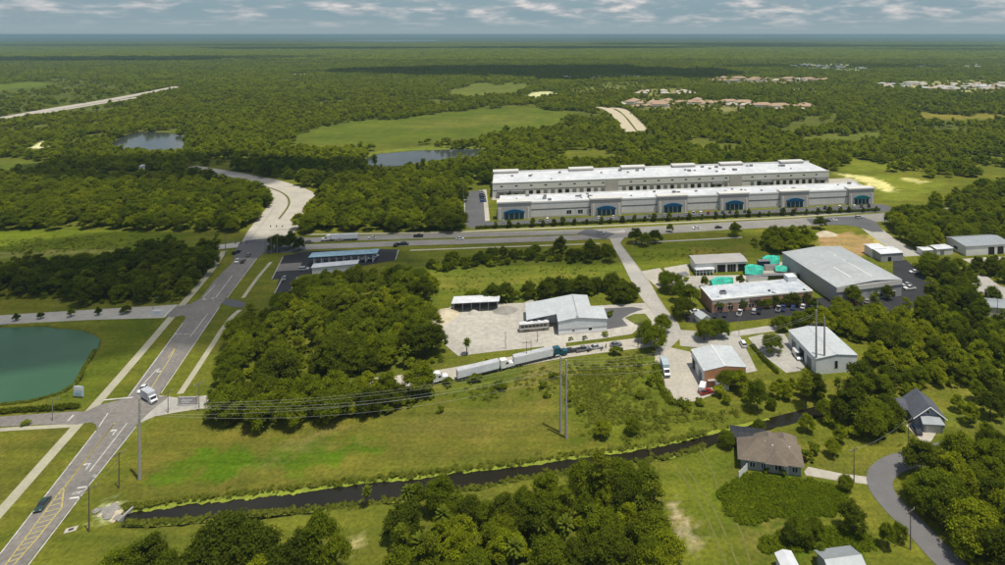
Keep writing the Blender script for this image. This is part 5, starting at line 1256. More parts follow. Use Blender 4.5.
pole('w3', 'slim dark pole at the monument sign end of the drive', 168, 413, 391, 0.13, M['wood_pole'], 1, R(60))
pole('w4', 'slim grey pole behind the monument sign', 199, 411, 382, 0.13, M['steel'], 1, R(60))
pole('ta', 'left one of the twin tall poles in the scrub field', 560.5, 432.5, 356, 0.42, M['conc_pole'], rz=R(90))
pole('tb', 'right one of the twin tall poles in the scrub field', 566.2, 438.0, 360, 0.45, M['conc_pole'], rz=R(90))
pole('ra', 'left one of the twin tall poles at the pale metal building', 816.2, 374.0, 310, 0.42, M['conc_pole'], rz=R(90))
pole('rb', 'right one of the twin tall poles at the pale metal building', 824.5, 373.0, 317, 0.42, M['conc_pole'], rz=R(90))
pole('y1', 'thin wooden pole on the yard edge right of the round palm', 505.5, 349, 331, 0.12, M['wood_pole'])
pole('y2', 'dark wooden pole with transformer beside the front trailer', 526.5, 364, 341, 0.14, M['wood_pole'], 1)
pole('y3', 'thin wooden pole beside the transformer pole', 531, 361, 339, 0.12, M['wood_pole'])
pole('y4', 'thin wooden pole in front of the coach', 537.5, 342, 330, 0.12, M['wood_pole'])
pole('y5', 'wooden pole at the right end of the truck lane', 638, 348, 322, 0.15, M['wood_pole'], 1)
pole('y6', 'wooden pole beside the one at the right end of the truck lane', 641.5, 346, 323, 0.13, M['wood_pole'])
pole('e1', 'wooden pole on the verge before the brown house drive', 854, 483, 448, 0.15, M['wood_pole'], 1, R(30))
pole('e2', 'wooden pole on the lawn corner below the grey house', 908.5, 449, 419, 0.15, M['wood_pole'], 1, R(30))
pole('e3', 'nearest wooden pole beside the residential road', 910.5, 550, 509, 0.15, M['wood_pole'], 1, R(30))
pole('m1', 'grey pole in the service road island', 739, 337, 311, 0.12, M['steel'])
pole('l1', 'lamp post beside the dark office lot', 817.5, 319, 300, 0.12, M['white'])
pole('f1', 'left wooden pole on the lane by the far right building', 987.5, 311, 289, 0.13, M['steel'])
pole('f2', 'right steel pole on the lane by the far right building', 997.5, 318, 286, 0.13, M['steel'])
pole('n0', 'lamp post left of the warehouse side lot', 463.5, 224, 180, 0.16, M['steel'])
# street lamps of the west streets
def lamp(label, u, v, vtop, rz):
    a = P(u, v); h = height_at(u, v, vtop); t = thing('street_lamp', label, 'street lamp', a, rz)
    MB().tube((0, 0, 0), (0, 0, h), 0.12, 0.07, 8).build('post', M['steel'], t); MB().tube((0, 0, h - 0.1), (1.8, 0, h + 0.2), 0.05, 0.04, 6).build('arm', M['steel'], t)
    hd = MB().box(1.5, -0.15, h + 0.12, 2.2, 0.15, h + 0.25).build('lamp_head', M['steel'], t); MB().box(1.6, -0.1, h + 0.09, 2.1, 0.1, h + 0.12).build('lens', M['lens'], hd)
lamp('tall street lamp near the white entrance sign', 153, 314, 298, 0); lamp('street lamp on the upper west street over the grass strip', 55.5, 312, 302, 0)
lamp('street lamp at the lower west street beside the hedge', 52.5, 421, 399, 0)
# traffic signals at the upper crossroads
def signal(label, u, v, vtop, rz, arm):
    a = P(u, v); h = height_at(u, v, vtop); t = thing('traffic_signal', label, 'traffic signal', a, rz)
    MB().tube((0, 0, 0), (0, 0, h), 0.22, 0.14, 8).build('post', M['steel'], t)
    if arm:
        MB().tube((0, 0, min(h - .3, 6.6)), (arm, 0, min(h - .3, 6.9)), 0.12, 0.08, 6).build('mast_arm', M['steel'], t)
        for k in range(3):
            x = arm * (0.45 + 0.25 * k); hd = MB().box(x - .2, -.15, 5.6, x + .2, .15, 6.7).build('signal_head', M['dark'], t)
            for j, mm_ in enumerate(('red_lens', 'paint_yellow', 'truck_teal')): MB().tube((x, -.15, 6.48 - .34 * j), (x, -.19, 6.48 - .34 * j), .12, n=8).build('lens', M[mm_], hd)
signal('traffic signal post on the left corner of the upper crossroads', 225.5, 254, 233, 0, 12)
signal('traffic signal mast spanning the mouth of the pale north road', 293, 236.5, 229, R(180), 14)
signal('traffic signal post at the right corner of the upper crossroads', 265, 254.5, 240, R(100), 9)
signal('second post close to the right corner signal of the upper crossroads', 271, 254, 236, R(100), 0)
signal('third post by the round dark tree at the upper crossroads', 277, 253.5, 235, R(60), 0)
def wire(label, a, b, sag, r=0.016, grp=None):
    n = 22; pts = [a.lerp(b, i / n) - Vector((0, 0, sag * 4 * (i / n) * (1 - i / n))) for i in range(n + 1)]
    mb = MB(); vs = []; fs = []
    for i, p in enumerate(pts):
        for k in range(4):
            t = math.pi / 2 * k + .4; vs.append(p + Vector((0, math.cos(t) * r, math.sin(t) * r)))
    for i in range(n):
        for k in range(4): fs.append((4 * i + k, 4 * i + (k + 1) % 4, 4 * i + 4 + (k + 1) % 4, 4 * i + 4 + k))
    o = mb.add(vs, fs).build('power_wire', M['wire']); tag(o, label, 'wire', grp)
def span(k1, k2, sag, txt, n=3):
    for i, (a, b) in enumerate(list(zip(TOPS[k1], TOPS[k2]))[:n]): wire(f'thin power wire {txt}', a, b, sag, grp='wires ' + txt)
span('big', 'ta', 4.0, 'between the tall concrete pole and the left twin pole'); span('big', 'tb', 5.5, 'between the tall concrete pole and the right twin pole')
span('ta', 'ra', 4.0, 'from the left scrub-field pole to the pale building poles'); span('tb', 'rb', 4.5, 'from the right scrub-field pole to the pale building poles')
span('w1', 'w3', 1.2, 'along the main road verge'); span('w2', 'w1', 0.8, 'over the school marking'); span('e1', 'e2', 1.2, 'over the brown house lawn', 1); span('e1', 'e3', 1.2, 'along the residential road', 1)
span('y2', 'y5', 1.5, 'above the truck lane', 2)

# ------------------------------------------------------------------ vegetation
def ico():
    t = (1 + 5 ** .5) / 2
    v = np.array([(-1, t, 0), (1, t, 0), (-1, -t, 0), (1, -t, 0), (0, -1, t), (0, 1, t), (0, -1, -t), (0, 1, -t), (t, 0, -1), (t, 0, 1), (-t, 0, -1), (-t, 0, 1)], float)
    v /= np.linalg.norm(v[0])
    f = np.array([(0, 11, 5), (0, 5, 1), (0, 1, 7), (0, 7, 10), (0, 10, 11), (1, 5, 9), (5, 11, 4), (11, 10, 2), (10, 7, 6), (7, 1, 8), (3, 9, 4), (3, 4, 2), (3, 2, 6), (3, 6, 8), (3, 8, 9), (4, 9, 5), (2, 4, 11), (6, 2, 10), (8, 6, 7), (9, 8, 1)])
    return v, f
ICO = ico()
def leafy(name, lobes, n_leaf, size, m, seed, core=True, droop=0.0):
    """crown: lobes = [(centre, radii)], leaf faces spread over and through every lobe, facing roughly outwards"""
    g = np.random.default_rng(seed); V = []; F3 = []; Q = []; tint3 = []; tintq = []; off = 0
    tot = sum(r[0] * r[1] + r[2] * r[1] for _, r in lobes)
    if core:
        for c, r in lobes:
            v = ICO[0] * (np.array(r) * 0.58) * g.uniform(0.85, 1.12, (12, 1)) + np.array(c)
            V.append(v); F3.append(ICO[1] + off); off += 12; tint3.append(np.full(20, g.uniform(0.3, 0.6)))
    for c, r in lobes:
        n = int(n_leaf * (r[0] * r[1] + r[2] * r[1]) / tot)
        d = g.normal(size=(n, 3)); d[:, 2] = np.where(d[:, 2] < -0.3, -d[:, 2], d[:, 2]); d /= np.linalg.norm(d, axis=1)[:, None]
        rad = (0.60 + 0.75 * g.random(n) ** 1.3)[:, None]
        p = np.array(c) + d * np.array(r) * rad
        nn = d + g.normal(size=(n, 3)) * 0.75; nn[:, 2] += 0.45; nn /= np.linalg.norm(nn, axis=1)[:, None]
        a = np.cross(nn, g.normal(size=(n, 3))); a /= np.linalg.norm(a, axis=1)[:, None] + 1e-9; b = np.cross(nn, a)
        s = (size * g.uniform(0.55, 1.35, n))[:, None]; s2 = s * g.uniform(0.55, 1.0, n)[:, None]
        q = np.stack([p - a * s - b * s2 * .4, p + a * s * .3 - b * s2, p + a * s + b * s2 * .4, p - a * s * .3 + b * s2], 1)
        V.append(q.reshape(-1, 3)); Q.append(np.arange(off, off + 4 * n).reshape(n, 4)); off += 4 * n
        lobe_t = g.uniform(-0.26, 0.26); tintq.append(np.clip(g.uniform(0.2, 0.8, n) + lobe_t, 0, 1))
    V = np.concatenate(V); Q = np.concatenate(Q); F3 = np.concatenate(F3) if F3 else np.zeros((0, 3), int)
    loops = np.concatenate([F3.ravel(), Q.ravel()]).astype(np.int32)
    starts = np.concatenate([np.arange(len(F3)) * 3, len(F3) * 3 + np.arange(len(Q)) * 4]).astype(np.int32)
    me = bpy.data.meshes.new(name); me.vertices.add(len(V)); me.vertices.foreach_set('co', V.ravel())
    me.loops.add(len(loops)); me.loops.foreach_set('vertex_index', loops)
    me.polygons.add(len(starts)); me.polygons.foreach_set('loop_start', starts); me.update(calc_edges=True)
    at = me.attributes.new('tint', 'FLOAT', 'FACE'); at.data.foreach_set('value', np.concatenate(tint3 + tintq).astype(np.float32))
    me.materials.append(m); return me
def broad_lobes(seed, Rr, H, n, base=0.10, flat=0.85, rr_=(0.14, 0.32)):
    g = np.random.default_rng(seed); out = []
    for k in range(n):
        t = g.uniform(0, 2 * math.pi); q = math.sqrt(g.uniform(0, 1)); rr = Rr * 0.76 * q
        top = 0.30 + 0.62 * math.sqrt(max(0, 1 - q * q)); z = H * (base + (1 - base) * top * g.uniform(0.35, 1.0) ** 0.6)
        r = Rr * g.uniform(*rr_); z *= g.uniform(.86, 1.10); out.append(((rr * math.cos(t), rr * math.sin(t), min(z, H * 1.04 - r * flat * .9)), (r, r * g.uniform(.85, 1.15), r * flat)))
    return out
def trunk_mesh(name, h, r, lobes, m, seed):
    g = random.Random(seed); mb = MB(); p = Vector((0, 0, -0.2)); segs = 4; pts = [p]
    for i in range(segs): p = Vector((g.uniform(-.25, .25) * (i + 1) * .5, g.uniform(-.25, .25) * (i + 1) * .5, h * (i + 1) / segs)); pts.append(p)
    for i in range(segs): mb.tube(pts[i], pts[i + 1], r * (1 - .17 * i), r * (1 - .17 * (i + 1)), 7)
    for c, rr in lobes[:6]: mb.tube(pts[segs - 1], Vector(c), r * .42, r * .14, 5)
    return mb.mesh(name, m)
TREES = {}
def proto(kind, crown, trunk): TREES.setdefault(kind, []).append((crown, trunk))
for k in range(4):
    lb = broad_lobes(20 + k, 5.0 + .4 * k, 10.5, 44 + 6 * k)
    proto('oak', leafy('crown', lb, 8000, 0.20, M['leaf_a'], 40 + k), trunk_mesh('trunk', 5.5, .34, lb, M['bark'], k))
for k in range(3):
    lb = broad_lobes(50 + k, 4.6 + .5 * k, 9.5, 42 + 6 * k)
    proto('dark_oak', leafy('crown', lb, 8000, 0.20, M['leaf_d'], 60 + k), trunk_mesh('trunk', 5.0, .32, lb, M['bark'], 10 + k))
for k in range(3):
    lb = broad_lobes(70 + k, 4.2 + .4 * k, 9.5, 40 + 5 * k, flat=.85)
    proto('bright', leafy('crown', lb, 7000, 0.20, M['leaf_b'], 80 + k), trunk_mesh('trunk', 5.0, .28, lb, M['bark'], 20 + k))
for k in range(2):
    g = np.random.default_rng(90 + k); lb = []
    for j in range(13):
        z = 6.0 + j * 0.62; q = (1 - abs(j - 6) / 10.0) * 2.0; t = g.uniform(0, 6.28); r = g.uniform(1.0, 1.6)
        lb.append(((q * math.cos(t), q * math.sin(t), z), (r, r, r * .6)))
    proto('pine', leafy('crown', lb, 2400, 0.22, M['leaf_pine'], 95 + k, core=False), trunk_mesh('trunk', 13.0, .24, lb[::2], M['bark'], 30 + k))
for k in range(3):
    lb = broad_lobes(110 + k, 2.0, 2.6, 9, base=.12, flat=.75)
    proto('shrub', leafy('crown', lb, 900, 0.24, M['leaf_a'] if k else M['leaf_b'], 115 + k), trunk_mesh('trunk', 1.2, .08, lb, M['bark'], 40 + k))
def palm_meshes(seed, h, nf, fl):
    g = random.Random(seed); V = []; F = []; T = []
    for i in range(nf):
        az = 2.39996 * i + g.uniform(-.2, .2); el = R(78) - R(128) * (i / nf) + g.uniform(-.15, .15); L = fl * g.uniform(.8, 1.1); segs = 5; p = Vector((0, 0, h)); w0 = fl * .16; prev = None
        for s in range(segs + 1):
            t = s / segs; a = el - t * t * 1.15; d = Vector((math.cos(az) * math.cos(a), math.sin(az) * math.cos(a), math.sin(a)))
            sidev = Vector((-math.sin(az), math.cos(az), 0)); w = w0 * (.35 + 2.6 * t * (1 - t) + .25 * (1 - t)); dr = Vector((0, 0, -w * .45))
            b = len(V); V += [p + sidev * w + dr, p, p - sidev * w + dr]
            if s: F += [(b - 3, b - 2, b + 1, b), (b - 2, b - 1, b + 2, b + 1)]; T += [g.uniform(.2, .8)] * 2
            p = p + d * L / segs
    me = bpy.data.meshes.new('crown'); me.from_pydata([tuple(v) for v in V], [], F); at = me.attributes.new('tint', 'FLOAT', 'FACE'); at.data.foreach_set('value', T); me.materials.append(M['leaf_palm'])
    mb = MB(); mb.tube((0, 0, -.2), (0.1, 0, h * .5), .24, .19, 8); mb.tube((0.1, 0, h * .5), (0, 0, h + .1), .19, .17, 8)
    return me, mb.mesh('trunk', M['bark_palm'])
proto('palm', *palm_meshes(1, 5.2, 44, 1.9)); proto('palm', *palm_meshes(2, 6.5, 46, 2.1))
# far canopy: same build, fewer faces
FAR = []
for k in range(5):
    lb = broad_lobes(200 + k, 5.4, 7.6, 16, base=.04, rr_=(.22, .40))
    FAR.append(leafy('crown', lb, 520, 0.68, M['leaf_far'], 210 + k))
for k in range(2):
    lb = [((rng.uniform(-.8, .8), rng.uniform(-.8, .8), 3.0 + 1.1 * j), (2.2, 2.2, 1.4)) for j in range(7)]
    FAR.append(leafy('crown', lb, 220, 0.6, M['leaf_pine'], 220 + k))
MID = [leafy('crown', broad_lobes(230 + k, 5.2, 8.2, 30, base=.04), 2600, 0.34, M['leaf_far' if k % 3 else 'leaf_a'], 240 + k) for k in range(5)]
CLUMP = []
for k in range(4):   # a stand of trees used for the farthest woods
    g = np.random.default_rng(260 + k)
    lb = [((g.uniform(-16, 16), g.uniform(-16, 16), g.uniform(6, 9.5)), (g.uniform(3.2, 5.5), g.uniform(3.2, 5.5), g.uniform(2.5, 3.8))) for _ in range(22)]
    CLUMP.append(leafy('crown', lb, 420, 1.5, M['leaf_far'], 270 + k))

def instances(name, pts, rot, scl, idx, meshes, label=None, cat=None):
    """many alike plants as one object: points carrying instanced meshes"""
    me = bpy.data.meshes.new(name); me.vertices.add(len(pts)); me.vertices.foreach_set('co', np.asarray(pts, np.float32).ravel())
    for nm, ar, ty in (('rot', rot, 'FLOAT'), ('scl', scl, 'FLOAT'), ('idx', idx, 'INT')):
        at = me.attributes.new(nm, ty, 'POINT'); at.data.foreach_set('value', np.asarray(ar, np.float32 if ty == 'FLOAT' else np.int32))
    col = bpy.data.collections.new(name + '_sources')
    for i, m in enumerate(meshes): col.objects.link(bpy.data.objects.new(f'{name}_source_{i:02d}', m))
    ng = bpy.data.node_groups.new(name, 'GeometryNodeTree')
    ng.interface.new_socket('Geometry', in_out='INPUT', socket_type='NodeSocketGeometry'); ng.interface.new_socket('Geometry', in_out='OUTPUT', socket_type='NodeSocketGeometry')
    gi = ng.nodes.new('NodeGroupInput'); go = ng.nodes.new('NodeGroupOutput'); mp = ng.nodes.new('GeometryNodeMeshToPoints'); ip = ng.nodes.new('GeometryNodeInstanceOnPoints')
    ci = ng.nodes.new('GeometryNodeCollectionInfo'); ci.inputs['Collection'].default_value = col; ci.inputs['Separate Children'].default_value = True; ci.inputs['Reset Children'].default_value = True
    def attr(nm, ty):
        n = ng.nodes.new('GeometryNodeInputNamedAttribute'); n.data_type = ty; n.inputs['Name'].default_value = nm; return n.outputs[0]
    cx = ng.nodes.new('ShaderNodeCombineXYZ'); L = ng.links.new
    L(attr('rot', 'FLOAT'), cx.inputs[2]); L(gi.outputs[0], mp.inputs['Mesh']); L(mp.outputs[0], ip.inputs['Points']); L(ci.outputs[0], ip.inputs['Instance'])
    ip.inputs['Pick Instance'].default_value = True; L(attr('idx', 'INT'), ip.inputs['Instance Index']); L(cx.outputs[0], ip.inputs['Rotation']); L(attr('scl', 'FLOAT'), ip.inputs['Scale'])
    L(ip.outputs[0], go.inputs[0])
    o = bpy.data.objects.new(name, me); COL.objects.link(o); md = o.modifiers.new('instances', 'NODES'); md.node_group = ng
    tag(o, label, cat, kind='stuff'); return o

def scatter(poly_px, spacing, jit=0.42, world=None):
    W = np.array([(p.x, p.y) for p in wpoly(poly_px)]) if world is None else np.array(world)
    lo, hi = W.min(0), W.max(0); nx, ny = int((hi[0] - lo[0]) / spacing) + 2, int((hi[1] - lo[1]) / spacing) + 2
    gx, gy = np.meshgrid(np.arange(nx), np.arange(ny)); gx = gx + 0.5 * (gy % 2)
    x = lo[0] + gx.ravel() * spacing + rng.uniform(-jit, jit, gx.size) * spacing; y = lo[1] + gy.ravel() * spacing + rng.uniform(-jit, jit, gx.size) * spacing
    k = inpoly(x, y, W); return x[k], y[k]
def clear_of(x, y, pad=None):
    k = np.ones(len(x), bool)
    for pl in NOTREE: k &= ~inpoly(x, y, pl)
    return k

# woods near the camera: (name of the wood, base polygon in photo pixels, spacing, {kind: share}, size range)
WOODS = [
    ('in the foreground wood below the canal', [(392, 575), (404, 525), (442, 506), (480, 508), (520, 506), (560, 500), (590, 492), (620, 484), (645, 486), (658, 505), (668, 545), (672, 600), (385, 600)], 5.6, dict(oak=.42, dark_oak=.24, bright=.20, palm=.14), (.50, .95)),
    ('in the wood between main road and yard', [(270, 314), (288, 305), (300, 298), (345, 290), (400, 287), (428, 300), (430, 330), (445, 352), (442, 362), (400, 370), (300, 386), (222, 398), (214, 392), (234, 350), (254, 322)], 6.4, dict(oak=.50, dark_oak=.30, bright=.16, palm=.04), (.6, 1.15)),
    ('along the wood edge above the mown field', [(205, 412), (260, 405), (300, 402), (400, 394), (425, 388), (415, 404), (395, 414), (330, 426), (245, 430), (205, 426)], 6.0, dict(oak=.5, dark_oak=.45, bright=.05), (.75, 1.1)),
    ('in the oak grove above the brown-roofed house', [(812, 398), (840, 390), (872, 380), (900, 395), (908, 420), (900, 432), (868, 446), (835, 432), (815, 420), (800, 405)], 6.0, dict(oak=.56, dark_oak=.36, palm=.08), (.6, 1.1)),
    ('in the wood right of the residential road', [(930, 452), (960, 440), (1012, 440), (1080, 450), (1080, 600), (975, 585), (955, 540), (925, 505), (915, 480)], 6.0, dict(oak=.45, dark_oak=.27, bright=.2, palm=.08), (.55, 1.1)),
    ('in the wood right of the pale metal building', [(864, 345), (868, 328), (880, 320), (930, 312), (975, 325), (1080, 330), (1080, 390), (1010, 392), (960, 384), (905, 398), (880, 385), (868, 362)], 5.8, dict(oak=.3, bright=.50, dark_oak=.12, palm=.08), (.5, .95)),
    ('in the bright wood below the grey hall', [(800, 326), (835, 320), (880, 316), (878, 330), (862, 348), (842, 338)], 5.2, dict(bright=.7, oak=.3), (.65, .95)),
    ('among the buildings on the right edge', [(895, 268), (920, 262), (945, 270), (960, 280), (990, 300), (1010, 306), (1060, 310), (1060, 325), (985, 320), (935, 312), (925, 300), (945, 296), (912, 268)], 6.2, dict(oak=.45, dark_oak=.55), (.65, 1.0)),
    ('below the three-door workshop on the right', [(948, 268), (975, 268), (1010, 269), (1060, 270), (1060, 296), (1005, 284), (975, 274)], 6.0, dict(dark_oak=.6, oak=.4), (.5, .8)),
    ('in the dark wood left of the main road', [(-60, 276), (60, 272), (105, 268), (130, 258), (214, 252), (219, 257), (203, 279), (178, 303), (75, 307), (65, 300), (-60, 298)], 6.4, dict(dark_oak=.75, oak=.25), (.75, 1.1)),
    ('in the hedge line behind the central yard', [(452, 303), (490, 299), (530, 296), (600, 298), (632, 300), (636, 304), (600, 304), (540, 302), (455, 305)], 4.2, dict(oak=.4, dark_oak=.6), (.4, .85)),
    ('in the dark clump behind the metal workshop', [(538, 297), (560, 290), (612, 288), (634, 296), (636, 303), (600, 304), (560, 302)], 4.6, dict(dark_oak=.7, oak=.3), (.5, .85)),
    ('in the scrub line below the cross road', [(420, 266), (470, 259), (540, 255), (606, 252), (611, 258), (585, 264), (530, 262), (480, 268), (440, 272)], 5.4, dict(dark_oak=.45, oak=.55), (.22, .7)),
    ('in the light green grove left of the dirt lot', [(750, 246), (762, 240), (800, 238), (812, 243), (806, 249), (786, 258), (768, 252)], 5.4, dict(bright=1.0), (.75, 1.0)),
    ('in the wood behind the fuel station', [(396, 274), (425, 274), (437, 300), (400, 291), (345, 289), (303, 296), (300, 286), (330, 279.5), (370, 275)], 4.8, dict(bright=.5, oak=.5), (.45, .75)),
    ('beside the pale north road', [(297, 234), (296, 216), (320, 203), (330, 186), (440, 182), (470, 190), (462, 228), (430, 231), (360, 233)], 6.8, dict(oak=.55, bright=.3, dark_oak=.15), (.75, 1.1)),
    ('left of the pale north road', [(-60, 182), (45, 176), (120, 182), (185, 176), (240, 188), (262, 194), (272, 204), (262, 220), (240, 233), (180, 232), (100, 229), (-60, 232)], 6.8, dict(oak=.6, bright=.25, dark_oak=.15), (.75, 1.1)),
    ('in the woods right of the warehouses', [(885, 226), (905, 216), (945, 204), (985, 190), (1080, 183), (1080, 240), (1000, 243), (955, 246), (925, 256), (905, 247), (896, 238)], 6.6, dict(oak=.55, bright=.35, dark_oak=.1), (.75, 1.1)),
    ('behind the rear warehouse', [(484, 187), (478, 170), (560, 168), (700, 164), (832, 160), (846, 166), (832, 173)], 8.0, dict(oak=.5, bright=.4, dark_oak=.1), (.8, 1.15)),
    ('around the middle pond', [(205, 174), (250, 166), (300, 164), (352, 174), (400, 175), (480, 172), (486, 182), (440, 184), (330, 187), (312, 190), (296, 184), (250, 176)], 8.2, dict(oak=.5, bright=.25, dark_oak=.25), (.75, 1.1)),
    ('along the bank by the pool enclosure', [(706, 445), (735, 437), (764, 430), (768, 434), (752, 437), (736, 446), (712, 449)], 4.4, dict(oak=.7, dark_oak=.3), (.3, .48)),
    ('on the canal bank below the pale buildings', [(722, 404), (752, 394), (776, 388), (806, 384), (840, 384), (812, 400), (770, 410), (735, 414)], 6.6, dict(bright=.45, oak=.55), (.3, .5)),
]
SINGLES = [  # kind, u, v(base), height in m, words
    ('oak', 704, 340, 8.0, 'broad oak shading the street before the brick building, left of the pair'), ('oak', 722, 338, 7.6, 'broad oak shading the street before the brick building, right of the pair'),
    ('oak', 713, 336, 7.0, 'smaller oak squeezed between the street pair behind the brick building'),
    ('oak', 772, 352.5, 7.2, 'round tree standing alone in the side car park'), ('oak', 655, 351, 9.5, 'round dark oak at the top of the loading yard'), ('oak', 647, 341, 8.0, 'oak on the verge between lane and street'),
    ('oak', 663, 335, 8.0, 'oak left of the street mouth'), ('dark_oak', 683, 318, 8.5, 'dark oak beside the little white shed'), ('oak', 690, 305, 9.0, 'oak hiding the corner of the stained roof'),
    ('oak', 672, 292, 9.0, 'tall oak on the street corner of the boat yard'), ('oak', 680, 302, 8.5, 'oak in the row left of the stained roof'), ('oak', 665, 285, 7.0, 'small oak nearest the sandy drive'),
    ('oak', 705, 288, 5.5, 'dark tree left of the wide turquoise tarp'), ('dark_oak', 740, 286, 5.5, 'dark tree right of the wide turquoise tarp'),
    ('oak', 718, 311, 5.5, 'tree leftmost before the long brick front'), ('dark_oak', 742, 309.5, 5.5, 'tree second before the long brick front'), ('dark_oak', 775, 306, 6.0, 'tree in the middle before the long brick front'), ('dark_oak', 793, 305, 6.0, 'tree at the right end of the long brick front'),
    ('dark_oak', 729, 310, 5.0, 'tree between the first two before the long brick front'), ('dark_oak', 757, 307.5, 5.2, 'tree left of middle before the long brick front'), ('oak', 766, 307, 4.6, 'small tree touching the middle one before the brick front'), ('dark_oak', 785, 305.5, 5.4, 'tree right of middle before the long brick front'), ('dark_oak', 805, 303, 5.6, 'tree past the right end of the long brick front'), ('dark_oak', 815, 310, 5.0, 'dark tree at the end of the black lot'),
    ('oak', 852, 303.5, 8.5, 'large round oak before the left corner of the grey hall'), ('oak', 869, 297, 7.0, 'tree before the middle of the grey hall'), ('dark_oak', 887, 299, 6.5, 'dark tree before the right end of the grey hall'),
    ('oak', 838, 311, 6.0, 'small tree on the grass by the lamp post'), ('oak', 783, 331, 6.5, 'tree behind the pale metal building, left'), ('oak', 800, 327, 6.5, 'tree behind the pale metal building, right'),
    ('oak', 645, 246, 8.0, 'dark oak left of the road sign opposite the warehouse'), ('dark_oak', 636, 243.5, 8.5, 'dark oak at the top right of the commercial street'), ('dark_oak', 655, 243, 7.5, 'dark oak rightmost of three by the street top'),
    ('dark_oak', 820, 229, 7.5, 'round dark tree at the east junction'), ('oak', 735, 236, 8, 'dark tree left of the light green grove'), ('oak', 670, 232, 5, 'small tree on the median opposite the warehouse'),
    ('dark_oak', 276, 250.5, 9.0, 'dark round tree on the fuel station corner, left'), ('dark_oak', 290, 249, 9.5, 'dark round tree on the fuel station corner, right'), ('dark_oak', 299, 251, 7.0, 'dark smaller tree at the canopy end'),
    ('oak', 610, 262, 8.0, 'oak at the bend left of the commercial street'), ('oak', 590, 257, 9.5, 'tall dark oak in the scrub line'), ('dark_oak', 560, 254, 9.0, 'dark oak in the scrub line below the warehouse'),
    ('dark_oak', 440, 228, 12, 'big dark oak left of the side lot'), ('dark_oak', 452, 231, 11, 'big dark oak touching the cross road'), ('dark_oak', 430, 230, 11, 'big dark oak at the edge of the wood by the cross road'),
    ('bright', 603, 437.5, 5.2, 'young round tree in the scrub field, left of two'), ('oak', 632, 434.5, 5.0, 'young round tree in the scrub field, right of two'),
    ('oak', 757, 411, 10.5, 'tall narrow tree below the brick building'), ('bright', 741, 392, 7.0, 'bright tree at the corner of the brick building'), ('oak', 727, 386, 6.0, 'dark tree against the brick front'),
    ('bright', 788, 400, 5.0, 'bright tree before the pale metal building, left'), ('bright', 800, 396, 4.6, 'bright tree before the pale metal building, middle'), ('oak', 818, 394, 5.5, 'tree before the pale metal building, right'),
    ('bright', 807, 432, 5.5, 'round bright tree on the bank above the brown house'), ('bright', 840, 444, 6.0, 'bright tree left of the oak grove'), ('bright', 833, 456, 5.0, 'small tree on the lawn right of the brown house'),
    ('oak', 846, 491, 4.2, 'small tree beside the house driveway'), ('dark_oak', 853, 533, 7.0, 'dark dense tree on the lawn below the vine patch'), ('oak', 888, 548, 5.6, 'spreading pale tree beside the residential road'), ('oak', 900, 541, 4.4, 'smaller spreading tree beside the residential road'),
    ('oak', 800, 540, 5.4, 'dark bushy tree below the vine patch, left'), ('oak', 815, 538, 5.0, 'dark bushy tree below the vine patch, right'), ('dark_oak', 790, 545, 4.4, 'dark low bush tree at the vine patch corner'), ('dark_oak', 808, 549, 3.5, 'small dark shrub tree before the bushy pair'),
    ('oak', 921, 505, 7.0, 'rounded bright oak inside the road bend, upper'), ('oak', 925, 516, 6.5, 'rounded oak inside the road bend, lower'), ('bright', 915, 497, 5.5, 'bright small oak inside the road bend'),
    ('oak', 952, 460, 6.5, 'oak before the grey house, right'), ('oak', 940, 466, 5.5, 'oak before the grey house garage'), ('bright', 970, 424, 6.5, 'pale open tree on the lawn right of the grey house'), ('bright', 958, 411, 5.5, 'open tree behind the lawn right of the grey house'),
    ('dark_oak', 990, 418, 8.0, 'dark tree with wide shade at the right edge'), ('dark_oak', 1003, 408, 7.0, 'dark tree cut by the right edge'), ('oak', 978, 402, 6.5, 'tree at the back of the right lawn'),
    ('dark_oak', 222, 576, 12.2, 'largest dark oak on the bottom edge left'), ('dark_oak', 247, 579, 12.0, 'dark oak right of the largest one on the bottom edge'), ('dark_oak', 236, 592, 11.5, 'dark oak in front of the pair on the bottom edge'), ('dark_oak', 266, 590, 8.5, 'lower dark oak at the right end of the bottom edge group'), ('dark_oak', 205, 588, 8.5, 'lower dark oak at the left end of the bottom edge group'),
    ('oak', 125, 588, 8.8, 'oak leftmost on the bottom edge'), ('dark_oak', 147, 583, 9.6, 'dark oak near the leftmost one on the bottom edge'), ('oak', 165, 588, 7.6, 'oak right of the leftmost group on the bottom edge'), ('oak', 182, 580, 5.0, 'small oak between the bottom edge groups'),
    ('oak', 318, 563, 11.2, 'tall oak with leafy top left of the sandy patch'), ('dark_oak', 300, 574, 8.8, 'dark oak beside the tall one left of the sandy patch'), ('oak', 336, 577, 9.2, 'oak below the sandy patch'), ('bright', 258, 600, 9.5, 'light green tree low on the bottom edge'), ('bright', 192, 598, 7.0, 'pale bush tree low on the bottom edge'),
    ('oak', 415, 511, 6.6, 'tree on the near canal bank, left of two'), ('oak', 442, 512, 6.4, 'tree on the near canal bank, right of two'),
    ('oak', 402, 592, 9, 'oak at the lower left of the foreground wood'), ('dark_oak', 420, 596, 9, 'dark oak at the lower left of the foreground wood'),
    ('dark_oak', 16, 321, 3.0, 'small round median tree, leftmost of five'), ('dark_oak', 41, 319, 3.0, 'small round median tree, second of five'), ('oak', 71, 317, 3.2, 'small round median tree, third of five'), ('dark_oak', 98, 315.5, 3.4, 'small round median tree, fourth of five'), ('dark_oak', 126, 313.5, 3.4, 'small round median tree, fifth of five'),
]
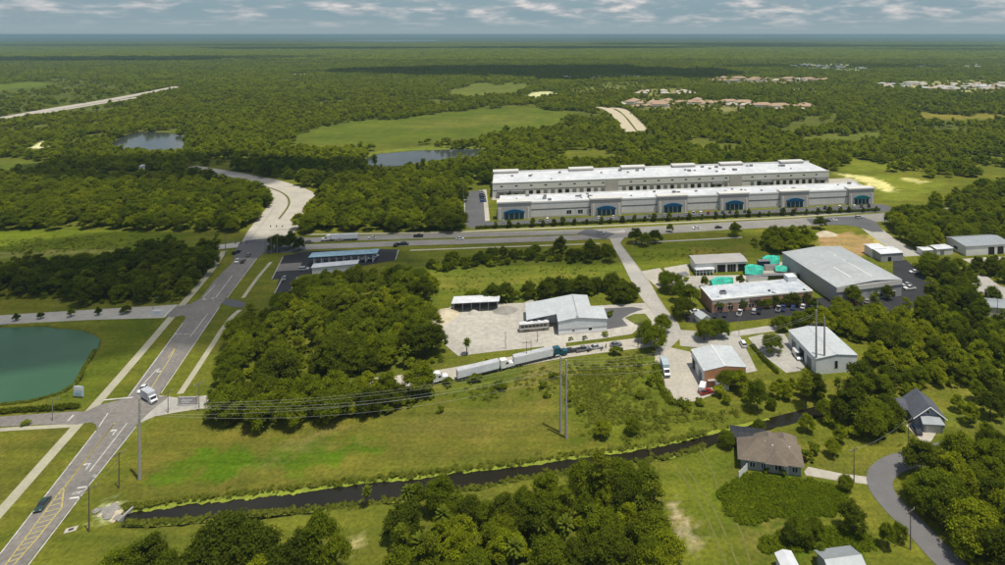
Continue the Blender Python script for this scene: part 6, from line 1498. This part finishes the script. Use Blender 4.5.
PALMS = [(467, 355.3, 6.6, 'round-headed palm on the yard edge above the trailer'), (367, 507.5, 5.6, 'cabbage palm on the near canal bank'), (408, 515, 7.6, 'palm rising from the wood edge by the canal trees'),
         (821, 562, 4.4, 'small palm at the bottom edge left of the metal roof'), (652, 505, 9.4, 'tall palm above the foreground wood'), (455, 520, 6.5, 'palm with pale fronds in the foreground wood'), (466, 524, 5.8, 'second palm with pale fronds in the foreground wood'),
         (640, 520, 6.0, 'palm in the right part of the foreground wood'), (590, 530, 6.2, 'palm in the middle of the foreground wood'), (983, 404, 5.8, 'palm at the back of the right lawn'), (210, 405, 5.5, 'pale palm at the wood corner above the monument sign'), (225, 402, 5.5, 'second pale palm at the wood corner')]

tree_list = []   # (x, y, kind, height, label, group, size on screen)
for kd, u, v, h, lab in SINGLES:
    a = P(u, v); tree_list.append((a.x, a.y, kd, h, lab, 'trees standing singly', 1e9))
KLAB = dict(palm='shaggy-headed palm', oak='rounded mid-green tree', dark_oak='dark green dense tree', bright='light green tree', pine='slim pine')
for where, poly, spc, mixk, (s0, s1) in WOODS:
    x, y = scatter(poly, spc); k = clear_of(x, y); x, y = x[k], y[k]
    kinds = list(mixk); pr = np.array([mixk[q] for q in kinds]); pr = pr / pr.sum()
    ch = rng.choice(len(kinds), len(x), p=pr)
    for i in range(len(x)):
        kd = kinds[ch[i]]; h = 10.2 * rng.uniform(s0, s1)
        if kd == 'palm': h = min(h, rng.uniform(6, 8.5))
        if kd != 'palm' and rng.random() < 0.12 and s1 > .9: kd = 'pine'; h = 13.0 * rng.uniform(.7, 1.05)
        d = math.hypot(y[i], CAMH); uu, vv = px(x[i], y[i])
        vis = 1.0 if -20 < uu < 1025 and vv < 590 else 0.02
        tree_list.append((x[i], y[i], kd, h, f'{KLAB[kd]} {where}', 'trees ' + where, vis * h / d))
tree_list.sort(key=lambda q: -q[6])
PROTO_H = dict(oak=10.5, dark_oak=9.5, bright=9.5, pine=14.5, shrub=2.6, palm=6.5)
counts = {}
rest = []
for (x, y, kd, h, lab, grp, sz) in tree_list:
    counts[kd] = counts.get(kd, 0) + 1
    if sum(counts.values()) <= 470 and counts[kd] <= 300:
        cm, tm = TREES[kd][rnd.randrange(len(TREES[kd]))]; s = h / PROTO_H[kd]
        r = thing({'oak': 'oak_tree', 'dark_oak': 'oak_tree', 'bright': 'leafy_tree', 'pine': 'pine_tree', 'palm': 'palm_tree'}[kd], lab, 'tree' if kd != 'palm' else 'palm', (x, y, 0), rnd.uniform(0, 6.28), grp if sz < 1e8 else None)
        w = rnd.uniform(.8, 1.2) * (.5 if 'narrow' in lab else 1); r.scale = (s * w, s * w, s)
        for nm, me in (('trunk', tm), ('crown', cm)):
            o = bpy.data.objects.new(nm, me); COL.objects.link(o); o.parent = r
    else: rest.append((x, y, kd, h))
for (u, v, h, lab) in PALMS:
    a = P(u, v); k = rnd.randrange(2); cm, tm = TREES['palm'][k]; s = h / (7.0, 8.4)[k]
    r = thing('palm_tree', lab, 'palm', (a.x, a.y, 0), rnd.uniform(0, 6.28)); r.scale = (s, s, s)
    for nm, me in (('trunk', tm), ('crown', cm)):
        o = bpy.data.objects.new(nm, me); COL.objects.link(o); o.parent = r
ug = []
for where, poly, spc, mixk, sr in WOODS[:14]:
    x, y = scatter(poly, 4.2); k = clear_of(x, y); ug.append(np.stack([x[k], y[k], np.zeros(k.sum())], 1))
ug = np.concatenate(ug)
instances('undergrowth', ug, rng.uniform(0, 6.28, len(ug)), rng.uniform(.5, 1.35, len(ug)), rng.integers(0, 3, len(ug)), [c for c, _ in TREES['shrub']], 'bushy undergrowth filling the woods', 'undergrowth')
if rest:
    ms = []; base = {}
    for kd in ('oak', 'dark_oak', 'bright', 'pine', 'palm'):
        base[kd] = (len(ms), len(TREES[kd])); ms += [c for c, _ in TREES[kd]]
    instances('near_woods', [(x, y, 0) for x, y, *_ in rest], rng.uniform(0, 6.28, len(rest)), [h / PROTO_H[k] for _, _, k, h in rest],
              [base[k][0] + rnd.randrange(base[k][1]) for _, _, k, _ in rest], ms, 'mixed green woods around the roads and warehouses', 'woods')

# shrubs one can point at
SHRUBS = [(617, 356, 3.2, 'wide low bush beside the truck lane in front of the parked vehicles'), (476, 383.5, 3.0, 'bush before the middle trailer'), (428, 398, 2.6, 'pale bush at the wood corner under the rear truck'), (447, 386, 2.4, 'bush below the white cab at the wood edge'),
          (500, 388, 2.8, 'bush in the field below the trucks, left'), (541, 388, 2.2, 'bush in the field below the teal cab'), (554, 379, 2.0, 'small bush left of the twin poles'), (571, 399, 2.2, 'bush right of the twin poles'), (547, 397, 1.6, 'tiny bush left of the twin poles'), (582, 413, 1.8, 'bush between the twin poles and young trees'),
          (640, 398, 2.0, 'bush near the loading yard edge'), (652, 384, 2.4, 'bush on the fence line of the loading yard'), (639, 366, 2.0, 'bush below the oak at the lane end'), (688, 409, 2.2, 'bush under the loading yard, left'), (720, 396, 2.8, 'rounded bush beside the garden shed'), (700, 404, 2.0, 'bush under the loading yard, right'),
          (440, 412, 1.6, 'dark bush alone on the dry field'), (487, 362.5, 1.2, 'low plant by the trailer wheels'), (25.5, 425.5, 1.4, 'round bush on the median of the lower west street'), (695, 358, 2.0, 'bush at the back corner of the brick building'), (571, 340.5, 1.2, 'low bush before the workshop wall, left'), (585, 339.5, 1.3, 'low bush before the workshop wall, middle'), (605, 336, 1.6, 'yellow-green bush at the workshop corner'),
          (612, 316, 2.2, 'bushy hedge end right of the workshop'), (686, 281, 1.8, 'bush on the sandy drive of the boat yard'), (768, 473.5, 1.3, 'shrub against the brown house wall, left'), (782, 476, 1.6, 'shrub against the brown house wall, right'), (806, 462, 2.6, 'brown-green bush at the house corner'), (812, 453, 2.6, 'large bush at the rear corner of the brown house')]
for (u, v, h, lab) in SHRUBS:
    a = P(u, v); cm, tm = TREES['shrub'][rnd.randrange(3)]; s = h / 2.4
    r = thing('shrub', lab, 'shrub', (a.x, a.y, 0), rnd.uniform(0, 6.28)); r.scale = (s * 1.15, s * 1.15, s)
    for nm, me in (('stems', tm), ('foliage', cm)):
        o = bpy.data.objects.new(nm, me); COL.objects.link(o); o.parent = r
# little street trees before the warehouse
for k in range(34):
    t = (k + .5) / 34; u = 490 + 390 * t; v = 228.8 - 17.2 * t; a = P(u + rnd.uniform(-3, 3), v + rnd.uniform(-.4, .4)); h = rnd.uniform(3.0, 5.2); cm, tm = TREES['dark_oak' if k % 3 else 'oak'][k % 3]; s = h / 10
    r = thing('street_tree', 'slim young street tree in the row before the front warehouse', 'tree', (a.x, a.y, 0), rnd.uniform(0, 6.28), 'street trees before the warehouse'); r.scale = (s * .75, s * .75, s * 1.1)
    for nm, me in (('trunk', tm), ('crown', cm)):
        o = bpy.data.objects.new(nm, me); COL.objects.link(o); o.parent = r
def hedge(name, label, pts_px, w, h, m='leaf_d', seed=5):
    pts = [P(*p) for p in pts_px]; lb = []
    g = np.random.default_rng(seed)
    for a, b in zip(pts[:-1], pts[1:]):
        n = max(2, int((b - a).length / (w * .8)))
        for i in range(n): q = a.lerp(b, (i + .5) / n); lb.append(((q.x, q.y, h * .42 * g.uniform(.8, 1.2)), (w * g.uniform(.5, .8), w * g.uniform(.5, .8), h * g.uniform(.45, .65))))
    o = bpy.data.objects.new(name, leafy(name, lb, len(lb) * 130, .26, M[m], seed)); COL.objects.link(o); tag(o, label, 'hedge')
hedge('hedge', 'low dark hedge along the lower west street by the pond', [(-30, 416), (20, 411.8), (50, 410), (78, 408)], 1.6, 1.3)
hedge('hedge', 'clipped dark hedge in front of the stained roof boats', [(765, 281), (800, 278)], 2.2, 2.0, seed=6)
hedge('hedge', 'scrubby hedge along the left side of the loading yard', [(656, 366), (662, 390), (672, 404), (690, 406)], 2.0, 1.8, 'leaf_a', 7)
hedge('hedge', 'low hedge strip between the side car park and service road', [(752, 346), (764, 360), (778, 374)], 1.2, 1.0, seed=8)
hedge('hedge', 'dark hedge on the dark office lot edge', [(770, 327), (800, 322)], 3.0, 3.0, 'leaf_a', 9)
hedge('hedge', 'long hedge screening the front warehouse car park', [(476, 228.6), (600, 223), (700, 218.6), (800, 214), (880, 210.5)], 2.0, 1.5, 'leaf_d', 10)
hedge('hedge', 'bank of reeds along the pond shore', [(95, 350), (84, 368), (76, 384), (60, 394), (30, 402), (0, 405)], .7, .5, 'weed', 11)

# weeds, vines and floating plants: uncountable cover
WEED = []
for k in range(4):
    lb = [((rng.uniform(-.6, .6), rng.uniform(-.6, .6), rng.uniform(.15, .4)), (rng.uniform(.5, .9), rng.uniform(.5, .9), rng.uniform(.3, .5))) for _ in range(4)]
    WEED.append(leafy('weed', [(c, (r[0], r[1], r[2] * .6)) for c, r in lb], 90, .20, M['weed'], 300 + k, core=False))
VINE = []
for k in range(4):
    lb = [((rng.uniform(-.8, .8), rng.uniform(-.8, .8), rng.uniform(.2, .7)), (rng.uniform(.7, 1.2), rng.uniform(.7, 1.2), rng.uniform(.4, .7))) for _ in range(5)]
    VINE.append(leafy('vine', lb, 130, .26, M['vine'], 310 + k))
def cover(name, polys, spacing, meshes, s0, s1, label, keep=1.0, z=0.0):
    X = []; Y = []
    for pl in polys:
        x, y = scatter(pl, spacing)
        nz_ = value_noise(x, y, 26, 9); k = ((nz_ * .35 + .5 + rng.uniform(-.45, .45, len(x))) > (1 - keep)) & (rng.random(len(x)) < (1 if keep >= 1 else np.clip(distpoly(x, y, [(p.x, p.y) for p in wpoly(pl)]) / 12, 0.05, 1)))
        k &= clear_of(x, y); X.append(x[k]); Y.append(y[k])
    x = np.concatenate(X); y = np.concatenate(Y); n = len(x)
    instances(name, np.stack([x, y, np.full(n, z)], 1), rng.uniform(0, 6.28, n), rng.uniform(s0, s1, n), rng.integers(0, len(meshes), n), meshes, label, 'ground cover')
cover('field_weeds', [REGIONS[4][0], [(395, 404), (430, 392), (440, 400), (410, 408)], [(560, 362), (655, 350), (668, 400), (640, 440), (580, 440), (566, 405)]], 1.35, WEED, .4, 1.05, 'rough weeds covering the scrub field above the canal', .62)
cover('field_weeds', [[(655, 410), (700, 410), (770, 408), (770, 414), (700, 428), (640, 440), (600, 446)]], 1.1, WEED, .6, 1.3, 'taller weeds on the far canal bank', .9)
cover('field_weeds', [[(135, 490), (250, 482), (380, 468), (560, 448), (560, 455), (380, 476), (250, 489), (132, 504)]], 2.4, WEED, .4, .9, 'tufts along the edge of the mown canal bank', .4)
cover('vine_thicket', [REGIONS[8][0]], .85, VINE, .45, .8, 'lush green vine thicket on the empty lot below the brown house')
cover('vine_thicket', [REGIONS[9][0]], .95, VINE, .45, .8, 'lower vine thicket with shrubs near the bottom right')
cover('field_weeds', [REGIONS[21][0], [(622, 246), (745, 243), (740, 260), (650, 266)]], 2.4, WEED, .3, .8, 'loose tufts in the meadow below the cross road', .45)
cover('field_weeds', [[(-60, 236), (100, 234), (178, 236), (170, 248), (100, 254), (-60, 262)]], 2.0, WEED, .3, .9, 'tufts in the left meadow above the dark wood', .5)
def bank(name, label, pts_px, w, m, z, seed, spc=.55):
    pts = spline([P(*p) for p in pts_px], 6); X = []
    g = np.random.default_rng(seed)
    for a, b in zip(pts[:-1], pts[1:]):
        n = int((b - a).length / spc); d = (b - a).normalized(); nn = Vector((-d.y, d.x, 0))
        for i in range(max(n, 1)):
            q = a.lerp(b, g.random()); ww = w * (0.35 + 0.65 * (0.5 + 0.5 * math.sin(q.x * .35) * math.cos(q.x * .13)))
            for _ in range(0): X.append(q + nn * 0.9 - nn * g.random() * ww)
    # one ragged floating mat with small loose rafts off its edge
    fine = []
    for a, b in zip(pts[:-1], pts[1:]):
        n = max(1, int((b - a).length / .5)); d = (b - a).normalized(); nn = Vector((-d.y, d.x, 0)); fine += [(a.lerp(b, i / n), nn) for i in range(n)]
    vs = []; fs = []
    for i, (q, nn) in enumerate(fine):
        ww = w * (0.62 + .55 * mnoise.noise(Vector((q.x * .11, q.y * .11, seed))) + .35 * mnoise.noise(Vector((q.x * .5, q.y * .5, seed))) + .22 * mnoise.noise(Vector((q.x * 1.7, q.y * 1.7, seed))))
        ww *= 1.8 if q.x < -80 else 1
        o_ = q + nn * 1.5; i_ = q + nn * (0.9 - max(-.5, ww))
        vs += [(o_.x, o_.y, z), (i_.x, i_.y, z)]
        if i: b0 = 2 * i - 2; fs.append((b0, b0 + 1, b0 + 3, b0 + 2) if True else ())
    o = MB().add(vs, [f[::-1] for f in fs]).build(name, M['algae_mat']); tag(o, label, 'water plants', kind='stuff')
bank('floating_weed', 'bright yellow-green floating weed along the far canal edge', [(127, 510), (175, 503), (228, 497), (279, 491), (330, 486), (398, 478), (437, 474), (508, 465), (571, 458), (649, 446), (704, 434), (772, 418)], 1.5, 'algae', -0.66, 21)
bank('floating_weed', 'thin bright weed line along the near canal edge', [(704, 444), (675, 452), (651, 456), (595, 465), (540, 472), (461, 487), (398, 496), (309, 506), (249, 510.5), (175, 518), (127, 519.5)], .3, 'algae', -0.62, 25)

for lab, pts_px in (('reedy tufts fringing the far canal bank', [(122, 508), (175, 500), (279, 488.5), (398, 475.5), (508, 462.5), (649, 443.5), (704, 431.5)]), ('reedy tufts fringing the near canal bank', [(128, 522), (175, 520.5), (249, 513), (309, 509), (398, 499), (461, 490), (540, 475), (595, 468), (651, 459), (704, 447)])):
    q = spline([P(*p) for p in pts_px], 30); X = [(p.x + rng.normal() * .4, p.y + rng.normal() * .55, -.15) for p in q for _ in range(3) if rng.random() < .8]; n = len(X)
    instances('bank_reeds', X, rng.uniform(0, 6.28, n), rng.uniform(.25, .75, n), rng.integers(0, 4, n), WEED, lab, 'reeds')
# ------------------------------------------------------------------ far woods
def forest(name, y0, y1, spacing, meshes, s0, s1, label, z=0.0):
    half = .98
    W = [(-1.10 * y0, y0), (.80 * y0, y0), (.80 * y1, y1), (-1.10 * y1, y1)]
    x, y = scatter(None, spacing, .45, W); u, v = px(x, y)
    thin = rng.random(len(x)); k = (v < 172) | ((v < 183) & (u > 930)) | ((v < 180) & (u < 60))
    for zt in (0.0, 5.0):
        uu, vv = px(x, y, zt); q_ = (vv - VH) / 120.0; uu = uu + value_noise(x, y, 150, 4) * 11 * q_; vv = vv + value_noise(x, y, 150, 6) * 3.2 * q_
        for j_, pl in enumerate(CLEARS): k &= ~(inpoly(uu, vv, pl) & ((thin < .86) | (j_ not in LOOSE)))
    k &= clear_of(x, y)
    for pl in NOTREE:
        if min(p[1] for p in pl) > 560:
            for q in (.018, .036, .054): k &= ~inpoly(x * (1 + q), y * (1 + q), pl)
    # glades and thinner stands
    k &= value_noise(x, y, 300, 12) < (.72 + .2 * rng.normal(size=len(x)))
    x, y = x[k], y[k]; n = len(x)
    instances(name, np.stack([x, y, np.full(n, z)], 1), rng.uniform(0, 6.28, n), rng.uniform(s0, s1, n), rng.integers(0, len(meshes), n), meshes, label, 'woods'); return n
n1 = forest('middle_woods', 500, 1250, 6.6, MID + FAR[5:6], .55, 1.1, 'green woods behind the warehouses around the ponds')
n2 = forest('far_woods', 1250, 2700, 8.4, FAR[:5] + FAR[:3] + FAR[5:6], .55, 1.15, 'far flat woods below the horizon, left and right')
n3 = forest('farthest_woods', 2700, 8200, 31.0, CLUMP, .8, 1.3, 'hazy woods near the horizon', -1.0)
print('forest', n1, n2, n3, 'near rest', len(rest), counts)

# ------------------------------------------------------------------ distant houses
def house_mesh(roofm, wallm, L, D, h, rise):
    a = MB().box(0, 0, 0, L, D, h).mesh('wall', wallm); b = hip(MB(), -.5, -.5, L + .5, D + .5, h, h + rise).mesh('roof', roofm)
    w = MB().box(L * .2, -.05, 1, L * .35, 0, 2.2).box(L * .6, -.05, 1, L * .8, 0, 2.2).mesh('windows', M['glass']); return a, b, w
terra = mat('tan tile roof', (0.40, 0.28, 0.185), (0.33, 0.235, 0.165), .05, .9); pale = mat('pale tile roof', (0.48, 0.42, 0.35), (0.40, 0.36, 0.31), .05, .9); gray = mat('grey white roof', (0.55, 0.56, 0.57), None, .05, .7)
HM = [house_mesh(terra, M['cream_wall'], 17, 13, 3.2, 2.8), house_mesh(pale, M['cream_wall'], 18, 13, 3.2, 2.6), house_mesh(gray, M['white_wall'], 26, 16, 5, 1.0), house_mesh(terra, M['cream_wall'], 30, 15, 6, 3.0)]
def houses(lst, label, grp):
    for (u, v, k) in lst:
        a = P(u, v); r = thing('distant_house', label, 'house', (a.x, a.y, 0), rnd.choice([0, .2, -.2, 1.2]), grp); s = rnd.uniform(.9, 1.2); r.scale = (s, s, s)
        for nm, me in zip(('wall', 'roof', 'windows'), HM[k]):
            o = bpy.data.objects.new(nm, me); COL.objects.link(o); o.parent = r
L1 = []
for k in range(46):
    t = (k + .5) / 46; L1.append((624 + 192 * t + rnd.uniform(-2, 2), 107.5 - 3.0 * math.sin(t * 5) + rnd.uniform(-1.6, 1.6), rnd.choice([0, 0, 1, 3])))
houses(L1, 'tan tile-roofed house in the nearest far subdivision row', 'houses of the nearest subdivision row')
L2 = [(630 + rnd.random() * 60, 92.5 + rnd.random() * 3.5, rnd.choice([0, 1, 1])) for _ in range(16)] + [(790 + rnd.random() * 34, 90 + rnd.random() * 6, 1) for _ in range(10)]
houses(L2, 'pale-roofed house scattered in the trees beyond the nearest row', 'houses scattered beyond the nearest row')
L3 = [(705 + 125 * ((k + .5) / 34), 81.2 + rnd.uniform(-1.3, 1.3), rnd.choice([0, 3, 0, 1])) for k in range(34)]
houses(L3, 'tan-roofed house in the farther subdivision line', 'houses of the farther subdivision line')
L4 = [(880 + rnd.random() * 130, 84.5 + rnd.random() * 6, rnd.choice([1, 1, 2, 0])) for _ in range(60)]
houses(L4, 'house under construction in the pale cleared estate on the right', 'houses of the cleared estate')
L5 = [(780 + rnd.random() * 90, 65 + rnd.random() * 5, 2) for _ in range(30)] + [(900 + rnd.random() * 105, 65.5 + rnd.random() * 2.5, 2) for _ in range(22)] + [(560 + rnd.random() * 80, 77 + rnd.random() * 3, 2) for _ in range(12)]
houses(L5, 'tiny white-roofed building in the far town', 'buildings of the far town')
a = P(755, 37.6); t = thing('horizon_building', 'long white building on the horizon', 'building', (a.x, a.y, 0)); MB().box(-700, 0, 0, 300, 200, 40).build('hall', M['white_wall'], t); MB().box(-200, -10, 0, 80, 0, 52).build('tower_block', M['white_wall'], t)
a = P(139, 173); t = thing('wood_house', 'small white house hidden in the left wood', 'house', (a.x, a.y, 0), .3); MB().box(0, 0, 0, 3, 4, 6).build('wall', M['white_wall'], t); hip(MB(), -.3, -.3, 3.3, 4.3, 6, 7).build('roof', M['roof_white'], t); NOTREE.append([(a.x - 8, a.y - 20), (a.x + 18, a.y - 20), (a.x + 18, a.y + 12), (a.x - 8, a.y + 12)])

# ------------------------------------------------------------------ clouds (their shadows lie on the land)
def cloudmat(name, thin):
    m, t = nodes_of(name); out = N(t, 'ShaderNodeOutputMaterial'); d = N(t, 'ShaderNodeBsdfDiffuse'); tr = N(t, 'ShaderNodeBsdfTransparent'); mx = N(t, 'ShaderNodeMixShader')
    d.inputs['Color'].default_value = (.85, .86, .88, 1); mx.inputs[0].default_value = 1 - thin
    t.links.new(tr.outputs[0], mx.inputs[1]); t.links.new(d.outputs[0], mx.inputs[2]); t.links.new(mx.outputs[0], out.inputs['Surface']); return m
CLD = [cloudmat('dense cloud', .16), cloudmat('thin cloud', .70), cloudmat('middling cloud', .56), cloudmat('thick cloud', .42)]
def cloud(u, v, wx, wy, alt, m, seed):
    """cumulus whose shadow falls round photo point (u, v); wx, wy in metres"""
    s = P(u, v); c = s + SUNV * (alt / SUNV.z); vs = []; fs = []; n = 44; k = 10
    for j in range(k + 1):
        ph = -math.pi / 2 + math.pi * j / k
        for i in range(n):
            t = 2 * math.pi * i / n
            w = 1 + .30 * mnoise.noise(Vector((math.cos(t) * 1.6, math.sin(t) * 1.6, seed))) + .16 * mnoise.noise(Vector((math.cos(t) * 5, math.sin(t) * 5, seed + j * .3)))
            zz = math.sin(ph); zz = zz * .25 if zz < 0 else zz
            vs.append((math.cos(t) * math.cos(ph) * wx / 2 * w, math.sin(t) * math.cos(ph) * wy / 2 * w, zz * min(wx, wy) * .35 * (1 + .3 * mnoise.noise(Vector((i * .7, j * .9, seed))))))
    for j in range(k):
        for i in range(n): fs.append((j * n + i, j * n + (i + 1) % n, (j + 1) * n + (i + 1) % n, (j + 1) * n + i))
    o = MB().add(vs, fs).build('cloud', m, None, c); tag(o, kind='structure')
    for p_ in o.data.polygons: p_.use_smooth = True
cloud(470, 71, 620, 560, 1100, CLD[0], 1.0)
cloud(590, 72, 560, 700, 1100, CLD[0], 17.0)
cloud(680, 73, 380, 460, 1100, CLD[0], 21.0)
cloud(385, 71.5, 420, 330, 1100, CLD[0], 9.0)
cloud(112, 285, 260, 140, 900, CLD[2], 2.0)
cloud(165, 171, 300, 105, 1000, CLD[3], 3.0)
cloud(330, 170, 170, 60, 1000, CLD[3], 14.0)
cloud(90, 60, 1300, 500, 1400, CLD[0], 4.0)
cloud(240, 59, 900, 420, 1400, CLD[2], 31.0)
cloud(560, 48.5, 2600, 900, 1500, CLD[0], 5.0)
cloud(840, 46.8, 3600, 1100, 1500, CLD[0], 8.0)
cloud(960, 50.5, 1500, 600, 1500, CLD[2], 10.0)
cloud(700, 44.5, 3000, 1300, 1500, CLD[0], 11.0)
cloud(330, 49, 2400, 800, 1500, CLD[0], 6.0)
cloud(120, 46, 4200, 1300, 1500, CLD[2], 12.0)
cloud(840, 67, 900, 260, 1100, CLD[2], 13.0)
cloud(520, 246, 300, 60, 900, CLD[1], 7.0)

# ------------------------------------------------------------------ humid air
hb = MB().box(-43000, -4200, -4, 43000, 30500, 126).build('haze', None); hb.data.materials.clear()
m, t = nodes_of('humid air'); out = N(t, 'ShaderNodeOutputMaterial'); pv = N(t, 'ShaderNodeVolumePrincipled')
pv.inputs['Color'].default_value = (.38, .59, .67, 1); pv.inputs['Density'].default_value = 9.5e-5; pv.inputs['Anisotropy'].default_value = .2; pv.inputs['Density Attribute'].default_value = ''
t.links.new(pv.outputs[0], out.inputs['Volume']); hb.data.materials.append(m); tag(hb, kind='stuff')
